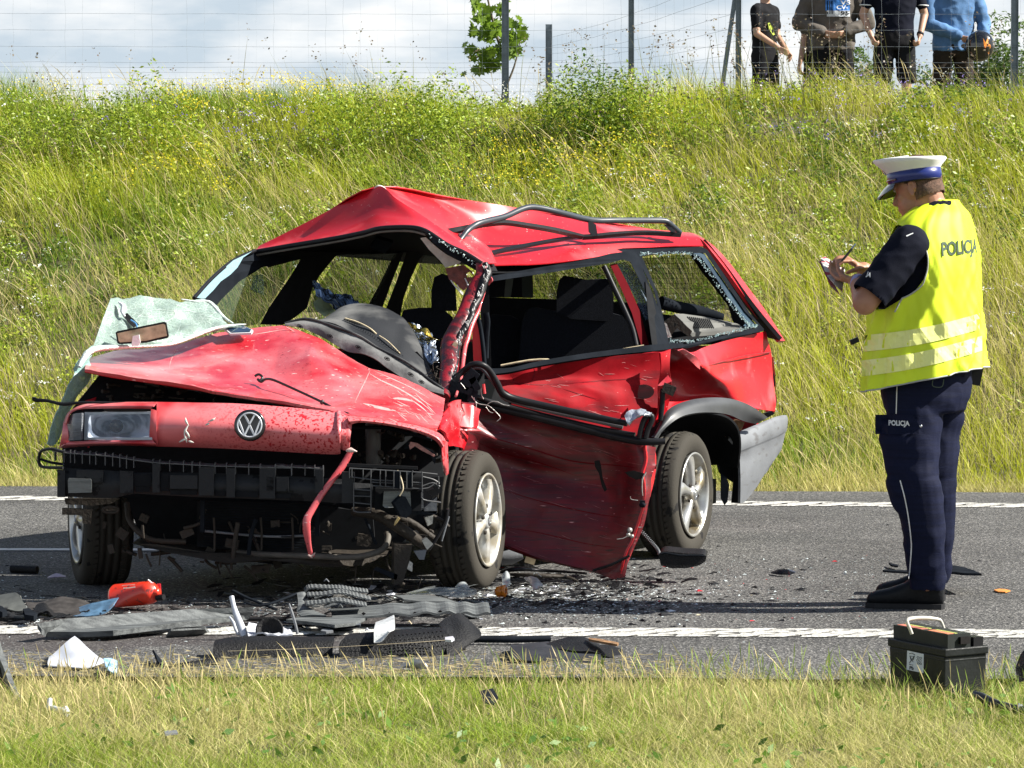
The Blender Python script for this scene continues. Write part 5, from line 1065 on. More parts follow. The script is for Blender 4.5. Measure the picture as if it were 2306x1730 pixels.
# rear bumper
bt = on(ZG(1740,685, 1850,640, 1990,582, 2060,555, 2122,545, 2130,560), [17.70,17.88,18.12,18.28,18.42,18.6])
b1 = on(ZG(1750,700, 1860,662, 2000,608, 2065,585, 2130,575, 2135,590), [17.66,17.84,18.08,18.24,18.40,18.6])
b2 = on(ZG(1815,785, 1900,750, 2010,705, 2070,680, 2118,655, 2128,650), [17.72,17.86,18.1,18.24,18.38,18.55])
b3 = on(ZG(1815,800, 1900,768, 2010,722, 2070,694, 2112,668, 2120,662), [17.76,17.9,18.14,18.28,18.4,18.55])
b4 = on(ZG(1822,960, 1900,930, 1990,880, 2050,835, 2090,780, 2095,760), [17.76,17.9,18.12,18.26,18.36,18.5])
b5 = on(ZG(1820,1130, 1850,1120, 1925,1030, 1965,960, 2030,850, 2075,800), [17.80,17.88,18.05,18.14,18.26,18.45])
sheet('rear_bumper', [bt, b1, b2, b3, b4, b5], m_grey, car, nu=2, nv=5, thick=.012)
polyo('bumper_end', on(ZG(1745,690, 1815,788, 1822,960, 1822,1132, 1760,1128, 1775,960, 1765,800), [17.69,17.73,17.78,17.81,17.86,17.84,17.8]), m_rub, car, thick=.02)
polyo('bumper_gap', on(ZG(1975,535, 2030,520, 2050,535, 2000,565), 18.25), m_rub, car, thick=.06)

# --- roof rail
tubo('roof_rail', on(ZE(1690,452, 1710,425, 1745,380, 1790,345, 1850,318) + ZF(250,262, 350,218, 420,198, 500,205, 620,232, 830,283, 1000,285, 1200,285, 1310,287, 1350,305, 1420,365), [16.7,16.72,16.75,16.8,16.85,17.0,17.1,17.16,17.22,17.3,17.5,17.62,17.78,17.86,17.88,17.95]), [.012,.013,.014,.0145,.015,.015,.015,.015,.015,.015,.015,.015,.015,.015,.014,.012], m_rail, car, n=10, sub=3)
sheet('rail_base', [on(ZE(1560,372, 1700,345, 1800,325) + ZF(130,290, 260,280, 400,298, 600,332, 780,378), [16.75,16.82,16.86,16.9,17.0,17.12,17.3,17.45]), on(ZE(1600,398, 1700,378, 1800,345) + ZF(130,312, 260,300, 400,318, 600,352, 780,392), [16.73,16.8,16.84,16.88,16.98,17.1,17.28,17.43])], m_rub, car, nu=2, nv=3, thick=.02)
sheet('rail_base', [on(ZF(780,378, 860,372, 1000,358, 1200,350, 1430,366), [17.45,17.5,17.6,17.78,17.95]), on(ZF(780,392, 860,388, 1000,374, 1200,362, 1430,372), [17.43,17.48,17.58,17.76,17.93])], m_rub, car, nu=2, nv=3, thick=.02)
polyo('rail_foot', on(ZF(808,285, 862,312, 872,385, 840,390, 812,360), 17.47), m_rail, car, thick=.03)
polyo('rail_foot', on(ZF(1310,312, 1345,312, 1395,362, 1360,362), 17.88), m_rail, car, thick=.025)
sheet('roof_fold_shade', [on(ZF(60,508, 300,455, 600,400, 740,384), [16.98, 17.12, 17.34, 17.45]), on(ZF(100,520, 330,470, 620,412, 740,392), [16.95, 17.1, 17.33, 17.44])], m_rub, car, nu=2, nv=3, thick=.01)  # dark sheet painting the shade in the roof's fold valley

# --- front door, bent open towards the camera
sheet('front_door', [
 on(ZB(1640,960, 1750,990, 1900,1010) + ZG(200,500, 400,545, 700,610, 1000,690, 1180,738, 1255,762), [15.75,15.85,15.95,15.98,15.96,15.92,15.86,15.80,15.86]),
 on(ZB(1640,1050, 1750,1080, 1900,1110) + ZG(200,600, 400,640, 700,700, 1000,780, 1175,830, 1258,862), [15.78,15.88,15.98,16.02,16.0,15.97,15.88,15.78,15.85]),
 on(ZG(-40,640, 20,650, 90,660, 220,720, 400,780, 700,840, 1000,920, 1165,930, 1262,880), [15.85,15.92,15.95,15.98,16.0,15.98,15.9,15.78,15.84]),
 on(ZG(-30,760, 30,780, 100,800, 230,840, 400,900, 700,960, 1000,1010, 1168,1040, 1240,960), [15.9,15.95,16.0,16.05,16.06,16.0,15.9,15.77,15.83]),
 on(ZG(-30,900, 30,930, 100,960, 230,1000, 400,1060, 700,1120, 980,1150, 1165,1150, 1212,1130), [15.9,15.95,16.0,16.0,16.0,15.95,15.88,15.76,15.80]),
 on(ZG(-20,1100, 60,1110, 130,1130, 240,1150, 420,1210, 680,1270, 940,1310, 1120,1320, 1168,1320), [15.95,15.95,15.97,15.98,15.97,15.92,15.84,15.76,15.78]),
 on(ZG(60,1250, 110,1270, 160,1300, 240,1330, 440,1400, 680,1460, 880,1500, 1050,1500, 1080,1500), [15.9,15.92,15.93,15.94,15.92,15.88,15.82,15.76,15.77]),
 on(ZG(100,1300, 150,1330, 200,1370, 260,1400, 500,1500, 720,1550, 860,1590, 960,1630, 1050,1642), [15.88,15.9,15.9,15.9,15.88,15.84,15.80,15.77,15.77])], m_scuff, car, nu=5, nv=6, thick=.02, dent=.013, ds=5, fine=.0015, seed=9)
sheet('door_edge', [on(ZG(1190,748, 1192,850, 1172,930), [15.79,15.77,15.76]) + on(ZG(1182,1000, 1188,1100, 1165,1210, 1135,1310, 1060,1490, 1030,1600), [15.755,15.75,15.75,15.75,15.75,15.76]), on(ZG(1256,765, 1262,870, 1256,935), [15.92,15.92,15.92]) + on(ZG(1240,1010, 1218,1110, 1190,1210, 1168,1310, 1082,1500, 1050,1640), [15.9,15.9,15.88,15.86,15.84,15.84])], m_red, car, nu=2, nv=4, thick=.01, dent=.004, ds=15)
tubo('door_fold', on(ZG(840,1578, 960,1540, 1085,1478), [15.78,15.755,15.75]), .006, m_rub, car, n=6, sub=3)
m_scar = mat('black_scuff', (.012, .010, .010), .6, var=.5, vs=40)
polyo('handle_recess', on(ZG(850,850, 885,845, 895,880, 905,960, 935,1040, 920,1055, 900,1020, 880,930, 855,890), 15.855), m_scar, car, thick=.01)
polyo('lock_opening', on(ZG(1050,925, 1110,915, 1190,935, 1175,965, 1130,975, 1085,955), 15.74), m_scar, car, thick=.01)
mb = MB(); tube_mesh(mb, on(ZG(1195,925, 1170,970, 1168,1040, 1172,1080), 15.735), [.003, .004, .002, .002], n=5, sub=3); tube_mesh(mb, on(ZG(1090,1085, 1095,1105, 1140,1112), 15.73), .002, n=4, sub=2)
tube_mesh(mb, on(ZG(1000,1370, 1040,1365, 1070,1350), 15.73), .002, n=4); tube_mesh(mb, on(ZG(1170,1290, 1140,1290), 15.73), .002, n=4); mb.build('bright_scratch', m_pale, car)
mb = MB(); lathe_mesh(mb, [(0, .012), (.02, .012), (.03, .004), (.031, .0005)], P(*ZG(1165,1140)[0], 15.75), (.3, -1, 0), 14); box_mesh(mb, P(*ZG(1170,1135)[0], 15.74), .022, .02, .03); mb.build('latch', m_dgrey, car)
mb = MB(); 
for (a, b, r_) in ((1085,1310,.012), (1100,1350,.009), (1075,1340,.010)): lathe_mesh(mb, [(0, r_), (.015, r_), (.02, r_ * .5), (.02, .0005)], P(*ZG(a, b)[0], 15.755), (0, -1, .1), 10)
mb.build('hinge_bolt', m_pale, car)
mb = MB()
for i in range(46):
    a = ZG(random.uniform(250, 1100), random.uniform(760, 1500))[0]; l = random.uniform(6, 40)
    v0 = P(a[0], a[1], 15.70); v1 = P(a[0] + l, a[1] + l * random.uniform(.1, .45), 15.70)
door_bvh_later = None
# window frame bars folded down over the door
tubo('door_frame_bar', on(ZB(1640,900, 1700,800, 1790,715, 1860,668, 1940,672, 2000,720, 2060,820) + ZG(240,400, 330,440, 500,480, 800,545, 1070,602), [15.78,15.76,15.74,15.72,15.72,15.74,15.76,15.78,15.8,15.8,15.78,15.74]), [.009,.013,.014,.014,.014,.014,.015,.016,.016,.016,.015,.013], m_rub, car, n=10, sub=4)
tubo('door_frame_bar', on(ZB(1850,690, 1930,700, 1990,760, 2070,870) + ZG(250,435, 340,465, 480,505, 760,565, 1040,625), [15.8,15.8,15.8,15.82,15.84,15.84,15.84,15.82,15.78]), .009, mat('worn_bar', (.10, .10, .11), .35, coat=.3), car, n=8, sub=4)
tubo('bare_metal_strip', on(ZG(420,478, 600,515, 800,560, 1000,603), [15.80,15.80,15.78,15.76]), .0045, m_tan, car, n=5, sub=2)
tubo('door_frame_bar', on(ZG(70,425, 150,455, 300,495, 600,570, 900,640, 1120,680), [15.82,15.82,15.84,15.84,15.80,15.76]), .013, m_rub, car, n=8, sub=3)
tubo('door_seal', on(ZG(60,470, 160,492, 400,545, 700,618, 1000,690, 1180,722, 1320,720), [15.82,15.84,15.85,15.83,15.79,15.74,15.74]), [.012,.016,.018,.02,.02,.018,.014], m_rub, car, n=8, sub=3)
tubo('door_frame_corner', on(ZG(1150,700, 1160,640, 1185,570, 1225,545, 1232,580, 1205,640, 1190,700), [15.74]*7), .013, m_rub, car, n=8, sub=3)
mb = MB(); grid_mesh(mb, [on(ZG(1050,545, 1090,515, 1140,500, 1190,515, 1230,535), [15.72,15.74,15.76,15.74,15.72]), on(ZG(1065,590, 1110,570, 1150,540, 1190,540, 1225,545), [15.68]*5), on(ZG(1085,618, 1120,585, 1160,560, 1195,552, 1228,552), [15.69]*5)], nu=4, nv=5, thick=.005, dent=.012, ds=40)
mb.build('crumpled_foil', mat('crumpled_metal', (.60, .64, .70), .3, metal=.6, var=.3, vs=40, bump=.6, bs=60), car)
polyo('tan_label', on(ZG(1030,655, 1090,665, 1085,680, 1035,672), 15.77), m_tan, car, thick=.004)
# crumpled wing behind the wheel, mirror base, wires
sheet('front_wing', [on(ZB(1560,1200, 1620,1080, 1700,975, 1760,960), [15.1,15.3,15.55,15.65]), on(ZB(1600,1230, 1640,1180, 1720,1180, 1800,1190), [15.05,15.25,15.5,15.7]), on(ZB(1640,1300, 1680,1340, 1740,1340, 1800,1380), [15.02,15.25,15.5,15.7])], m_red, car, nu=4, nv=4, thick=.01, dent=.03, ds=12, seed=5)
sheet('lit_wing_piece', [on(ZB(1640,1080, 1760,1000, 1850,1010, 1925,1040), [15.55,15.7,15.72,15.74]), on(ZB(1620,1190, 1750,1180, 1860,1190, 1900,1200), [15.5,15.6,15.66,15.7])], m_red, car, nu=3, nv=4, thick=.006, dent=.01, ds=16)
tubo('bent_flange', on(ZB(1645,1212, 1720,1205, 1800,1215, 1850,1212, 1925,1218), [15.5,15.58,15.62,15.64,15.7]), [.004,.007,.005,.008,.003], m_dusty, car, n=5, sub=3)
mb = MB()
for c, s_, rot in (((1830,790), (.05,.03,.09), .7), ((1880,830), (.03,.03,.06), -.5), ((1800,880), (.06,.03,.03), .3), ((1860,930), (.04,.02,.05), .2), ((1700,900), (.05,.04,.09), .5)):
    box_mesh(mb, P(*ZB(*c)[0], 15.66), *s_, Matrix.Rotation(rot, 3, 'Y'))
mb.build('mirror_base', m_dgrey, car)
polyo('mirror_gusset', on(ZB(1620,900, 1700,780, 1780,720, 1740,830, 1700,950, 1640,940), 15.68), m_black, car, thick=.03)
mb = MB()
for c in ((1850,930, 1900,990, 1990,1010, 2060,1070, 2090,1110, 2060,1140), (1970,1010, 2010,980, 2060,975, 2110,1000, 2165,1010), (1930,860, 1935,920, 1950,955), (1870,940, 1890,1000, 1885,1050), (1970,1020, 2000,1060, 2030,1070), (1760,820, 1800,870, 1790,860)):
    tube_mesh(mb, on(ZB(*c), 15.6), .0022, n=4, sub=3)
mb.build('bare_wire', m_pale, car)
tubo('red_wire', on(ZB(1950,830, 1955,870, 1960,910), 15.6), .006, m_red, car, n=6)

# ------------------------------------------------------------ things on and in the car
m_shat = glass_mat('shattered_windscreen_glass', (.34, .44, .40), .52, .3, bump=.8, bs=25, crack=(70, .06))
ws = thing('shattered_windscreen', P(*ZA(900,440)[0], 15.8), 'crazed sagging windscreen torn out and draped over the left edge of the red bonnet', 'windscreen')
sheet('glass_sheet', [
 on(ZA(600,95, 700,92, 850,98, 1000,100, 1160,112, 1270,118, 1330,150), [15.7,15.75,15.85,15.9,15.98,16.05,16.1]),
 on(ZA(560,200, 690,190, 850,180, 1010,180, 1180,190, 1320,200, 1385,225), [15.6,15.66,15.75,15.82,15.9,15.95,16.0]),
 on(ZA(520,310, 660,300, 820,290, 1000,280, 1200,270, 1350,255, 1440,270), [15.5,15.56,15.66,15.75,15.85,15.88,15.92]),
 on(ZA(480,420, 620,405, 800,400, 980,370, 1180,320, 1380,285, 1480,282), [15.4,15.46,15.52,15.62,15.75,15.85,15.92]),
 on(ZA(440,475, 620,450, 800,445, 1000,430, 1180,385, 1370,320, 1560,288), [15.3,15.42,15.5,15.6,15.7,15.82,15.92])], m_shat, ws, nu=6, nv=6, thick=.005, dent=.028, ds=9)
sheet('glass_sheet', [on(ZA(440,465, 480,440, 500,470), [15.3,15.35,15.38]), on(ZA(350,590, 400,560, 445,540), [15.22,15.28,15.3]), on(ZA(340,640, 400,620, 460,610), [15.18,15.22,15.28]), on(ZA(280,780, 350,770, 440,700), [15.12,15.18,15.25]), on(ZA(200,960, 260,930, 330,850), [15.1,15.14,15.2]), on(ZA(145,1140, 190,1150, 240,1100), [15.08,15.1,15.14])], glass_mat('shattered_edge_glass', (.30, .46, .44), .66, .22, bump=.4, bs=60, crack=(30, .05)), ws, nu=5, nv=3, thick=.005, dent=.01, ds=9)
_w = [o for o in bpy.data.objects if o.name == 'glass_sheet'][0]; _b = wbase(_w); _bw = BVHTree.FromPolygons([v.co + _b for v in _w.data.vertices], [list(p.vertices) for p in _w.data.polygons]); m_crk = mat('crack_white', (.50, .60, .56), .6, var=.3)
def crack(pts, w):
    q = cr(np.array(pts, float), 5); g = np.gradient(q, axis=0); g /= np.linalg.norm(g, axis=1, keepdims=True) + 1e-9; vs = []; ok = []
    for p_, d_ in zip(q, g):
        for s_ in (-1, 1):
            h = _bw.ray_cast(Vector((0, 0, EYE)), Vector(ray(p_[0] - d_[1] * w * s_, p_[1] + d_[0] * w * s_)).normalized()); ok.append(h[0] is not None); vs.append(h[0] - Vector((0, .002, 0)) if h[0] else Vector((0, 16, 0)))
    fs = [[2 * i, 2 * i + 1, 2 * i + 3, 2 * i + 2] for i in range(len(q) - 1) if all(ok[2 * i:2 * i + 4])]
    return vs, fs
cm = MB()
for (cx_, cy_, nr, rad) in ((1150, 190, 15, 420), (860, 170, 12, 330), (1260, 240, 9, 180)):
    for k in range(nr):
        a_ = 2 * pi * k / nr + random.uniform(-.2, .2); L2 = rad * random.uniform(.4, 1); pts = [ZA(cx_ + L2 * t * cos(a_) + random.uniform(-14, 14), cy_ + L2 * t * sin(a_) * .7 + random.uniform(-9, 9))[0] for t in (0, .3, .6, 1)]
        vs, fs = crack(pts, random.uniform(.15, .38)); cm.add(vs, fs, False)
    for r_ in (50, 95, 150, 210):
        if r_ > rad * .7: continue
        pts = [ZA(cx_ + r_ * cos(t) + random.uniform(-9, 9), cy_ + r_ * .65 * sin(t) + random.uniform(-7, 7))[0] for t in np.linspace(random.uniform(0, 2), random.uniform(4, 6.2), 11)]
        vs, fs = crack(pts, .2); cm.add(vs, fs, False)
cm.v = [v if v.y < 16.5 and v.z > .4 else cm.v[0] for v in cm.v]
cm.build('crack_web', m_crk, ws, kind='stuff')
m_edge = mat('crushed_glass_edge', (.72, .80, .76), .4, var=.35, vs=90, bump=.6, bs=120)
tubo('crushed_edge', on(ZA(375,590, 400,540, 440,485, 500,460, 620,450, 740,445, 900,440, 1040,425, 1180,375, 1330,318, 1480,292, 1560,286), [15.2,15.25,15.3,15.36,15.42,15.47,15.53,15.6,15.69,15.8,15.9,15.93]), [.008,.012,.018,.020,.018,.012,.009,.010,.012,.012,.008,.004], m_edge, ws, n=8, sub=4, flat=((0, .3, 1), .6))
tubo('crushed_edge', on(ZA(1100,108, 1200,125, 1290,128, 1350,180, 1400,235, 1470,282), [15.96,16.0,16.03,16.02,15.98,15.92]), [.004,.01,.014,.012,.01,.006], m_edge, ws, n=8, sub=3, flat=((0, .5, 1), .5))
polyo('sticker_dark', on(ZA(680,225, 715,205, 800,290, 760,312), [15.62,15.63,15.58,15.56]), m_trim, ws, thick=.004)
tubo('wire_scrap', on(ZA(740,255, 780,285, 785,330, 770,360), [15.5,15.49,15.47,15.46]), .0035, mat('blue_strap', (.10, .30, .60), .4), ws, n=5, sub=3)
tubo('cracked_fold', on(ZA(655,130, 690,160, 680,200, 700,230), [15.66,15.64,15.62,15.6]), [.004,.012,.01,.004], m_white, ws, n=6, sub=3)
rm_ = ZA(632,345, 645,335, 975,268, 992,275, 1010,370, 1000,385, 850,418, 660,428, 645,420)
polyo('mirror_frame', on(rm_, 15.42), m_rub, ws, thick=.025)
polyo('mirror_glass', on(ZA(645,350, 970,283, 985,290, 998,368, 850,403, 665,415, 655,405), 15.415), mat('mottled_tan_mirror', (.62, .50, .34), .25, metal=.3, var=.6, vs=16, col2=(.22, .17, .11), detail=7), ws, thick=.004)  # mirror face mottled in tan and brown
polyo('mirror_stalk', on(ZA(755,370, 800,360, 808,415, 795,440, 745,440), 15.40), m_white, ws, thick=.02)
ph = thing('mobile_phone', P(*ZA(1500,345)[0], 15.9), 'white framed phone lying face up on the bonnet near its rear edge', 'phone')
pq = [P(*p, y) + Vector((0, -.004, .014)) for p, y in zip(ZA(1388,322, 1545,318, 1612,350, 1600,368, 1450,374), [15.93, 15.95, 15.86, 15.83, 15.83])]
mb = MB(); poly_mesh(mb, pq, thick=.009, d=(0, .1, -1)); mb.build('body', m_white, ph)
ctr = sum(pq, Vector()) / 5; mb = MB(); poly_mesh(mb, [ctr + (v - ctr) * .86 + Vector((0, -.001, .003)) for v in pq], thick=.003, d=(0, .1, -1)); mb.build('screen', mat('phone_screen', (.01, .03, .07), .08, coat=.8), ph)
def crumple(name, rows, m, label, cat, **k):
    t = MB(); grid_mesh(t, rows, nu=k.get('nu', 8), nv=k.get('nv', 8), thick=.001, dent=k.get('dent', .03), ds=k.get('ds', 22), smooth=False)
    b = t.v[len(t.v) // 2].copy(); return t.build(name, m, None, base=b, label=label, cat=cat)
m_foil = mat('silver_foil', (.60, .66, .74), .16, metal=.95, var=.3, vs=30)
m_foilb = mat('blue_black_foil', (.30, .38, .50), .18, metal=.9, var=.85, vs=9)
crumple('foil_blanket', [on(ZB(530,0, 580,5, 640,50, 700,80), [16.8,16.75,16.7,16.7]), on(ZB(560,80, 640,90, 760,100, 860,120), [16.6,16.6,16.6,16.6]), on(ZB(690,180, 750,200, 830,170, 925,150), [16.5,16.5,16.45,16.45])], m_foilb, 'dark blue crinkled rescue foil lying over the dashboard', 'foil blanket', nu=6, nv=6)
crumple('olive_card', [on(ZB(535,150, 610,105, 640,120), 16.7), on(ZB(560,210, 620,200, 690,190), 16.62), on(ZB(630,270, 690,240, 715,220), 16.55)], mat('olive_card', (.24, .27, .14), .4, var=.4, vs=12), 'olive green folded sheet under the dark blue foil on the dashboard', 'sheet', nu=2, nv=2, dent=.004)
crumple('foil_blanket', [on(ZB(1330,330, 1400,360, 1460,400, 1510,430), 16.3), on(ZB(1400,450, 1450,470, 1510,480, 1570,520), 16.2), on(ZB(1430,560, 1490,570, 1540,580, 1575,600), 16.1), on(ZB(1490,660, 1520,660, 1550,660, 1575,670), 16.0)], m_foil, 'bright silver rescue foil bunched behind the dashboard beside the bent pillar', 'foil blanket', nu=7, nv=7, dent=.035, ds=24)
crumple('foil_scrap', [on(ZB(1325,310, 1400,360, 1450,370, 1520,430), 16.25), on(ZB(1335,340, 1400,385, 1480,410, 1580,470), 16.2)], mat('gold_foil', (.75, .55, .10), .25, metal=.8, var=.5, vs=30), 'gold edge of rescue foil showing above the silver foil', 'foil', nu=4, nv=8, dent=.02)

# scratches, and dark lines painting the shade in creases, laid on the panels
def sline(host, nm, lines, m):
    b = wbase(host); T = BVHTree.FromPolygons([v.co + b for v in host.data.vertices], [list(p.vertices) for p in host.data.polygons]); mb = MB()
    for pts, w in lines:
        q = cr(np.array(pts, float), 6); g = np.gradient(q, axis=0); g /= np.linalg.norm(g, axis=1, keepdims=True) + 1e-9; vs = []; ok = []; k = len(q)
        for i, (p_, d_) in enumerate(zip(q, g)):
            ww = w * max(.15, sin(pi * i / (k - 1)) ** .6)
            for s_ in (-1, 1):
                d = Vector(ray(p_[0] - d_[1] * ww * s_, p_[1] + d_[0] * ww * s_)).normalized(); h = T.ray_cast(Vector((0, 0, EYE)), d); ok.append(h[0] is not None); vs.append(h[0] - d * .0022 if h[0] else Vector((0, 0, 0)))
        fs = [[2 * i, 2 * i + 1, 2 * i + 3, 2 * i + 2] for i in range(k - 1) if all(ok[2 * i:2 * i + 4])]
        used = sorted({i for f in fs for i in f}); mp_ = {a: i for i, a in enumerate(used)}; mb.add([vs[a] for a in used], [[mp_[i] for i in f] for f in fs], False)
    return mb.build(nm, m, car, kind='stuff')
part_ = lambda n_: [o for o in bpy.data.objects if o.name == n_ and o.parent == car][0]
m_pinks = mat('rubbed_pink_paint', (.72, .34, .33), .6, var=.3, vs=40); m_darks = mat('crease_shade', (.16, .003, .008), .6, spec=.1); m_duls = mat('dull_scratch', (.42, .16, .16), .7, var=.4, vs=60, spec=.1)
hl_ = [(ZB(1010,712, 975,790, 925,890, 880,985), .9), (ZA(1075,438, 1045,500, 1022,560, 1015,620), .7), (ZB(950,990, 1040,1015, 1130,1035, 1222,1052), 3.2), (ZB(1195,948, 1250,950, 1310,958, 1368,975), 2.6), (ZB(30,418, 140,402, 300,375), .8), (ZB(1000,740, 1100,800, 1250,870, 1400,960, 1500,1040), 1.6), (ZB(1040,720, 1200,790, 1350,860, 1500,950), 1.0), (ZB(1350,960, 1420,1010, 1480,1060), 1.4), (ZB(1380,900, 1440,960, 1530,1020), .9)]
for i in range(26):
    a = ZB(random.uniform(1150, 1560), random.uniform(880, 1120))[0]; l = random.uniform(10, 40); t = random.uniform(.2, .9); hl_.append(([a, (a[0] + l * .5 * cos(t), a[1] + l * .5 * sin(t) + 1), (a[0] + l * cos(t), a[1] + l * sin(t))], random.uniform(.25, .8)))
sline(part_('bonnet'), 'bonnet_scratches', hl_, m_pinks)
sline(part_('bonnet'), 'bonnet_creases', [(ZB(60,480, 200,520, 420,600, 560,690, 640,800, 700,870), .8), (ZB(120,500, 300,560, 480,660), .6), (ZB(560,640, 700,720, 860,850, 960,890), .7), (ZB(960,800, 1100,870, 1280,960, 1400,1050), .6), (ZA(1560,420, 1800,440, 2040,560, 2200,690), .5), (ZA(620,480, 780,510, 1010,478), .5)], m_darks) if False else None
dl_ = []
for i in range(60):
    a = ZG(random.uniform(60, 1050), random.uniform(560, 1540))[0]; l = random.choice((8, 14, 30, 60)) * random.uniform(.6, 1.2); t = random.gauss(.28, .12); dl_.append(([a, (a[0] + l * .5 * cos(t), a[1] + l * .5 * sin(t) + .6), (a[0] + l * cos(t), a[1] + l * sin(t))], random.uniform(.18, .5)))
sline(part_('front_door'), 'door_scratches', dl_, m_duls)
sline(part_('front_door'), 'door_crease_shade', [(ZG(10,650, 150,690, 400,760, 700,850, 1000,880, 1160,900), 1.2), (ZG(60,720, 250,800, 480,860, 760,960), .9), (ZG(240,1040, 500,1120, 800,1190, 1050,1230), 1.0), (ZG(250,1290, 500,1330, 800,1400, 1040,1430), .8)], m_darks)  # dark ribbons put the shade of the door's creases into colour
sline(part_('rear_door'), 'rear_door_crease_shade', [(ZF(190,1345, 450,1375, 700,1365, 950,1345, 1270,1330), 1.1), (ZF(300,1290, 320,1340, 290,1385), .9), (ZF(450,1260, 455,1300, 430,1370), .9), (ZF(640,1400, 760,1440, 900,1480), .8)], m_darks)
rl_ = []
for i in range(24):
    a = ZF(random.uniform(480, 1200), random.uniform(1240, 1560))[0]; l = random.uniform(6, 34); t = random.gauss(.1, .35); rl_.append(([a, (a[0] + l * .5 * cos(t), a[1] + l * .5 * sin(t)), (a[0] + l * cos(t), a[1] + l * sin(t))], random.uniform(.2, .7)))
sline(part_('rear_door'), 'rear_door_scratches', rl_, m_duls)

# ------------------------------------------------------------ people
def cone_prim(mb, p0, p1, r0, r1, n=16, flat=None, caps=4):
    p0, p1 = Vector(p0), Vector(p1); ax = (p1 - p0); L_ = ax.length; ax = ax.normalized()
    prof = [(-r0 * cos(t), r0 * sin(t)) for t in np.linspace(.001, pi / 2, caps + 1)] + [(L_ * k / 3, r0 + (r1 - r0) * k / 3) for k in (1, 2)] + [(L_ + r1 * sin(t), r1 * cos(t)) for t in np.linspace(0, pi / 2 - .001, caps + 1)]
    k0 = len(mb.v); lathe_mesh(mb, prof, p0, ax, n); rings = len(prof)
    mb.f.append([k0 + j for j in range(n)][::-1]); mb.s.append(True); mb.f.append([k0 + (rings - 1) * n + j for j in range(n)]); mb.s.append(True)
    if flat:
        a = Vector(flat[0]).normalized()
        for i in range(k0, len(mb.v)):
            d = mb.v[i] - p0; along = ax * d.dot(ax); rad = d - along; mb.v[i] = p0 + along + rad - a * rad.dot(a) * (1 - flat[1])
def ell_prim(mb, c, ax3, r3, n=20):
    c = Vector(c); A = [Vector(a).normalized() for a in ax3]; m = n // 2; v = []
    for i in range(1, m):
        t = pi * i / m
        for j in range(n):
            s = 2 * pi * j / n; v.append(c + A[0] * (sin(t) * cos(s) * r3[0]) + A[1] * (sin(t) * sin(s) * r3[1]) + A[2] * (cos(t) * r3[2]))
    v += [c + A[2] * r3[2], c - A[2] * r3[2]]; a, b = len(v) - 2, len(v) - 1; f = []
    for i in range(m - 2):
        for j in range(n): f.append([i * n + j, (i + 1) * n + j, (i + 1) * n + (j + 1) % n, i * n + (j + 1) % n])
    for j in range(n): f.append([a, j, (j + 1) % n]); f.append([b, (m - 2) * n + (j + 1) % n, (m - 2) * n + j])
    mb.add(v, f, True)
def remesh(mb, voxel, smooth=4):
    """fuse overlapping closed shapes into one continuous surface; returns (verts, faces)"""
    me = bpy.data.meshes.new('tmp'); me.from_pydata([tuple(v) for v in mb.v], [], mb.f)
    bm = bmesh.new(); bm.from_mesh(me); bmesh.ops.recalc_face_normals(bm, faces=bm.faces); bm.to_mesh(me); bm.free()
    o = bpy.data.objects.new('tmp', me); COL.objects.link(o)
    r = o.modifiers.new('r', 'REMESH'); r.mode = 'VOXEL'; r.voxel_size = voxel
    s = o.modifiers.new('s', 'SMOOTH'); s.factor = .5; s.iterations = smooth
    dg = bpy.context.evaluated_depsgraph_get(); ev = o.evaluated_get(dg); e = ev.to_mesh()
    V = np.empty(len(e.vertices) * 3); e.vertices.foreach_get('co', V); V = V.reshape(-1, 3); F_ = [list(p.vertices) for p in e.polygons]
    Nn = np.empty(len(e.vertices) * 3); e.vertices.foreach_get('normal', Nn); Nn = Nn.reshape(-1, 3)
    ev.to_mesh_clear(); bpy.data.objects.remove(o); bpy.data.meshes.remove(me)
    return V, F_, Nn
def fold(V, Nn, amp, sc=(9, 9, 16), seed=0, ridge=True):
    out = V.copy()
    for i in range(len(V)):
        q = Vector((V[i, 0] * sc[0], V[i, 1] * sc[1], V[i, 2] * sc[2] + seed)); a = noise.noise(q)
        if ridge: a = 1 - 2.2 * abs(a)
        out[i] += Nn[i] * amp * (a + .35 * noise.noise(q * 2.3))
    return out
m_skin = mat('tanned_skin', (.40, .20, .12), .5, var=.18, vs=14, col2=(.33, .15, .09), bump=.08, bs=200)
m_skinl = mat('fair_skin', (.52, .30, .20), .5, var=.15, vs=14)
m_navy = mat('navy_cloth', (.0035, .005, .014), .85, var=.3, vs=5, bump=.15, bs=260)
m_navyt = mat('navy_trouser_cloth', (.005, .008, .030), .75, var=.3, vs=4, bump=.25, bs=40, stretch=(1, 1, 22))
m_boot = mat('black_boot_leather', (.010, .011, .013), .45, var=.3, vs=18, bump=.15, bs=120)
m_vest = mat('high_visibility_yellow', (.80, .97, .03), .6, var=.06, vs=4, trans=.15)
m_tape = mat('reflective_yellow_tape', (.90, .92, .30), .3, var=.06, vs=30)
m_letter = mat('grey_lettering', (.10, .13, .10), .9, spec=.0, var=.2)
m_wletter = mat('white_lettering', (.75, .76, .75), .5, var=.1)
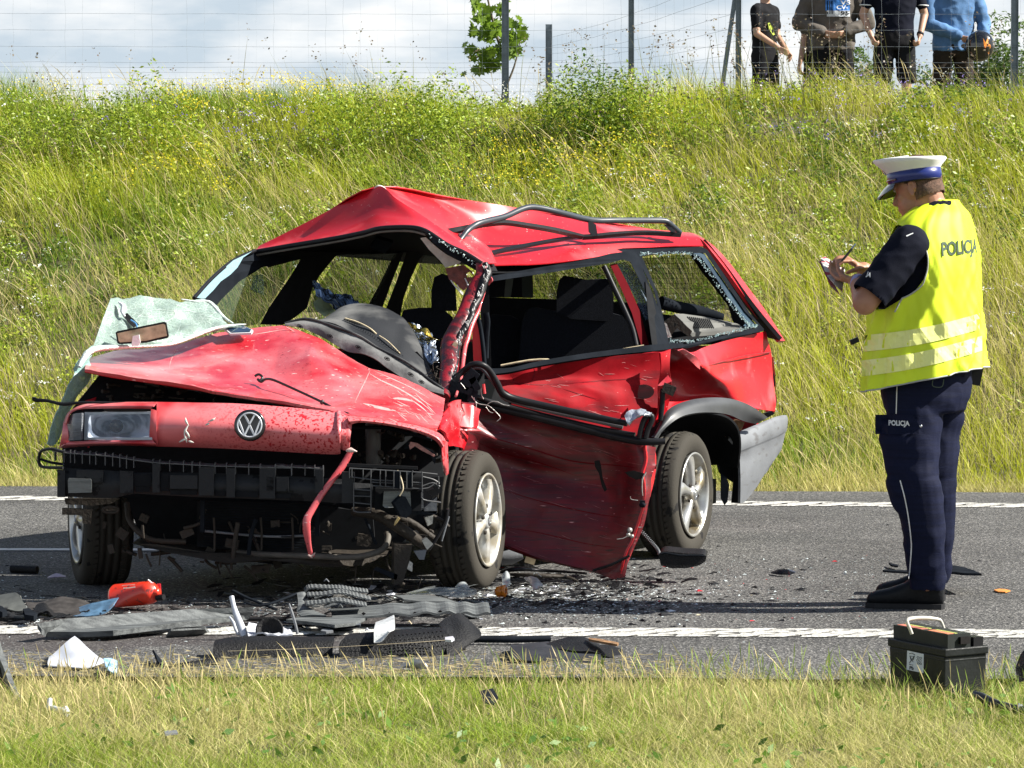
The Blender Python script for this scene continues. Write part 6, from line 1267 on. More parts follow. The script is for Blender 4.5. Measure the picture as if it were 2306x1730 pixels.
def hand(mb, wrist, palm_dir, palm_n, side, curl=.6, s=1.0, spread=.18):
    """palm plus five bent fingers; palm_dir wrist->knuckles, palm_n out of the palm, side=+1/-1 which edge has the thumb"""
    d = Vector(palm_dir).normalized(); n_ = Vector(palm_n); n_ = (n_ - d * n_.dot(d)).normalized(); w = d.cross(n_) * side
    wrist = Vector(wrist); kn = wrist + d * .085 * s
    for k in range(4):
        o = w * (.030 - .020 * k) * s; cone_prim(mb, wrist + w * (.014 - .009 * k) * s + d * .01 * s, kn + o, .013 * s, .011 * s, 10)
        L_ = (.040, .044, .041, .032)[k] * s; a = 0; p = kn + o; r_ = .0095 * s; dd = (d + w * spread * (.5 - .33 * k)).normalized()
        for j, (ll, cc) in enumerate(((1., curl * .9), (.68, curl * 1.1), (.52, curl * .8))):
            a += cc; dv = (dd * cos(a) + n_ * sin(a)); q = p + dv * L_ * ll; cone_prim(mb, p, q, r_, r_ * .9, 8, caps=3); p = q; r_ *= .9
    cone_prim(mb, wrist + d * .012 * s, kn + n_ * .004, .020 * s, .022 * s, 12, flat=(n_, .6))
    t0 = wrist + w * .020 * s + d * .022 * s; t1 = t0 + (w * .75 + d * .65 + n_ * .3).normalized() * .038 * s; t2 = t1 + (d * .8 + n_ * .7 + w * .15).normalized() * .030 * s; t3 = t2 + (d * .6 + n_ * .9 - w * .2).normalized() * .022 * s
    for a_, b_, r_ in ((t0, t1, .0135), (t1, t2, .0115), (t2, t3, .010)): cone_prim(mb, a_, b_, r_ * s, r_ * .9 * s, 8, caps=3)
def decal(name, pts2, faces, bvh, m, parent, off=.0018, fallback=None):
    vs = []
    o = Vector((0, 0, EYE))
    for (x, y) in pts2:
        d = Vector(ray(x, y)).normalized(); h = bvh.ray_cast(o, d)
        if h[0] is None: h = (o + d * (fallback or 14.6),)
        vs.append(h[0] - d * off)
    return meshobj(name, vs, faces, m, parent)
def text_mesh(txt, bold=0.):
    c = bpy.data.curves.new('t', 'FONT'); c.body = txt; c.resolution_u = 3; c.offset = bold
    o = bpy.data.objects.new('t', c); COL.objects.link(o); dg = bpy.context.evaluated_depsgraph_get(); me = bpy.data.meshes.new_from_object(o.evaluated_get(dg))
    bm = bmesh.new(); bm.from_mesh(me); bmesh.ops.triangulate(bm, faces=bm.faces); bmesh.ops.subdivide_edges(bm, edges=bm.edges, cuts=2, use_grid_fill=True); bmesh.ops.triangulate(bm, faces=bm.faces); v = [(q.co.x, q.co.y) for q in bm.verts]; f = [[x.index for x in p.verts] for p in bm.faces]; bm.free()
    bpy.data.objects.remove(o); v = np.array(v); v -= v.min(0); v /= v.max(0); return v, f
def letters(name, txt, quad, bvh, m, parent, bold=.02, off=.0018, warp=1.):
    """quad: photo corners lower-left, lower-right, upper-right, upper-left"""
    v, f = text_mesh(txt, bold); q = [Vector(p + (0,)) for p in quad]; pts = []
    for (a, b) in v:
        a = a if warp == 1 else 1 - (1 - a) ** warp; p = q[0].lerp(q[1], a).lerp(q[3].lerp(q[2], a), b); pts.append((p.x, p.y))
    return decal(name, pts, f, bvh, m, parent, off)
def bvh_of(V, F_): return BVHTree.FromPolygons([Vector(v) for v in V], F_)
def loft_prim(mb, rings):
    """closed loft through rings of equal length"""
    n = len(rings[0]); v = [p for r in rings for p in r]
    f = [[i * n + j, i * n + (j + 1) % n, (i + 1) * n + (j + 1) % n, (i + 1) * n + j] for i in range(len(rings) - 1) for j in range(n)]
    f += [list(range(n))[::-1], [(len(rings) - 1) * n + j for j in range(n)]]; mb.add(v, f, True)

# --- the policeman
Fd = Vector((-.84, .54, 0)).normalized(); Ld = Vector((-.54, -.84, 0)).normalized(); Ud = Vector((0, 0, 1))
cop = thing('person', (1.62, 14.62, 0), 'policeman in white peaked cap and yellow vest writing in a notebook beside the wreck', 'person')
def HJ(px, py, Y): return P(px, py, Y)
hd = HJ(2067, 418, 14.60); hup = (Ud * .95 + Fd * .22).normalized(); hf = (Fd * .95 - Ud * .22).normalized()
nb = HJ(2098, 480, 14.60)
shL, shR = HJ(2048, 545, 14.40), HJ(2140, 528, 14.80)
elL, wrL = HJ(1948, 682, 14.34), HJ(1932, 634, 14.56)
elR, wrR = HJ(2015, 655, 14.93), HJ(1945, 607, 14.80)
hipL, knL, anL = HJ(2055, 870, 14.53), HJ(2062, 1095, 14.50), HJ(2088, 1315, 14.58)
hipR, knR, anR = HJ(2112, 865, 14.70), HJ(2100, 1090, 14.74), HJ(2098, 1300, 14.86)
chest, belly, pelv = HJ(2095, 590, 14.60), HJ(2082, 720, 14.60), HJ(2084, 835, 14.62)
mb = MB()
ell_prim(mb, hd + hup * .015, (hf, Ld, hup), (.100, .078, .105)); ell_prim(mb, hd + hf * .035 - hup * .065, (hf, Ld, hup), (.062, .060, .062))
cone_prim(mb, hd + hf * .062 - hup * .098, hd + hf * .072 - hup * .103, .026, .024)
cone_prim(mb, hd + hf * .090 - hup * .010, hd + hf * .112 - hup * .048, .010, .014, 10); cone_prim(mb, hd + hf * .088 - hup * .075, hd + hf * .092 - hup * .078, .017, .015, 10)
for s_ in (1, -1):
    cone_prim(mb, hd + hf * .082 + Ld * .018 * s_ + hup * .012, hd + hf * .078 + Ld * .045 * s_ + hup * .010, .011, .010, 8)
    cone_prim(mb, hd + hf * .060 + Ld * .030 * s_ - hup * .03, hd + hf * .062 + Ld * .042 * s_ - hup * .035, .020, .018, 10)
    e = hd - hf * .012 + Ld * .079 * s_ - hup * .015
    for k in range(9):
        t = -2.3 + k * .56; a = e + Ld * .006 * s_ + hf * .015 * cos(t + .6) * 1 + hup * .028 * sin(t + .6); t += .56
        b = e + Ld * .006 * s_ + hf * .015 * cos(t + .6) + hup * .028 * sin(t + .6); cone_prim(mb, a, b, .0052, .0052, 6, caps=2)
    ell_prim(mb, e - Ld * .002 * s_, (hf, Ld, hup), (.013, .006, .024), 10)
cone_prim(mb, hd - hup * .05 - hf * .03, nb - Ud * .03, .064, .078); cone_prim(mb, shL, shR, .050, .050); 
for a, b, r0, r1 in ((shL, elL, .050, .05), (elL, wrL, .050, .032), (shR, elR, .062, .05), (elR, wrR, .05, .032), (hipL, knL, .09, .06), (knL, anL, .056, .030), (hipR, knR, .09, .06), (knR, anR, .056, .030)): cone_prim(mb, a, b, r0, r1)
def torso(mb, sc=1.0, low=0):
    prev = None; rings = []
    for (px, py, rf_, rl_) in ((2118, 452, .07, .085), (2112, 480, .10, .14), (2100, 520, .135, .205), (2096, 575, .155, .235), (2090, 640, .165, .235), (2082, 710, .18, .235), (2080, 780, .185, .235), (2084, 850, .175, .225)):
        c = P(px, py, 14.60); rings.append([c + Fd * (rf_ * sc * cos(t)) + Ld * (rl_ * sc * sin(t)) for t in np.linspace(0, 2 * pi, 33)[:-1]])
    loft_prim(mb, rings)
torso(mb, .92)
def unit(v): return v.normalized()
# left hand grips the pad from below, right hand holds the pen over it
hL = HJ(1898, 630, 14.62); hand(mb, wrL, hL - wrL, (-.1, .35, .9), -1, .55, 1.0); cone_prim(mb, elL, wrL, .048, .034)
hR0 = wrR; hand(mb, hR0, HJ(1905, 580, 14.76) - hR0, (-.45, .1, -.9), 1, .62, 1.0)
V, F_, Nn = remesh(mb, .0055, 3); meshobj('body', V, F_, m_skin, cop, smooth=True)
# short hair
mb = MB(); ell_prim(mb, hd + hup * .018 - hf * .003, (hf, Ld, hup), (.1035, .0805, .1065), 36); ell_prim(mb, hd - hf * .035 - hup * .03, (hf, Ld, hup), (.070, .076, .075), 30)
V, F_, Nn = remesh(mb, .006, 2)
keepf = []
for f in F_:
    c = Vector(V[f].mean(0)) - hd; u_, v_, w_ = c.dot(hf), c.dot(Ld), c.dot(hup)
    lim = -.01 + .75 * max(0, u_ + .01) if u_ > -.012 else -.062 - .2 * (u_ + .02)
    if w_ > lim: keepf.append(f)
meshobj('hair', V, keepf, mat('short_brown_hair', (.07, .040, .025), .9, var=.6, vs=90, bump=.6, bs=400, col2=(.16, .09, .06)), cop, smooth=True)
mb = MB(); 
for s_ in (1, -1): ell_prim(mb, hd + hf * .086 + Ld * .030 * s_ + hup * .002, (hf, Ld, hup), (.010, .012, .010), 10)
mb.build('eye', mat('eye', (.5, .48, .45), .2, var=.6, vs=60), cop, kind='stuff')
tubo('eyebrow', [hd + hf * .0935 + Ld * .016 + hup * .022, hd + hf * .088 + Ld * .034 + hup * .026, hd + hf * .078 + Ld * .050 + hup * .020], .0035, mat('brow_hair', (.05, .03, .02), .9), cop, n=6, sub=2)
# cap
cap = thing('cap', P(2058, 380, 14.60), None, None); cap.parent = cop; cap.location = P(2058, 380, 14.60) - wbase(cop); [cap.pop(k_, None) for k_ in ('label', 'category')]
cu = (Ud * .985 + Fd * .14).normalized(); cf = (Fd - cu * Fd.dot(cu)).normalized(); cl_ = cu.cross(cf) * -1
if cl_.dot(Ld) < 0: cl_ = -cl_
cb = P(2060, 405, 14.60)
def cring(h, a, b, sh=0., tip=0., n=48): return [cb + cu * (h + tip * cos(t)) + cf * (a * cos(t) + sh) + cl_ * (b * sin(t)) for t in np.linspace(0, 2 * pi, n + 1)[:-1]]
def ringloft(mb, rs, close_top=False):
    n = len(rs[0]); v = [p for r in rs for p in r]; mb.add(v, [[i * n + j, i * n + (j + 1) % n, (i + 1) * n + (j + 1) % n, (i + 1) * n + j] for i in range(len(rs) - 1) for j in range(n)], True)
    if close_top: mb.add(rs[-1], [list(range(n))], False)
mb = MB(); ringloft(mb, [cring(.036, .111, .094), cring(.050, .122, .105, .004, .004), cring(.070, .142, .128, .010, .010), cring(.082, .150, .136, .012, .012), cring(.088, .147, .134, .012, .012), cring(.092, .10, .09, .012, .010), cring(.094, .03, .03, .012, .008), cring(.094, .002, .002, .012, .008)])
mb.build('crown', mat('white_cap_cloth', (.80, .80, .77), .7, var=.06, vs=12, bump=.1, bs=30), cap)
mb = MB(); ringloft(mb, [cring(-.008, .1085, .091), cring(-.006, .112, .095), cring(.014, .113, .096), cring(.036, .112, .095), cring(.038, .107, .090)])
mb.build('band', mat('blue_band', (.007, .020, .17), .35, coat=.3, var=.2, vs=8), cap)
tubo('cap_piping', cring(-.009, .110, .093) + [cring(-.009, .110, .093)[0]], .0028, m_rub, cap, n=6)
rows = []
for k, (o_, dz) in enumerate(((0, -.002), (.03, -.020), (.055, -.042), (.066, -.054))):
    rows.append([cb + cf * ((.108 + o_ * cos(t)) * cos(t)) + cl_ * ((.092 + .004 * k) * sin(t)) + cu * (dz * cos(t) ** .8 - .002) for t in np.linspace(-1.15, 1.15, 19)])
sheet('peak', rows, mat('glossy_peak', (.008, .009, .014), .1, coat=1.), cap, nu=2, nv=1, thick=.003, away=tuple(-cu))
tubo('peak_strap', [cb + cf * (.113 * cos(t)) + cl_ * (.098 * sin(t)) + cu * .006 for t in np.linspace(-1.25, 1.25, 17)], .005, mat('black_strap', (.01, .01, .012), .2, coat=.8), cap, n=6)
mb = MB(); lathe_mesh(mb, [(0, .02), (.004, .018), (.007, .006), (.007, .0005)], cb + cf * .128 + cu * .055, (cf * 1 + cu * -.3), 14); mb.build('cap_badge', m_chrome, cap)
# shirt
mb = MB(); torso(mb, .97); cone_prim(mb, shL - Fd * .0 - Ud * .012, elL.lerp(shL, .14) , .078, .075, flat=None); cone_prim(mb, shR, elR.lerp(shR, .16), .080, .072); cone_prim(mb, nb + Fd * .01, nb - Ud * .05, .082, .12)
V, F_, Nn = remesh(mb, .008, 3); V = fold(V, Nn, .005, (10, 10, 14), 3)
# open the sleeve end and the collar
keepf = [f for f in F_ if (lambda q, c: q[1] > 500 or (q[1] > 452 and (c - (nb - Ud * .03)).length < .125))(PX(V[f].mean(0)), Vector(V[f].mean(0)))]
ax = (elL - shL).normalized(); e0 = elL.lerp(shL, .10); axR = (elR - shR).normalized(); e1 = elR.lerp(shR, .12)
keepf = [f for f in keepf if not ((Vector(V[f].mean(0)) - e0).dot(ax) > 0 and (Vector(V[f].mean(0)) - e0).length < .13) and not ((Vector(V[f].mean(0)) - e1).dot(axR) > 0 and (Vector(V[f].mean(0)) - e1).length < .13)]
for (e_, a_) in ((e0, ax), (e1, axR)):
    for i in {i for f in keepf for i in f}:
        v_ = Vector(V[i]); d_ = (v_ - e_).dot(a_)
        if d_ > -.007 and (v_ - e_).length < .13: V[i] = v_ - a_ * d_
shirt = meshobj('shirt', V, keepf, m_navy, cop, smooth=True); sb = bvh_of(V, keepf)
letters('sleeve_letters', 'JA', [(1949, 624), (1959, 628), (1963, 615), (1953, 611)], sb, m_wletter, cop, .03)
decal('epaulette', [(2040, 531), (2056, 524), (2057, 526), (2042, 533)], [[0, 1, 2, 3]], sb, m_wletter, cop)
# trousers
mb = MB()
rings = []
for (py, rf_, rl_) in ((800, .165, .20), (850, .170, .215), (890, .168, .212), (925, .15, .19)):
    c = P(2086, py, 14.61); rings.append([c + Fd * (rf_ * cos(t)) + Ld * (rl_ * sin(t)) for t in np.linspace(0, 2 * pi, 29)[:-1]])
loft_prim(mb, rings)
def leg(mb, hip, kn, an, k=1.0):
    dn = -Ud
    cone_prim(mb, hip + Ud * .02, hip.lerp(kn, .55), .122 * k, .112 * k); cone_prim(mb, hip.lerp(kn, .5), kn, .113 * k, .100 * k); cone_prim(mb, kn - Fd * .01, kn.lerp(an, .55) - Fd * .012, .100 * k, .088 * k); cone_prim(mb, kn.lerp(an, .5) - Fd * .01, an + Ud * .01, .090 * k, .082 * k, flat=(Ld, .9))
leg(mb, hipL, knL, anL, .93); leg(mb, hipR, knR, anR, .90)
cone_prim(mb, HJ(2024, 985, 14.47), HJ(2032, 1060, 14.47), .075, .065, flat=(Ld, .6)); cone_prim(mb, HJ(2028, 1090, 14.49), HJ(2040, 1130, 14.50), .058, .05)
V, F_, Nn = remesh(mb, .008, 3); V = fold(V, Nn, .007, (8, 8, 9), 11); 
n2 = np.array([noise.noise(Vector((v[0] * 5 + v[2] * 6, v[1] * 5, v[2] * 9 + 31))) for v in V]); V += Nn * (n2 * .010)[:, None]
keepf = [f for f in F_ if V[f].mean(0)[2] > .085]
meshobj('trousers', V, keepf, m_navyt, cop, smooth=True); tb_ = bvh_of(V, keepf)
def dline(name, pts, w, bvh, m, off=.0025):
    v2 = []; q = cr(np.array(pts, float), 5); g = np.gradient(q, axis=0); g /= np.linalg.norm(g, axis=1, keepdims=True)
    for p_, d_ in zip(q, g): v2 += [(p_[0] - d_[1] * w, p_[1] + d_[0] * w), (p_[0] + d_[1] * w, p_[1] - d_[0] * w)]
    k = len(q); return decal(name, v2, [[2 * i, 2 * i + 1, 2 * i + 3, 2 * i + 2] for i in range(k - 1)], bvh, m, cop, off)
dline('piping', [(2020, 868), (2019, 900), (2018, 932)], 1.1, tb_, m_wletter); dline('piping', [(2027, 1082), (2037, 1120), (2045, 1162), (2051, 1210), (2052, 1240), (2047, 1303)], 1.3, tb_, m_wletter)
dline('belt_loop_line', [(2101, 855), (2100, 868), (2108, 872), (2122, 870), (2126, 850)], .9, tb_, m_letter)
v2 = [(1971, 934), (2055, 934), (2074, 950), (2086, 962), (2084, 978), (2040, 980), (1974, 976)]
g = [(1971 + i * 14, 934 + j * 11) for j in range(5) for i in range(9)]
g = [(min(x, 2055 + (y - 934) * .75), y) for x, y in g]
fl = decal('pocket_flap', g, [[j * 9 + i, j * 9 + i + 1, (j + 1) * 9 + i + 1, (j + 1) * 9 + i] for j in range(4) for i in range(8)], tb_, m_navyt, cop, .012)
letters('pocket_letters', 'POLICJA', [(2001, 962), (2049, 963), (2048, 948), (2001, 946)], tb_, m_wletter, cop, .035, .020)
mb = MB(); c = P(2073, 960, 14.38); h = tb_.ray_cast(Vector((0, 0, EYE)), Vector(ray(2073, 960)).normalized()); c = h[0] or c; lathe_mesh(mb, [(-.004, .007), (.012, .007), (.015, .004), (.016, .0005)], c, (0, -1, .1), 12); mb.build('snap_button', m_chrome, cop)
# boots
def boot(nm, heel, toe, Yh):
    mb = MB(); f = (toe - heel).normalized(); s_ = Vector((-f.y, f.x, 0)); L_ = (toe - heel).length
    def ring(t, w, h0, h1): c = heel + f * (L_ * t); return [c + s_ * (w * cos(a)) + Ud * ((h0 + h1) / 2 + (h1 - h0) / 2 * (1 if sin(a) > 0 else -1) * abs(sin(a)) ** .7) for a in np.linspace(0, 2 * pi, 25)[:-1]]
    loft_prim(mb, [ring(-.02, .025, .02, .10), ring(.03, .036, .012, .15), ring(.2, .040, .012, .16), ring(.38, .040, .012, .135), ring(.5, .043, .012, .105), ring(.7, .048, .012, .082), ring(.88, .044, .012, .070), ring(.97, .034, .014, .058), ring(1.0, .018, .018, .04)])
    cone_prim(mb, heel + f * (L_ * .2) + Ud * .12, heel + f * (L_ * .16) + Ud * .22, .050, .055)
    V, F_, Nn = remesh(mb, .006, 3); b = meshobj(nm, V, F_, m_boot, cop, smooth=True)
    sb_ = MB(); o_ = []
    for t, w in ((-.03, .018), (0, .034), (.1, .040), (.3, .040), (.45, .038), (.6, .045), (.75, .051), (.88, .048), (.97, .036), (1.01, .018)): o_.append((heel + f * (L_ * t), w))
    ol = [c + s_ * w + Ud * .022 for c, w in o_] + [c - s_ * w + Ud * .022 for c, w in reversed(o_)]
    poly_mesh(sb_, ol, thick=.021, d=(0, 0, -1)); sb_.build('sole', mat('boot_sole', (.03, .03, .032), .8, var=.3), b); return b
boot('boot', G(2122, 1372), G(1952, 1368), 0); boot('boot', G(2125, 1352), G(1972, 1349), 0)
# vest shell
rings = []
prof = [(450, 2119, .066, .080), (462, 2116, .085, .11), (480, 2112, .115, .165), (503, 2105, .140, .205), (535, 2100, .160, .232), (575, 2098, .176, .248), (620, 2093, .186, .252), (665, 2088, .196, .255), (710, 2083, .205, .258), (750, 2080, .214, .262), (790, 2079, .222, .268), (825, 2080, .228, .272), (860, 2081, .232, .276)]
pr = cr(np.array(prof, float), 9)
for (py, px, rf_, rl_) in pr:
    c = P(px, py, 14.60); R_ = []
    for t in np.linspace(0, 2 * pi, 161)[:-1]:
        p = c + Fd * (rf_ * cos(t)) + Ld * (rl_ * sin(t))
        tilt = max(0, (py - 700) / 160); p.z -= tilt * .075 * (cos(t) * .62 + .25 * sin(t)); p.z += tilt * .01
        w_ = max(0, (py - 560) / 300); am = .012 + .016 * w_
        nn_ = noise.noise(Vector((cos(t) * 2.2, sin(t) * 2.2, py * .006 + 3))) + .5 * noise.noise(Vector((cos(t) * 5, sin(t) * 5, py * .004)))
        rad = (Fd * cos(t) + Ld * sin(t)); fz = noise.noise(Vector((t * 2.6 + py * .010, py * .0035 + 7, 1.3))); fz2 = noise.noise(Vector((t * 4.5 - py * .016, py * .006, 9.1))); R_.append(p + rad * (am * nn_ + (.013 * (1 - 2.6 * abs(fz)) + .006 * (1 - 2.6 * abs(fz2))) * min(1, max(0, (py - 500) / 120))))
    rings.append(R_)
Vv = [p for r in rings for p in r]; n = 160; Ff = []
def arm_hole(p):
    x, y = PX(p); d = (p - P(2098, 575, 14.6)); lat = d.dot(Ld)
    if lat > .06:
        return 505 < y < 698 and x < float(np.interp(y, [505, 513, 524, 551, 583, 605, 625, 659, 670, 698], [2021, 2042, 2059, 2083, 2090, 2089, 2084, 2058, 2036, 1990]))
    if lat < -.12: q = d.dot(Fd); return (q / .10) ** 2 + ((d.z + .0) / .16) ** 2 < 1
    return False
for i in range(len(rings) - 1):
    for j in range(n):
        q = [i * n + j, i * n + (j + 1) % n, (i + 1) * n + (j + 1) % n, (i + 1) * n + j]; c = sum((Vv[k] for k in q), Vector()) / 4
        if not arm_hole(c): Ff.append(q)
_c = P(2084, 700, 14.6); _f = next(f for f in Ff if abs(PX(Vv[f[0]])[1] - 700) < 8); _nn = (Vv[_f[1]] - Vv[_f[0]]).cross(Vv[_f[2]] - Vv[_f[0]])
if _nn.dot(Vv[_f[0]] - _c) < 0: Ff = [f[::-1] for f in Ff]
_full = BVHTree.FromPolygons(Vv, [[i * n + j, i * n + (j + 1) % n, (i + 1) * n + (j + 1) % n, (i + 1) * n + j] for i in range(len(rings) - 1) for j in range(n)])
_cnt = {}
for f in Ff:
    for i in f: _cnt[i] = _cnt.get(i, 0) + 1
for i, c_ in _cnt.items():      # tidy the cut edge of the armhole
    if c_ < 4 and n < i < (len(rings) - 1) * n:
        x_, y_ = PX(Vv[i]); xc_ = float(np.interp(y_, [505, 513, 524, 551, 583, 605, 625, 659, 670, 698], [2021, 2042, 2059, 2083, 2090, 2089, 2084, 2058, 2036, 1990]))
        if (Vv[i] - P(2098, 575, 14.6)).dot(Ld) > .05 and 503 < y_ < 700 and abs(x_ - xc_) < 14:
            h_ = _full.ray_cast(Vector((0, 0, EYE)), Vector(ray(xc_, y_)).normalized())
            if h_[0]: Vv[i] = h_[0]
vest = meshobj('vest', Vv, Ff, m_vest, cop, smooth=True); so_ = vest.modifiers.new('thick', 'SOLIDIFY'); so_.thickness = .002; so_.offset = -1
vb_ = bvh_of(Vv, Ff)
tubo('armhole_edge', [h for h in [ (vb_.find_nearest(P(*q, 14.33))[0] + Vector((0, -.002, 0))) for q in [(2021, 505), (2045, 513), (2060, 525), (2076, 540), (2087, 556), (2090, 583), (2089, 605), (2084, 628), (2072, 645), (2056, 660), (2040, 668), (2022, 675), (2005, 690), (1993, 700)]]], .0035, mat('grey_piping', (.42, .42, .38), .6), cop, n=6, sub=3)
tubo('hem_edge', [Vv[(len(rings) - 1) * n + j % n] for j in range(0, n + 1, 2)], .0032, mat('hem_piping', (.40, .41, .42), .6), cop, n=6)
letters('back_letters', 'POLICJA', [(2122, 588), (2201, 579), (2199, 537), (2120, 545)], vb_, m_letter, cop, .03, .0045, warp=1.28)
def tape(name, left, right, m_, off=.0045):
    gx = 34; g = []
    for j in range(4):
        for i in range(gx):
            t = i / (gx - 1); x = left[0][0] + (right[0][0] - left[0][0]) * t; y0 = left[0][1] + (right[0][1] - left[0][1]) * t; y1 = left[1][1] + (right[1][1] - left[1][1]) * t; bow = 8 * sin(pi * t); g.append((x, y0 + (y1 - y0) * j / 3 + bow))
    return decal(name, g, [[j * gx + i, j * gx + i + 1, (j + 1) * gx + i + 1, (j + 1) * gx + i] for j in range(3) for i in range(gx - 1)], vb_, m_, cop, off)
tape('reflective_tape', [(1946, 755), (1944, 792)], [(2206, 706), (2210, 742)], m_tape); tape('reflective_tape', [(1940, 812), (1937, 848)], [(2212, 756), (2216, 790)], m_tape)
# belt pouch, watch strap, notebook and pen
mb = MB(); box_mesh(mb, HJ(2196, 842, 14.78), .05, .06, .09, Matrix.Rotation(.2, 3, 'Y')); mb.build('belt_pouch', m_rub, cop)
mb = MB(); box_mesh(mb, HJ(1924, 768, 14.40), .035, .03, .02, Matrix.Rotation(-.4, 3, 'Y')); mb.build('radio_clip', m_rub, cop)
wd = (hL - wrL).normalized(); wc = wrL.lerp(elL, .12); mb = MB(); lathe_mesh(mb, [(-.013, .034), (-.013, .0395), (.013, .038), (.013, .033)], wc, wd, 24); mb.build('wrist_strap', mat('lavender_strap', (.34, .32, .55), .5, var=.3, vs=60), cop)
nbk = thing('notebook', HJ(1872, 610, 14.66), 'open paper notebook with red edge held by the policeman', 'notebook')
polyo('pages', [HJ(1847, 582, 14.74), HJ(1858, 578, 14.76), HJ(1902, 606, 14.72), HJ(1896, 655, 14.60), HJ(1876, 636, 14.60), HJ(1860, 618, 14.66)], mat('paper', (.55, .54, .52), .8, var=.35, vs=30, streak=[((.35, .05, .07), 18, .56, .60, (1, 1, 3))]), nbk, thick=.012, d=(.3, 1, -.6))
polyo('cover', [v + Vector((-.004, -.006, -.008)) for v in [HJ(1846, 584, 14.75), HJ(1860, 579, 14.77), HJ(1868, 612, 14.7), HJ(1894, 660, 14.60), HJ(1872, 640, 14.61)]], mat('red_grey_cover', (.30, .24, .25), .5, var=.7, vs=20, col2=(.45, .04, .06)), nbk, thick=.006, d=(.3, 1, -.6))
polyo('margin_line', [v + Vector((0, -.003, .002)) for v in [HJ(1857, 588, 14.72), HJ(1861, 588, 14.72), HJ(1896, 612, 14.70), HJ(1893, 615, 14.70)]], mat('red_margin', (.60, .03, .08), .6), nbk, thick=.002)
pen = thing('pen', HJ(1912, 565, 14.74), 'black and silver pen held upright in the policeman right hand', 'pen')
tubo('barrel', [HJ(1896, 588, 14.72), HJ(1918, 561, 14.74)], .0052, m_rub, pen, n=10); tubo('cap', [HJ(1918, 561, 14.74), HJ(1926, 551, 14.745), HJ(1928, 549, 14.745)], [.0045, .004, .002], m_chrome, pen, n=8)

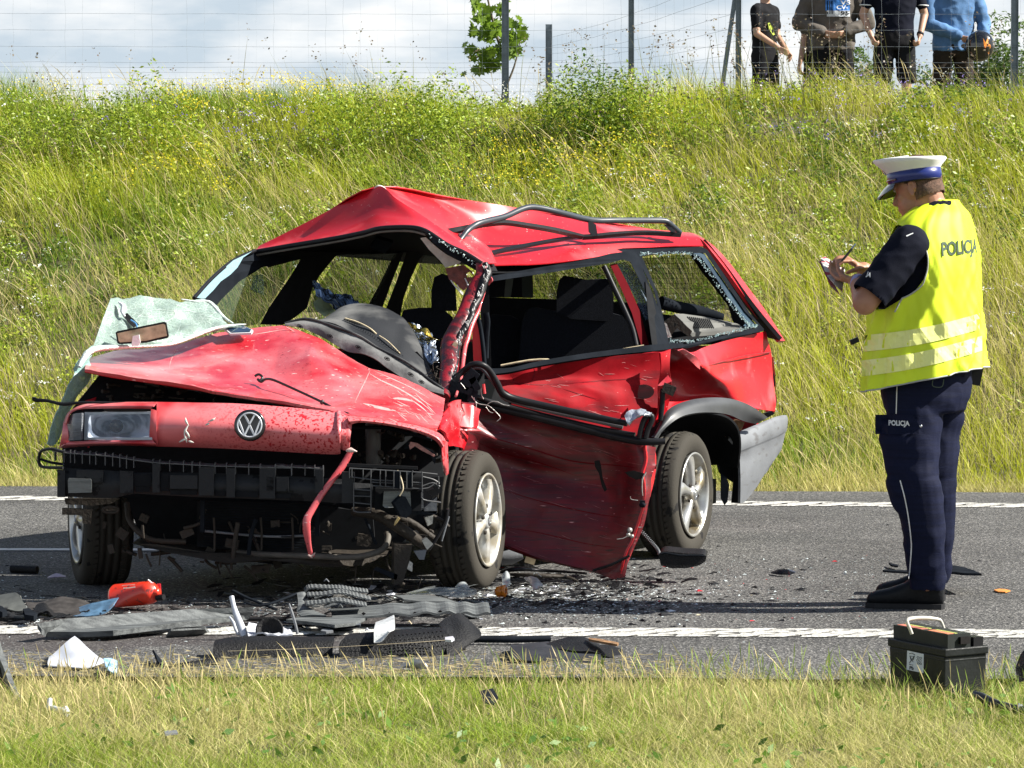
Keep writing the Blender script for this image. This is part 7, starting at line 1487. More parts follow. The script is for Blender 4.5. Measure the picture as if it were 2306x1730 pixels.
# --- the onlookers behind the fence
def onlooker(px, Y, g, lab, H_=1.78, face=0., top=m_navy, bottom=m_navy, sleeve='short', shorts=True, arms=None, skin=m_skinl, lean=0., hair=(.06, .04, .03), vox=.012, wide=1.):
    x = P(px, 100, Y).x; b = Vector((x, Y, g)); p = thing('person', b, lab, 'person', 'onlookers behind the fence'); k = H_ / 1.78
    f = Vector((sin(face), -cos(face), 0)); l = Vector((f.y * -1, f.x, 0)) * -1; l = Vector((cos(face), sin(face), 0))
    def J(s, fw, z): return b + l * (s * k * wide) + f * (fw * k) + Ud * (z * k)
    A = arms or {}
    aL = [J(*q) for q in A.get('L', ((-.20, 0, 1.43), (-.27, -.02, 1.15), (-.27, .08, .90)))]; aR = [J(*q) for q in A.get('R', ((.20, 0, 1.43), (.27, -.02, 1.15), (.27, .08, .90)))]
    mb = MB(); hc = J(.0, .03, 1.66); ell_prim(mb, hc, (f, l, Ud), (.095 * k, .075 * k, .115 * k)); cone_prim(mb, hc + f * .05 * k - Ud * .075 * k, hc + f * .06 * k - Ud * .08 * k, .038 * k, .032 * k)
    cone_prim(mb, hc + f * .09 * k, hc + f * .105 * k - Ud * .03 * k, .009, .013, 8)
    for s_ in (-1, 1): ell_prim(mb, hc + l * .077 * s_ * k - Ud * .01, (f, l, Ud), (.018, .008, .03), 8)
    cone_prim(mb, hc - Ud * .05 * k - f * .02, J(0, 0, 1.45), .055 * k, .06 * k)
    def tor(mb, s):
        rr_ = []
        for z, w, d in ((1.50, .07, .06), (1.46, .15, .09), (1.40, .19, .115), (1.25, .185, .125), (1.08, .165, .12), (.95, .17, .12), (.86, .17, .12)):
            c = J(0, 0, z); rr_.append([c + l * (w * s * k * wide * cos(t)) + f * (d * s * k * sin(t)) for t in np.linspace(0, 2 * pi, 21)[:-1]])
        loft_prim(mb, rr_)
    tor(mb, .93)
    for a in (aL, aR): cone_prim(mb, a[0], a[1], .050 * k, .042 * k); cone_prim(mb, a[1], a[2], .042 * k, .028 * k); 
    for s_, a in ((-1, aL), (1, aR)): d_ = (a[2] - a[1]).normalized(); hand(mb, a[2], d_ if A.get('fist', 1) else d_, f * -.3 - l * s_, 1 if s_ > 0 else -1, A.get('curl', 1.0), .95 * k)
    hp = [J(-.09, 0, .92), J(.09, 0, .92)]; kn = [J(-.11, .02, .50), J(.11, .02, .50)]; an = [J(-.12, 0, .08), J(.12, 0, .08)]
    for h_, q, a in zip(hp, kn, an): cone_prim(mb, h_, q, .082 * k, .055 * k); cone_prim(mb, q, a, .055 * k, .038 * k); cone_prim(mb, a - Ud * .02, a + f * .14 * k - Ud * .035, .04 * k, .035 * k)
    V, F_, Nn = remesh(mb, vox * .7, 2); meshobj('body', V, F_, skin, p, smooth=True)
    mb = MB(); ell_prim(mb, hc + Ud * .02 - f * .008, (f, l, Ud), (.10 * k, .083 * k, .115 * k)); V, F_, Nn = remesh(mb, .012, 1); F2 = [q for q in F_ if (Vector(V[q].mean(0)) - hc).dot(Ud) > .03 - .8 * min(0, 0) + .6 * (Vector(V[q].mean(0)) - hc).dot(f)]
    meshobj('hair', V, F2, mat('hair', hair, .9, var=.4, vs=60), p, smooth=True)
    mb = MB(); tor(mb, 1.06 if sleeve == 'short' else 1.14)
    for a in (aL, aR):
        r_ = 1.0 if sleeve == 'short' else 1.25
        cone_prim(mb, a[0], a[0].lerp(a[1], .62 if sleeve == 'short' else 1.0), .064 * k * r_, (.058 if sleeve == 'short' else .055) * k * r_)
        if sleeve != 'short': cone_prim(mb, a[1], a[1].lerp(a[2], .93), .055 * k * r_, .042 * k * r_)
    cone_prim(mb, J(-.15, 0, 1.44), J(.15, 0, 1.44), .055 * k, .055 * k)
    V, F_, Nn = remesh(mb, vox, 3); V = fold(V, Nn, .007 if sleeve == 'short' else .012, (8, 8, 9), px * .1); sh = meshobj('shirt' if sleeve == 'short' else 'hoodie', V, F_, top, p, smooth=True); bv = bvh_of(V, F_)
    mb = MB(); rr_ = []
    for z, w, d in ((1.0, .17, .125), (.92, .185, .135), (.84, .18, .13), (.80, .15, .11)):
        c = J(0, 0, z); rr_.append([c + l * (w * k * wide * cos(t)) + f * (d * k * sin(t)) for t in np.linspace(0, 2 * pi, 21)[:-1]])
    loft_prim(mb, rr_)
    for h_, q, a in zip(hp, kn, an):
        cone_prim(mb, h_, q + Ud * .04, .105 * k, .095 * k)
        if not shorts: cone_prim(mb, q, a + Ud * .02, .085 * k, .07 * k)
    V, F_, Nn = remesh(mb, vox, 3); V = fold(V, Nn, .008, (8, 8, 9), px); meshobj('shorts' if shorts else 'trousers', V, F_, bottom, p, smooth=True)
    return p, bv, J
GZ = 2.72
m_blk = mat('black_cloth', (.012, .012, .014), .9, var=.3, vs=8, bump=.2, bs=60)
m_hood = mat('grey_brown_hoodie', (.115, .10, .085), .9, var=.25, vs=6, bump=.2, bs=80)
m_blue = mat('blue_hoodie', (.09, .21, .42), .85, var=.3, vs=6, bump=.2, bs=60)
m_olive = mat('olive_brown_cloth', (.036, .029, .021), .9, var=.3, vs=7)
boy, bv, J = onlooker(1722, 38, 2.62, 'boy in a black shirt with a yellow print, leftmost of the onlookers', 1.60, .9, m_blk, m_blk, shorts=False, wide=.98, arms=dict(L=((-.19, 0, 1.42), (-.22, .04, 1.14), (-.14, .28, .98)), R=((.19, 0, 1.42), (.20, .04, 1.14), (.08, .28, .92)), curl=.5))
decal('shirt_print', [(1729, 52), (1733, 51), (1741, 62), (1745, 78), (1741, 80), (1732, 66)], [[0, 1, 2, 3, 4, 5]], bv, mat('yellow_print', (.40, .50, .05), .6), boy, .012)
p2, bv, J = onlooker(1876, 38.5, 2.64, 'onlooker in a grey brown hoodie with blue print and hands in its pouch', 1.80, .0, m_hood, m_blk, sleeve='long', shorts=True, wide=1.18, arms=dict(L=((-.21, 0, 1.42), (-.31, .02, 1.14), (-.10, .17, 1.04)), R=((.21, 0, 1.42), (.31, .02, 1.14), (.10, .17, 1.04)), curl=.5))
decal('hoodie_print', [(1859 + i * 6.1, 0 + j * 8) for j in range(4) for i in range(10)], [[j * 10 + i, j * 10 + i + 1, (j + 1) * 10 + i + 1, (j + 1) * 10 + i] for j in range(3) for i in range(9)], bv, mat('blue_print', (.03, .20, .60), .6), p2, .006)
decal('hoodie_print', [(1862 + i * 5.8, 24 + j * 4.5) for j in range(4) for i in range(10)], [[j * 10 + i, j * 10 + i + 1, (j + 1) * 10 + i + 1, (j + 1) * 10 + i] for j in range(3) for i in range(9)], bv, mat('white_print', (.70, .74, .78), .6), p2, .008)
letters('print_letters', 'VS', [(1892, 11), (1915, 11), (1915, 1), (1892, 1)], bv, m_wletter, p2, .02, .012)
letters('print_letters', 'CV-', [(1884, 21), (1910, 21), (1910, 12), (1884, 12)], bv, m_wletter, p2, .02, .012)
letters('print_letters', '95', [(1893, 34), (1912, 34), (1912, 25), (1893, 25)], bv, m_navy, p2, .02, .014)
for k in range(3): decal('print_bar', [(1862 + 5 * k, 2), (1864.2 + 5 * k, 2), (1865 + 5 * k, 32), (1862.8 + 5 * k, 32)], [[0, 1, 2, 3]], bv, m_navy, p2, .013)
p3, bv, J = onlooker(2014, 38, 2.66, 'onlooker in a navy polo shirt and black shorts with arms hanging', 1.84, .08, m_navy, m_blk, shorts=True, wide=1.1, arms=dict(L=((-.20, 0, 1.43), (-.285, -.04, 1.16), (-.23, .10, .93)), R=((.20, 0, 1.43), (.285, -.04, 1.16), (.22, .10, .93)), curl=1.1))
mb = MB()
for a in (J(-.262, -.02, 1.255), J(.262, -.02, 1.255)): lathe_mesh(mb, [(-.012, .058), (-.012, .067), (.0, .067), (.0, .058)], a, (0.05, 0, 1), 20)
mb.build('sleeve_trim', m_wletter, p3, kind='stuff')
mb = MB(); w0 = J(.225, .085, .955); lathe_mesh(mb, [(-.012, .030), (-.012, .036), (.012, .037), (.012, .030)], w0, (J(.285, -.04, 1.16) - w0), 18); mb.build('watch', m_rub, p3)
p4, bv, J = onlooker(2146, 38.5, 2.64, 'rightmost onlooker in a blue hoodie and olive trousers', 1.78, .12, m_blue, m_olive, sleeve='long', shorts=False, wide=1.14, arms=dict(L=((-.21, 0, 1.42), (-.25, .06, 1.14), (.03, .2, 1.0)), R=((.21, 0, 1.42), (.29, .02, 1.15), (.24, .16, .95)), curl=.7))
p5, bv, J = onlooker(1845, 39.4, 2.60, 'person mostly hidden behind the hoodie wearer, only a bare arm showing', 1.70, .2, m_hood, m_blk, shorts=True, wide=.85, arms=dict(L=((-.17, .0, 1.40), (-.20, -.02, 1.12), (-.28, .05, .86)), curl=.6))
# crash helmet held by the last onlooker
hel = thing('helmet', P(2205, 104, 38.2), 'black motorcycle helmet with flame decal held by the rightmost onlooker', 'helmet')
mb = MB(); ell_prim(mb, P(2206, 104, 38.2), ((1, 0, -.2), (0, 1, 0), (.2, 0, 1)), (.155, .13, .165), 32); mb.build('shell', mat('helmet_shell', (.008, .008, .009), .12, coat=1.), hel)
hb = bvh_of(mb.v, mb.f)
decal('flame_decal', [(2214, 86), (2220, 96), (2224, 86), (2231, 104), (2236, 118), (2226, 122), (2221, 112), (2216, 104)], [[0, 1, 2, 3, 4, 5, 6, 7]], hb, mat('flame_orange', (.85, .28, .03), .4), hel, .006)
decal('visor', [(2176, 100), (2184, 84), (2196, 78), (2196, 120), (2184, 126), (2177, 116)], [[0, 1, 2, 3, 4, 5]], hb, mat('helmet_visor', (.02, .03, .05), .05, coat=1.), hel, .006)

# ------------------------------------------------------------ wreckage and small things on the road
def gz(q, z=0.): return [G(x, y, z) for x, y in q]
def single(name, mb, m, label, cat, group='pieces of wreckage on the road'):
    c = sum(mb.v, Vector()) / len(mb.v); zmin = min(v.z for v in mb.v)
    return mb.build(name, m, None, base=(c.x, c.y, zmin), label=label, cat=cat, group=group)
def flat_piece(name, q, m, label, cat, z=.02, th=.012, lift=None, curve=0.):
    """piece lying on the ground: outline in the photo at height z (a list lifts each corner)"""
    zz = z if isinstance(z, (list, tuple)) else [z] * len(q)
    mb = MB(); poly_mesh(mb, [G(x, y, h) for (x, y), h in zip(q, zz)], thick=th, d=(0, .12, -1)); return single(name, mb, m, label, cat)
def stand_piece(name, rows, m, label, cat, th=.006, nu=4, nv=4, dent=.003, ds=12, **k):
    mb = MB(); grid_mesh(mb, rows, nu=nu, nv=nv, thick=th, dent=dent, ds=ds, **k); return single(name, mb, m, label, cat)
def up(q, Y): return on(q, Y)
m_wgrey = mat('weathered_grey_plastic', (.13, .14, .14), .7, var=.4, vs=8, bump=.4, bs=50, stretch=(1, 6, 6), col2=(.045, .05, .052))
m_bblk = mat('textured_black_plastic', (.013, .013, .014), .55, var=.3, vs=20, bump=.5, bs=140)
m_bluish = mat('blue_grey_film', (.10, .20, .32), .35, var=.5, vs=30, coat=.3)
m_frost = mat('frosted_white_plastic', (.62, .64, .70), .35, var=.2, vs=10, coat=.2)
m_clear = glass_mat('clear_plastic', (.62, .66, .66), .42, .1, bump=.3, bs=20)
m_rubber = mat('rubber_sheet', (.035, .036, .042), .6, var=.4, vs=9, bump=.3, bs=40)
# extinguisher
fe = thing('fire_extinguisher', G(303, 1368), 'small red fire extinguisher lying on its side before the front wheel', 'fire extinguisher')
ea, eb = P(*ZH(968,545)[0], 14.66), P(*ZH(1250,520)[0], 14.56); exd = (eb - ea).normalized(); er_ = .0475
ea.z = eb.z = er_ + .002; mb = MB(); L_ = (eb - ea).length
lathe_mesh(mb, [(-.022, .001), (-.022, .030), (-.012, .041), (.0, er_), (.0, er_), (L_ - .01, er_), (L_ + .008, er_ * .93), (L_ + .022, er_ * .72), (L_ + .03, er_ * .4), (L_ + .032, .016), (L_ + .045, .016), (L_ + .046, .001)], ea, exd, 40)
mb.build('cylinder', mat('extinguisher_red', (.72, .035, .012), .38, coat=.5, var=.15, vs=8, streak=[((.20, .03, .02), 40, .62, .66, (1, 1, 1))]), fe); cb_ = bvh_of(mb.v, mb.f)
g_ = ZH(1010,436, 1085,430, 1120,428, 1125,455, 1085,460, 1025,464); decal('paper_label', g_, [[0, 1, 4, 5], [1, 2, 3, 4]], cb_, mat('label_pink', (.75, .55, .48), .6, var=.2, vs=60), fe, .0015)
tubo('valve_lever', [eb + exd * .03 + Vector((0, -.01, .03)), P(*ZH(1255,415)[0], 14.56), P(*ZH(1228,390)[0], 14.56)], [.004, .004, .003], m_white, fe, n=6, sub=2); tubo('valve_pin', [P(*ZH(1240,445)[0], 14.55), P(*ZH(1255,415)[0], 14.55), P(*ZH(1272,418)[0], 14.55)], .003, m_white, fe, n=5)
tubo('valve', [eb + exd * .035, eb + exd * .07], [.014, .012], m_rub, fe, n=10)
mb = MB(); box_mesh(mb, P(*ZH(1322,480)[0], 14.6), .014, .02, .055, Matrix.Rotation(-.05, 3, 'Y')); single('red_clip', mb, mat('red_plastic', (.55, .02, .04), .4), 'small dark red plastic clip just right of the extinguisher', 'clip')
# left side pieces
flat_piece('wing_trim', ZH(310,752, 560,712, 1050,672, 1600,632, 2105,618, 2060,680, 1500,742, 940,812, 700,822, 380,822, 345,800), m_wgrey, 'long weathered grey bumper trim lying along the edge line', 'car trim', [.07, .07, .075, .08, .08, .05, .045, .04, .035, .03, .05], .02)
stand_piece('film_piece', [up(ZH(450,690, 560,660, 720,600, 860,565, 985,535), [14.45,14.4,14.38,14.38,14.4]), up(ZH(440,640 + 40, 600,690, 740,690, 870,665, 940,600), [14.4,14.3,14.25,14.28,14.3])], m_bluish, 'curved blue grey plastic sliver in front of the extinguisher', 'plastic piece', .004)
stand_piece('liner_sheet', [up(ZH(-20,520, 60,505, 130,495, 160,520), [14.6,14.55,14.5,14.45]), up(ZH(-20,620, 60,630, 150,650, 230,635), [14.4,14.35,14.3,14.3])], mat('grey_liner', (.11, .115, .105), .8, var=.4, vs=20), 'grey liner sheet propped up at the left picture edge', 'plastic piece', .005)
stand_piece('liner_sheet', [up(ZH(215,570, 330,575, 450,540, 540,530, 700,560, 760,600), [14.5]*6), up(ZH(240,640, 350,650, 450,665, 560,690, 680,670, 740,640), [14.3]*6)], mat('dark_liner', (.055, .05, .048), .8, var=.5, vs=26), 'dark speckled liner sheet between the grey sheet and the blue sliver', 'plastic piece', .005)
stand_piece('torn_liner', [up(ZH(300,600, 350,578, 390,590, 420,630, 540,660), [14.35]*5), up(ZH(260,690, 350,660, 400,650, 450,690, 560,700), [14.25]*5)], m_bblk, 'black torn liner piece with a pointed flap', 'plastic piece', .008)
stand_piece('bumper_corner', [up(ZH(-30,650, 40,640, 130,680, 220,690, 262,705), [14.3,14.25,14.2,14.18,14.15]), up(ZH(-30,700, 40,695, 130,705, 220,712, 268,730), [14.2,14.15,14.1,14.08,14.1]), up(ZH(-30,760, 40,762, 130,765, 220,765, 255,758), [14.2,14.15,14.1,14.1,14.15])], m_bblk, 'black bumper corner cut by the left picture edge', 'car part', .01)
for (q, lb) in ((ZH(-20,600, 20,610, 60,650, 20,660, -20,640), 'small dark shard leftmost beside the bumper corner'), (ZH(190,630, 240,625, 310,670, 280,690, 210,680), 'small dark shard under the pointed black flap')):
    flat_piece('plastic_shard', q, m_dgrey, lb, 'plastic piece', .05, .02)
mb = MB(); tube_mesh(mb, [G(*ZH(95,300)[0], .018), G(*ZH(310,308)[0], .018)], .018, n=10); single('black_tube', mb, m_bblk, 'short black tube lying in the car shadow at the left', 'tube')
stand_piece('paper_scrap', [up(ZH(395,368, 440,345, 480,338, 545,355), [15.85]*4), up(ZH(395,372, 450,365, 500,362, 548,362), [15.8]*4)], mat('purple_white_scrap', (.50, .40, .55), .5, var=.5, vs=40), 'crumpled white and purple scrap beside the far front wheel', 'scrap', .003)
stand_piece('arch_liner', [up(ZH(-40,860, 0,900, 20,980, 60,1080, 100,1200, 150,1320, 235,1515), [11.9,11.9,11.9,11.85,11.8,11.75,11.7]), up(ZH(-60,900, -15,960, -5,1040, 30,1120, 75,1250, 120,1370, 200,1490), [11.86,11.86,11.86,11.82,11.77,11.72,11.68])], m_wgrey, 'curved rim of a black wheel arch liner at the left edge of the verge', 'car part', .02)
polyl = up(ZH(-60,1000, 0,1060, 40,1150, 90,1290, 60,1360, 0,1440, -60,1470), 11.9); mb = MB(); poly_mesh(mb, polyl, thick=.02); single('arch_liner', mb, m_bblk, 'black inner sheet of the wheel arch liner at the left edge', 'car part')
stand_piece('lens_shard', [up(ZH(405,1035, 480,975, 560,900, 620,855), [12.75,12.8,12.85,12.9]), up(ZH(395,1075, 520,1070, 660,1010, 800,1010), [12.6,12.62,12.65,12.7]), up(ZH(400,1100, 540,1110, 720,1120, 880,1060), [12.5,12.5,12.5,12.55])], m_frost, 'large frosted white plastic shard standing in the verge grass', 'plastic piece', .004)
stand_piece('lens_shard', [up(ZH(860,1040, 920,1040, 975,1060), [12.5]*3), up(ZH(880,1100, 920,1150, 975,1170), [12.35]*3)], mat('blue_flecked_plastic', (.45, .62, .75), .3, var=.6, vs=50, col2=(.08, .25, .5)), 'small blue flecked shard right of the big frosted shard', 'plastic piece', .004)
mb = MB(); tube_mesh(mb, [P(*ZH(415,1380)[0], 11.35), P(*ZH(408,1460)[0], 11.33), P(*ZH(430,1455)[0], 11.32), P(*ZH(560,1495)[0], 11.28)], [.008, .011, .010, .014], n=6, flat=((0, 1, 0), .4)); tube_mesh(mb, [P(*ZH(540,1455)[0], 11.3), P(*ZH(560,1500)[0], 11.28)], .009, n=6); single('white_bracket', mb, m_white, 'broken white plastic bracket lying alone in the verge grass', 'bracket')
stand_piece('metal_bracket', [up(ZH(1275,970, 1330,1040, 1370,1080), [12.75]*3), up(ZH(1310,1060, 1350,1110, 1340,1170), [12.6]*3)], m_dgrey, 'dark grey bent bracket with a blue bit at the verge edge', 'bracket', .006)
mb = MB(); tube_mesh(mb, [P(*ZH(1310,1170)[0], 12.6), P(*ZH(1500,1130)[0], 12.62), P(*ZH(1810,1070)[0], 12.7)], [.035, .03, .022], n=8, flat=((0, 0, 1), .7)); single('black_duct', mb, m_bblk, 'dark hollow duct lying in the grass left of the bumper skin', 'duct')
flat_piece('grey_piece', ZH(1380,850, 1420,790, 1560,748, 1700,775, 1740,820, 1650,830, 1480,845), m_wgrey, 'curved grey lozenge of plastic below the long trim', 'plastic piece', [.01, .04, .055, .04, .01, .01, .01], .012)
# big bumper skin
stand_piece('bumper_skin', [up(ZI(110,765, 250,738, 500,735, 730,738, 955,735), [12.98,13.0,13.02,13.04,13.06]), up(ZI(100,785, 250,770, 500,766, 730,766, 955,762), [12.9,12.92,12.94,12.96,12.98]), up(ZI(95,850, 250,850, 500,850, 730,845, 945,838), [12.86,12.88,12.90,12.92,12.95]), up(ZI(110,940, 260,950, 500,955, 730,955, 950,955), [12.84,12.86,12.88,12.9,12.93])], m_bblk, 'long black bumper skin standing on edge in the grass fringe, left half', 'bumper', .01, ds=6)
stand_piece('bumper_skin', [up(ZI(1055,722, 1200,706, 1400,690, 1600,678, 1755,675), [13.02,13.03,13.05,13.08,13.1]), up(ZI(1030,745, 1200,735, 1400,722, 1600,715, 1760,708), [12.94,12.95,12.97,13.0,13.03]), up(ZI(990,800, 1200,820, 1400,800, 1600,790, 1800,770), [12.9,12.9,12.92,12.96,13.0]), up(ZI(1000,900, 1200,930, 1400,915, 1600,900, 1790,880), [12.86,12.87,12.9,12.93,12.98])], m_bblk, 'right half of the broken black bumper skin with small holes', 'bumper', .01, ds=6)
stand_piece('bumper_end', [up(ZI(1700,640, 1760,600, 1830,572, 1860,575), [13.15,13.2,13.25,13.3]), up(ZI(1730,700, 1800,690, 1880,650, 1960,660), [13.05,13.1,13.15,13.25]), up(ZI(1750,780, 1830,780, 1930,760, 2003,728), [13.0,13.02,13.08,13.15]), up(ZI(1760,880, 1810,870, 1850,850, 1900,810), [12.95,12.97,13.0,13.05])], m_bblk, 'flared end of the black bumper skin, upright at its right', 'bumper', .012)
bo = MB()
for r in range(4):
    for c in range(12):
        x_, y_ = 1385 + c * 30 + r * 12, 735 + r * 34 - c * 3; poly_mesh(bo, [P(*ZI(x_ + 7 * cos(t), y_ + 5 * sin(t))[0], 12.90 + (c * .004)) for t in np.linspace(0, 2 * pi, 9)[:-1]], thick=.004)
c_ = sum(bo.v, Vector()) / len(bo.v); bo.build('bumper_holes', m_scar, None, base=c_, label='rows of small dark holes in the right half of the bumper skin', cat='holes', kind='stuff')
mb = MB(); tube_mesh(mb, up(ZI(200,842, 600,830, 1000,812, 1500,782, 1800,760), [12.84,12.86,12.88,12.9,12.95]), .0009, n=4, sub=3); single('cord', mb, m_tan, 'thin pale cord strung along the bumper skin', 'cord')
stand_piece('white_shard', [up(ZI(1250,635, 1320,610, 1380,585), [13.1]*3), up(ZI(1240,690, 1310,680, 1385,670), [12.93]*3), up(ZI(1238,778, 1290,770, 1340,700), [12.88]*3)], mat('scratched_white', (.66, .68, .68), .5, var=.3, vs=40, bump=.2), 'square white shard leaning over the middle of the bumper skin', 'plastic piece', .005)
flat_piece('white_scrap', ZI(1430,940, 1520,900, 1590,905, 1620,945, 1560,950), m_frost, 'small white scrap in the grass below the bumper skin', 'scrap', [.02, .045, .045, .02, .015], .01)
flat_piece('white_scrap', ZI(1745,742, 1800,735, 1812,750, 1790,762, 1745,760), m_frost, 'thin white strip on the bumper end', 'scrap', .12, .008)
# lamp remains
mb = MB()
for q, r_ in (((225,455, 240,520, 265,600, 300,690, 320,740), [.010, .009, .013, .016, .012]), ((212,600, 240,640, 270,720, 330,700), [.004, .006, .006, .006]), ((260,600, 300,730), [.01, .008])): tube_mesh(mb, up(ZI(*q), [13.5 - .02 * i for i in range(len(q) // 2)]), r_, n=6, sub=2, flat=((0, 1, 0), .5))
single('lamp_strut', mb, m_frost, 'upright white lamp strut, tallest piece of the wreckage heap', 'lamp part')
stand_piece('lamp_housing', [up(ZI(345,640, 400,645, 500,650, 600,670, 650,690), [13.5,13.55,13.55,13.5,13.45]), up(ZI(335,690, 400,690, 500,690, 590,705, 650,715), [13.4,13.42,13.42,13.4,13.38]), up(ZI(345,735, 430,730, 500,725, 580,725, 660,730), [13.3,13.3,13.3,13.3,13.3])], m_frost, 'pale blue white lamp housing behind the bumper skin', 'lamp part', .006, dent=.02, ds=20)
mb = MB(); lathe_mesh(mb, [(0, .036), (.02, .05), (.035, .052), (.035, .045), (.01, .03), (.008, .001)], P(*ZI(500,715)[0], 13.36), (0, -1, .5), 24); single('lamp_bowl', mb, m_bblk, 'round black lamp bowl beside the pale lamp housing', 'lamp part')
mb = MB(); tube_mesh(mb, up(ZI(635,503, 655,570, 680,650, 695,720), [13.45]*4), [.003, .006, .005, .006], n=5, sub=2); single('thin_strut', mb, m_grey, 'thin grey strut standing right of the lamp bowl', 'lamp part')
mb = MB(); tube_mesh(mb, up(ZI(235,412, 330,460, 430,500, 540,545), [14.2,14.15,14.1,14.0]), .010, n=6, flat=((0, 0, 1), .5)); single('dark_strip', mb, m_dgrey, 'dark straight strip crossing behind the white strut', 'trim strip')
mb = MB(); tube_mesh(mb, up(ZI(280,480, 400,520, 500,505, 620,460, 690,430), [14.1,14.05,14.05,14.1,14.15]), [.004,.007,.008,.008,.006], n=6, sub=3, flat=((0, 0, 1), .6)); single('bent_strip', mb, m_dgrey, 'bent dark strip arching left of the grey frame corner', 'trim strip')
stand_piece('frame_corner', [up(ZI(690,425, 740,420, 760,440), [14.1,14.1,14.12]), up(ZI(700,500, 725,500, 745,505), [14.0]*3), up(ZI(690,560, 720,545, 790,540), [13.9]*3), up(ZI(720,590, 800,580, 900,585), [13.82]*3)], m_wgrey, 'pale grey corner of a broken grille frame', 'grille part', .008)
for q, lb, zz in (((740,395, 780,370, 900,372, 1000,375, 1100,390, 1195,402), 'topmost ribbed grille strip of the heap', 14.3), ((760,425, 870,420, 1000,405, 1100,425, 1215,455), 'second ribbed grille strip of the heap', 14.15), ((750,490, 860,478, 980,462, 1090,480, 1185,498), 'third ribbed grille strip of the heap', 14.0)):
    base_ = cr(np.array(list(zip(q[0::2], q[1::2])), float), 8); r0 = []; r1 = []
    for i, (x_, y_) in enumerate(base_): w_ = 6 * (i % 2); r0.append(P(*ZI(x_, y_ - w_)[0], zz)); r1.append(P(*ZI(x_ + 4, y_ + 24 - w_)[0], zz - .12))
    mb = MB(); grid_mesh(mb, [r0, r1], nu=2, nv=1, thick=.006, smooth=False); single('grille_strip', mb, m_wgrey, lb, 'grille part')
base_ = cr(np.array([(930, 555), (1100, 545), (1450, 520), (1700, 510), (1870, 515), (2055, 520)], float), 9); r0 = []; r1 = []; r2 = []
for i, (x_, y_) in enumerate(base_): w_ = 7 * sin(i * .9) * (x_ > 1300); r0.append(P(*ZI(x_, y_ - 20 - w_)[0], 14.05)); r1.append(P(*ZI(x_ + 8, y_ + 18 - w_)[0], 13.95)); r2.append(P(*ZI(x_ + 14, y_ + 55 - w_ * 1.4)[0], 13.80))
mb = MB(); grid_mesh(mb, [r0, r1, r2], nu=2, nv=1, thick=.008, smooth=False); single('grille_bar', mb, m_wgrey, 'long grey wavy edged grille bar reaching to the right', 'grille part')
mb = MB()
for (x_, y_) in ((1165, 575), (1350, 575), (1530, 572), (1710, 560)): poly_mesh(mb, up(ZI(x_ - 16,y_, x_,y_ - 10, x_ + 16,y_, x_,y_ + 14), 13.82), thick=.006)
single('clip_row', mb, m_scar, 'row of black square clips along the wavy grille bar', 'clips'); bpy.context.scene.objects[-1] if False else None
stand_piece('grey_sheet', [up(ZI(1380,445, 1500,440, 1680,450, 1750,470), [14.6,14.6,14.55,14.5]), up(ZI(1450,470, 1600,485, 1760,490, 1880,505), [14.3,14.3,14.3,14.25])], m_wgrey, 'flat grey sheet behind the wavy grille bar', 'plastic piece', .006)
stand_piece('clear_sheet', [up(ZI(1470,425, 1600,395, 1750,388, 1890,392, 1970,405), [14.95,14.95,14.9,14.85,14.8]), up(ZI(1490,432, 1650,432, 1760,445, 1860,455, 1970,430), [14.75,14.72,14.68,14.65,14.65])], m_clear, 'clear lens sheet lying against the near front wheel', 'lens', .004)
stand_piece('clear_sheet', [up(ZI(1815,380, 1850,350, 1890,350, 1920,390), [14.95]*4), up(ZI(1820,395, 1855,385, 1885,385, 1915,400), [14.9]*4)], m_clear, 'small curved clear shard propped against the front tyre', 'lens', .003)
flat_piece('grey_plate', ZI(615,615, 700,600, 900,602, 1190,598, 1100,640, 960,655, 850,640), m_wgrey, 'flat grey panel lying on the left end of the wavy bar', 'plastic piece', .05, .012)
flat_piece('slate_plate', ZI(820,650, 1000,655, 1145,630, 1140,655, 1030,690, 940,688, 880,680), mat('slate_plastic', (.08, .09, .11), .45, var=.4, vs=10), 'dark slate panel with curled edge behind the bumper skin', 'plastic piece', [.03, .035, .04, .04, .01, .01, .02], .01)
flat_piece('grey_scrap', ZI(860,695, 900,668, 935,680, 950,698, 900,702), m_grey, 'small pale scrap below the dark slate panel', 'scrap', .03, .008)
flat_piece('wiper_blade', ZI(330,600, 600,600, 1130,592, 1130,600, 600,612, 330,612), m_rub, 'long straight black wiper strip beneath the heap', 'wiper', .03, .01)
for i, (x_, y_, s_, m_, lb) in enumerate(((1490, 640, 30, m_tan, 'small pale twig like splinter behind the white shard'), (1190, 690, 26, m_frost, 'tiny white flake left of the square white shard'), (120, 670, 40, m_wgrey, 'grey flat flake left of the lamp strut'), (1000, 522, 30, m_wgrey, 'thin ribbed flake under the third grille strip'), (900, 340, 34, m_grey, 'light twisted pin on top of the grille strips'))):
    mb = MB(); a = ZI(x_, y_)[0]; d_ = 13.4 if i != 4 else 14.35; tube_mesh(mb, [P(a[0] - s_ * .16, a[1] + 2, d_), P(a[0], a[1] - 3, d_), P(a[0] + s_ * .17, a[1] + 3, d_)], [.003, .007, .003], n=5, flat=((0, 0, 1), .6)); single('plastic_splinter', mb, m_, lb, 'splinter')
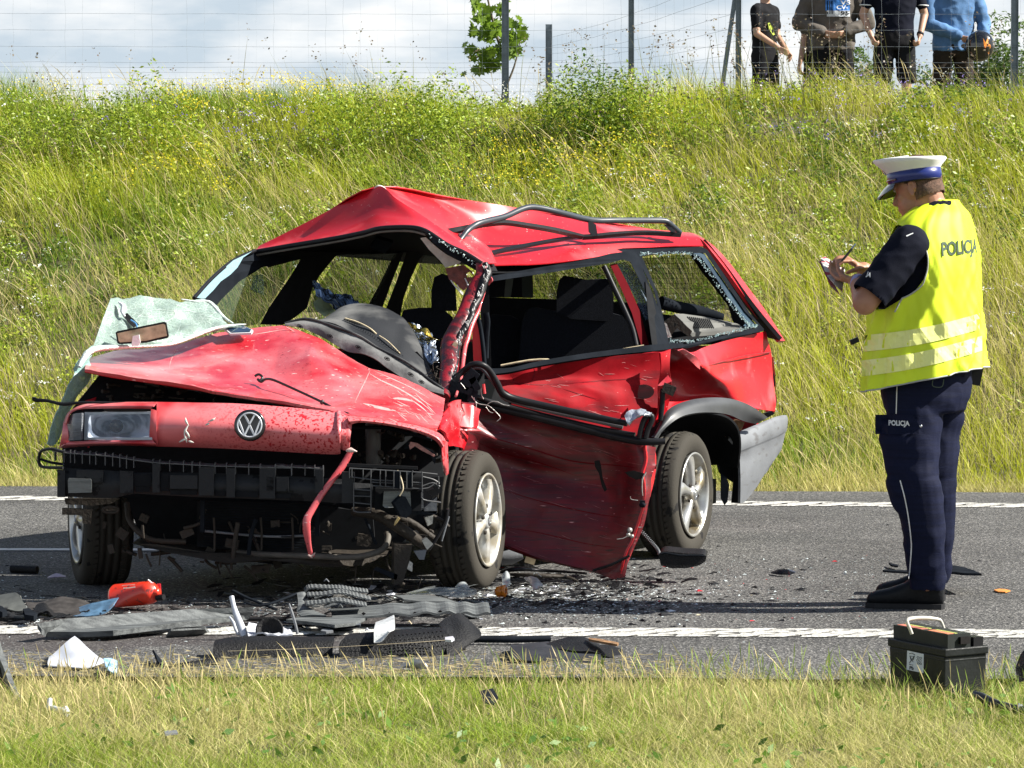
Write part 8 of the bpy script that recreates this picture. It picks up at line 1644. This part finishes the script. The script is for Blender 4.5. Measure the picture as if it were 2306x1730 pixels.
# beside the near wheel and below the door
mb = MB(); c0 = P(*ZJ(480,492)[0], 15.0); c0.z = .035; lathe_mesh(mb, [(-.03, .001), (-.03, .010), (-.02, .022), (.0, .024), (.004, .020), (.006, .026), (.016, .026), (.018, .012)], c0, (.9, -.35, .1), 20); single('indicator_bulb', mb, mat('amber_plastic', (.80, .26, .02), .2, coat=.6, trans=.3), 'amber indicator bulb lying beside the front wheel', 'bulb')
stand_piece('clear_shard', [up(ZJ(480,430, 518,392, 545,420), [15.1]*3), up(ZJ(490,520, 520,525, 552,500), [15.0]*3)], m_clear, 'pointed clear shard standing behind the amber bulb', 'lens', .003)
stand_piece('torn_bracket', [up(ZJ(665,450, 720,430, 750,440), [15.0]*3), up(ZJ(720,500, 760,490, 818,498), [14.85]*3), up(ZJ(740,540, 780,535, 810,520), [14.8]*3)], m_pale, 'pale torn metal bracket on the road before the open door', 'bracket', .006, dent=.01, ds=30)
mb = MB(); tube_mesh(mb, [P(*ZJ(740,420)[0], 15.0), P(*ZJ(770,405)[0], 15.0), P(*ZJ(808,440)[0], 15.0)], .002, n=4); single('bent_wire', mb, m_pale, 'short bent wire over the pale bracket', 'wire')
mb = MB(); tube_mesh(mb, [G(*ZJ(480,400)[0], .03), G(*ZJ(600,375)[0], .05), G(*ZJ(800,385)[0], .03), G(*ZJ(1180,410)[0], .03)], [.012, .02, .016, .010], n=6, sub=3, flat=((0, 0, 1), .5)); single('rubber_strip', mb, m_rub, 'long black rubber strip under the front edge of the door', 'rubber strip')
mb = MB(); tube_mesh(mb, [G(*ZJ(560,420)[0], .03), G(*ZJ(760,430)[0], .04), G(*ZJ(1000,440)[0], .03), G(*ZJ(1110,475)[0], .02)], [.014, .02, .018, .006], n=6, sub=3, flat=((0, 0, 1), .5)); single('rubber_strip', mb, m_dblack, 'second dull strip just nearer than the long rubber strip', 'rubber strip')
mb = MB(); tube_mesh(mb, [P(*ZJ(470,290)[0], 16.2), P(*ZJ(560,275)[0], 16.2), P(*ZJ(650,255)[0], 16.2)], [.03, .034, .02], n=10); single('pale_tube', mb, m_grey, 'pale grey tube behind the front wheel under the car', 'tube')
mb = MB(); box_mesh(mb, P(*ZJ(715,300)[0], 16.0), .045, .04, .03, Matrix.Rotation(.3, 3, 'Y')); single('small_block', mb, m_tan, 'small tan block under the sill behind the front wheel', 'block')
# door mirror shell with coiled cable
ms = MB(); a_, b_ = G(*ZJ(1790,330)[0]), G(*ZJ(2170,330)[0]); mid_ = (a_ + b_) / 2
o_ = [];
for (x_, y_) in ZJ(1782,262, 1810,232, 1850,228, 2000,245, 2150,250, 2180,270, 2172,310, 2120,345, 2020,368, 1890,370, 1800,345): o_.append(P(x_, y_, 15.72))
poly_mesh(ms, o_, thick=.10, d=(.1, 1, .15)); mo = single('mirror_shell', ms, m_bblk, 'black door mirror shell lying before the rear wheel', 'car mirror'); bv_ = mo.modifiers.new('bevel', 'BEVEL'); bv_.width = .012; bv_.segments = 3
mb = MB(); tube_mesh(mb, up(ZJ(1800,250, 1830,240, 1960,262, 2130,262, 2165,268), 15.72), .004, n=6); single('grey_rim_strip', mb, m_dgrey, 'grey rim along the top of the black mirror shell', 'rim')
q0, q1 = P(*ZJ(1640,62)[0], 15.8), P(*ZJ(1785,250)[0], 15.75); mb = MB(); hx = []; dd = (q1 - q0); u_ = dd.cross(Vector((0, 1, 0))).normalized()
for i in range(190): t = i / 189; hx.append(q0 + dd * t + Vector((.025 * sin(pi * t), 0, -.02 * sin(pi * t))) + u_ * (.0065 * cos(t * 150)) + Vector((0, .0065 * sin(t * 150), 0)))
tube_mesh(mb, hx, .0017, n=4); single('coiled_cable', mb, m_grey, 'coiled pale cable hanging from the door to the mirror shell', 'cable')
# rubber mats and rod at the verge edge
stand_piece('rubber_mat', [up(ZJ(560,1005, 740,985, 900,975, 1100,985, 1270,1000), [13.1,13.15,13.2,13.2,13.2]), up(ZJ(545,1040, 760,1035, 950,1045, 1130,1060, 1300,1075), [12.9,12.92,12.95,12.95,12.95]), up(ZJ(560,1110, 760,1140, 950,1190, 1130,1180, 1290,1110), [12.72,12.72,12.7,12.7,12.75])], m_rubber, 'dark rubber mat folded flat at the edge of the pavement', 'rubber mat', .012, dent=.006)
stand_piece('rubber_mat', [up(ZJ(880,985, 1000,945, 1150,955, 1300,1000, 1440,1020, 1550,1080), [13.15]*6), up(ZJ(760,1040, 900,1045, 1100,1045, 1250,1075, 1420,1110, 1555,1145), [12.95,12.95,12.93,12.9,12.88,12.85])], m_bblk, 'second rubber sheet arched over the first mat', 'rubber mat', .010, dent=.01)
flat_piece('brown_strip', ZJ(1200,945, 1300,955, 1450,985, 1440,1000, 1300,975, 1200,955), m_rust, 'thin brown strip behind the rubber sheets', 'strip', .05, .008)
mb = MB(); tube_mesh(mb, [G(*ZJ(250,958)[0], .02), G(*ZJ(560,960)[0], .02), G(*ZJ(880,952)[0], .02)], .018, n=8, flat=((0, 0, 1), .7)); single('dark_rod', mb, m_dgrey, 'dark straight rod between the bumper end and the rubber mats', 'rod')
# strips behind the policeman
stand_piece('flat_strip', [up(ZK(1050,118, 1300,125, 1560,128), [15.35,15.3,15.3]), up(ZK(1055,128, 1300,140, 1560,150), [15.2]*3)], m_dgrey, 'flat dark strip in front of the policeman boots, left end', 'strip', .008)
stand_piece('flat_strip', [up(ZK(1500,90, 1620,85, 1720,100, 1780,120, 1860,150), [15.6,15.55,15.5,15.4,15.2]), up(ZK(1500,140, 1620,140, 1700,150, 1780,152, 1855,152), [15.2]*5)], m_dgrey, 'pair of dark flat strips lying right of the policeman trousers', 'strip', .01)
flat_piece('wood_chip', ZK(1100,60, 1150,75, 1180,80, 1175,90, 1120,82), m_dgrey, 'small dark chip left of the policeman legs', 'chip', .02, .008)
flat_piece('orange_scrap', ZK(1965,285, 2010,276, 2060,280, 2100,290, 2060,302, 2000,300), mat('orange_scrap', (.75, .28, .05), .5, var=.3, vs=60), 'flat orange scrap on the road at the right', 'scrap', .008, .005)
flat_piece('blue_black_shard', ZK(130,140, 190,118, 280,116, 335,135, 290,155, 190,152), mat('slate_shard', (.05, .06, .09), .4, var=.4), 'blue black plastic shard on the road right of the car', 'plastic piece', [.01, .03, .035, .02, .01, .01], .006)
for i, (x_, y_, w_, lb) in enumerate(((1995, 855, 40, 'black lump sitting on the white edge line'), (1082, 890, 28, 'small black nut shaped lump on the edge line'), (1000, 740, 26, 'black lump just behind the edge line'), (700, 782, 46, 'flat black lump near the policeman shadow edge'), (1780, 820, 44, 'dark flat chip behind the lump on the line'), (1810, 725, 50, 'cluster of dark chips at the end of the shadow'), (2090, 700, 50, 'grey flake at the right end of the debris'), (1790, 480, 70, 'jagged dark fragment below the mirror shell'), (880, 925, 22, 'little black chip between line and rod'))):
    c = G(*ZJ(x_, y_)[0]); r_ = w_ * .2712 * .5 * c.y / FPX; mb = MB(); pts_ = [c + Vector((r_ * cos(t) * random.uniform(.6, 1.1), r_ * .8 * sin(t) * random.uniform(.6, 1.1), random.uniform(.3, .9) * r_)) for t in np.linspace(0, 2 * pi, 8)[:-1]]
    poly_mesh(mb, pts_, thick=r_ * .6, d=(0, 0, -1)); single('debris_lump', mb, m_bblk if i != 6 else m_grey, lb, 'debris')
# right edge things
stand_piece('black_hood_piece', [up(ZK(2140,925, 2160,870, 2200,790, 2290,740), [12.0]*4), up(ZK(2140,928, 2180,920, 2230,890, 2300,860), [11.9]*4)], m_bblk, 'black curved piece entering at the right picture edge', 'black object', .05)
trp = thing('tripod_leg', P(*ZK(2100,1240)[0], 11.25), 'black folded tripod leg lying in the grass at the right edge', 'tripod')
tubo('leg', up(ZK(1805,1140, 1860,1165, 1950,1210, 2060,1245, 2160,1270, 2300,1290), [11.35,11.32,11.28,11.25,11.22,11.18]), [.010,.014,.013,.013,.014,.014], m_rod, trp, n=8, sub=2); tubo('collar', up(ZK(2150,1262, 2185,1275), 11.22), .018, m_grey, trp, n=10); tubo('joint', up(ZK(1880,1180, 1900,1215, 1960,1220), 11.31), .014, m_rod, trp, n=8)
for x_, y_ in ((1180, 1310),):
    pass
flat_piece('clear_scrap', [(1080, 1556), (1110, 1550), (1122, 1570), (1112, 1585), (1090, 1580)], m_dgrey, 'crumpled dark scrap in the near verge grass right of centre', 'scrap', [.05, .055, .03, .02, .03], .006)
flat_piece('pale_strip', [(370, 1646), (398, 1644), (400, 1650), (372, 1653)], m_grey, 'short pale strip in the near verge grass at the left', 'scrap', .04, .006)
# battery
bat = thing('car_battery', G(*ZK(1450,1080)[0]), 'black car battery with a raised handle standing on the grass verge', 'car battery')
YL, YM, YR = 12.02, 11.69, 11.80     # left-back corner, near corner, right corner
cl0, cm0, cr0 = P(1998, 1545, YL), P(2128, 1560, YM), P(2226, 1555, YR); 
for v in (cl0, cm0, cr0): v.z = .0
zt = P(*ZK(1575,775)[0], YM).z; d1 = (cl0 - cm0); d2 = (cr0 - cm0); cbk = cl0 + d2
def bx(mb, s0, s1, z0, z1, e=0.):
    c = (cl0 + cr0) / 2; base_ = [cm0, cl0, cbk, cr0]; q = [c + (v - c) * s0 + Vector((0, 0, z0)) for v in base_]; q2 = [c + (v - c) * s1 + Vector((0, 0, z1)) for v in base_]
    mb.add(q + q2, [[0, 1, 2, 3][::-1], [4, 5, 6, 7], [0, 1, 5, 4], [1, 2, 6, 5], [2, 3, 7, 6], [3, 0, 4, 7]], False)
mb = MB(); bx(mb, .93, .96, 0, zt * .84); bx(mb, 1.0, 1.0, zt * .84, zt); bx(mb, .97, .95, zt * .74, zt * .80); cs_ = mb.build('case', mat('battery_case', (.018, .020, .020), .42, var=.35, vs=9, bump=.15, bs=60), bat); bvm = cs_.modifiers.new('bevel', 'BEVEL'); bvm.width = .004; bvm.segments = 2
cbv = bvh_of(mb.v, mb.f)
# upper deck with its caps and label
def bl(u, v, z): return cm0 + d1 * u + d2 * v + Vector((0, 0, z))
mb = MB(); zz = zt + .045
def deck(mb, u0, u1, v0, v1, z0, z1): q = [bl(u0, v0, z0), bl(u1, v0, z0), bl(u1, v1, z0), bl(u0, v1, z0)]; mb.add(q + [p + Vector((0, 0, z1 - z0)) for p in q], [[3, 2, 1, 0], [4, 5, 6, 7], [0, 1, 5, 4], [1, 2, 6, 5], [2, 3, 7, 6], [3, 0, 4, 7]], False)
deck(mb, .03, .97, .10, .62, zt, zz); mb.build('lid', mat('battery_lid', (.03, .034, .032), .5, var=.3, vs=12), bat)
for (u0, u1, m_) in ((.06, .40, mat('orange_label', (.70, .24, .12), .5, var=.3, vs=30)), (.50, .93, mat('red_label', (.62, .20, .14), .5, var=.3, vs=30))):
    mb = MB(); deck(mb, u0, u1, .13, .28, zz, zz + .0015); mb.build('top_label', m_, bat)
for (u0, u1) in ((.06, .40), (.50, .93)): mb = MB(); deck(mb, u0, u1, .30, .36, zz, zz + .0015); mb.build('top_label', mat('yellow_green_label', (.45, .50, .12), .5), bat)
mb = MB(); deck(mb, .02, .16, .68, .9, zt, zt + .03); mb.build('terminal_cover', m_rub, bat)
mb = MB(); deck(mb, -.005, .03, .35, .56, zt + .012, zt + .035); mb.build('terminal_slot', m_scar, bat)
tubo('handle', [P(*q, y) for q, y in zip(ZK(1290,650, 1275,610, 1250,540, 1300,522, 1400,518, 1500,528, 1530,545, 1555,608), [11.86,11.86,11.86,11.88,11.90,11.92,11.93,11.94])], [.006,.006,.006,.007,.007,.006,.005,.005], mat('beige_handle', (.60, .57, .50), .45, var=.15), bat, n=8, sub=3)
gq = ZK(1252,785, 1388,815, 1385,972, 1246,942); decal('sticker', gq, [[0, 1, 2, 3]], cbv, mat('white_sticker', (.66, .70, .76), .6, var=.1), bat, .002)
def dl(pts, w=.6):
    v2 = []; q = np.array(pts, float); g_ = np.gradient(q, axis=0); g_ /= np.linalg.norm(g_, axis=1, keepdims=True) + 1e-9
    for p_, d_ in zip(q, g_): v2 += [(p_[0] - d_[1] * w, p_[1] + d_[0] * w), (p_[0] + d_[1] * w, p_[1] - d_[0] * w)]
    decal('sticker_mark', v2, [[2 * i, 2 * i + 1, 2 * i + 3, 2 * i + 2] for i in range(len(q) - 1)], cbv, m_navy, bat, .004)
dl(ZK(1268,812, 1290,806, 1315,822)); dl(ZK(1272,830, 1300,880)); dl(ZK(1310,830, 1268,890)); dl(ZK(1275,830, 1310,835, 1300,862, 1280,860, 1275,830)); dl(ZK(1268,900, 1300,905))
for (a, b) in ((1340, 842), (1362, 848), (1336, 865), (1358, 870), (1342, 890), (1362, 894)): dl([(ZK(a, b)[0][0] + 2.4 * cos(t), ZK(a, b)[0][1] + 2.4 * sin(t)) for t in np.linspace(0, 2 * pi, 9)], .4)
letters('sticker_letters', 'Pb', [ZK(1270,942)[0], ZK(1304,946)[0], ZK(1304,916)[0], ZK(1270,912)[0]], cbv, m_navy, bat, .02, .004)

# ------------------------------------------------------------ uncountable crumbs of glass and plastic on the asphalt
def crumbs(name, n, fx, m, size, label, hz=.6):
    V = []; Fc = []
    for i in range(n):
        x, y = fx(); c = G(x, y, .0); s_ = random.uniform(*size) * (1 if random.random() < .9 else 2.2); a = random.uniform(0, 3.14); k = len(V); h = s_ * hz * random.uniform(.3, 1)
        for j in range(3):
            t = a + j * 2.1 + random.uniform(-.4, .4); r_ = s_ * random.uniform(.5, 1.1); V.append((c.x + r_ * cos(t), c.y + r_ * sin(t), .001)); 
        V.append((c.x + random.uniform(-.3, .3) * s_, c.y + random.uniform(-.3, .3) * s_, h)); Fc += [[k, k + 1, k + 3], [k + 1, k + 2, k + 3], [k + 2, k, k + 3]]
    return meshobj(name, V, Fc, m, kind='stuff', label=label, cat='debris')
def near_wreck():
    r = random.random()
    if r < .45: return random.gauss(1290, 170), random.gauss(1348, 24)
    if r < .7: return random.uniform(20, 700), random.gauss(1395, 22)
    if r < .85: return random.uniform(1100, 2000), 1250 + abs(random.gauss(0, 75))
    return random.uniform(0, 1100), random.gauss(1340, 45)
def clampy(f, lo=1180, hi=1478):
    def g():
        x, y = f(); return x, min(hi, max(lo, y))
    return g
crumbs('glass_fragments', 5200, clampy(near_wreck), mat('glass_bits', (.66, .74, .74), .15, coat=.5, var=.3), (.0022, .0065), 'white and clear glass crumbs strewn over the asphalt')
crumbs('plastic_fragments', 1500, clampy(near_wreck), m_bblk, (.004, .013), 'black plastic crumbs strewn over the asphalt', .5)
crumbs('scattered_grit', 520, lambda: (random.uniform(0, 2306), random.uniform(1160, 1400)), m_bblk, (.003, .010), 'dark grit scattered across the road lane', .4)
def slivers(name, n, fx, m, label, L0=(.02, .09), lift=.03):
    t = MB()
    for i in range(n):
        x, y = fx(); c = G(x, y, 0); c.z = random.uniform(.004, lift); a = random.gauss(0, .5); l = random.uniform(*L0); d_ = Vector((cos(a), sin(a), random.uniform(-.25, .35))); w_ = Vector((-sin(a), cos(a), random.uniform(-.3, .5))) * random.uniform(.003, .014)
        p0, p1, p2 = c - d_ * l * .5, c + Vector((0, 0, random.uniform(-.2, .3) * l * .4)), c + d_ * l * .5
        for p_ in (p0, p1, p2): p_.z = max(.002, p_.z)
        u_ = Vector((0, 0, .003)); t.add([p0 - w_ * .6, p0 + w_ * .3, p1 + w_, p1 - w_, p2 + w_ * .2, p2 - w_ * random.uniform(0, 1), p0 - w_ * .6 - u_, p1 - w_ - u_, p2 - u_], [[0, 3, 2, 1], [3, 5, 4, 2], [6, 7, 3, 0], [7, 8, 5, 3]], False)
    return t.build(name, m, kind='stuff', label=label, cat='debris')
heap = lambda: (random.uniform(480, 1090), random.gauss(1368, 26))
slivers('plastic_slivers', 170, clampy(heap, 1310, 1425), m_bblk, 'black plastic slivers through the wreckage heap'); slivers('grey_slivers', 90, clampy(heap, 1310, 1425), m_wgrey, 'grey plastic slivers through the wreckage heap'); slivers('pale_slivers', 30, clampy(heap, 1320, 1425), m_frost, 'pale slivers through the wreckage heap', (.01, .04))
slivers('left_slivers', 90, clampy(lambda: (random.uniform(0, 420), random.gauss(1385, 22)), 1330, 1440), m_bblk, 'black plastic slivers among the pieces at the left'); slivers('door_slivers', 110, clampy(lambda: (random.gauss(1270, 130), random.gauss(1325, 22)), 1285, 1380), m_bblk, 'black slivers under the open door')
crumbs('plastic_shards', 260, clampy(lambda: (random.gauss(1300, 200), random.gauss(1335, 28))), m_bblk, (.012, .034), 'larger black plastic splinters around the foot of the open door', .35)
crumbs('clear_shards', 90, clampy(lambda: (random.gauss(1230, 130), random.gauss(1338, 18))), m_frost, (.008, .020), 'pale lens splinters by the near front wheel', .4)
crumbs('tan_fragments', 160, clampy(near_wreck), mat('tan_bits', (.60, .50, .34), .7, var=.3), (.004, .010), 'tan splinters among the wreckage', .4)
crumbs('red_fragments', 60, clampy(lambda: (random.gauss(1450, 250), random.gauss(1310, 45))), m_red, (.004, .009), 'red paint chips on the asphalt', .4)
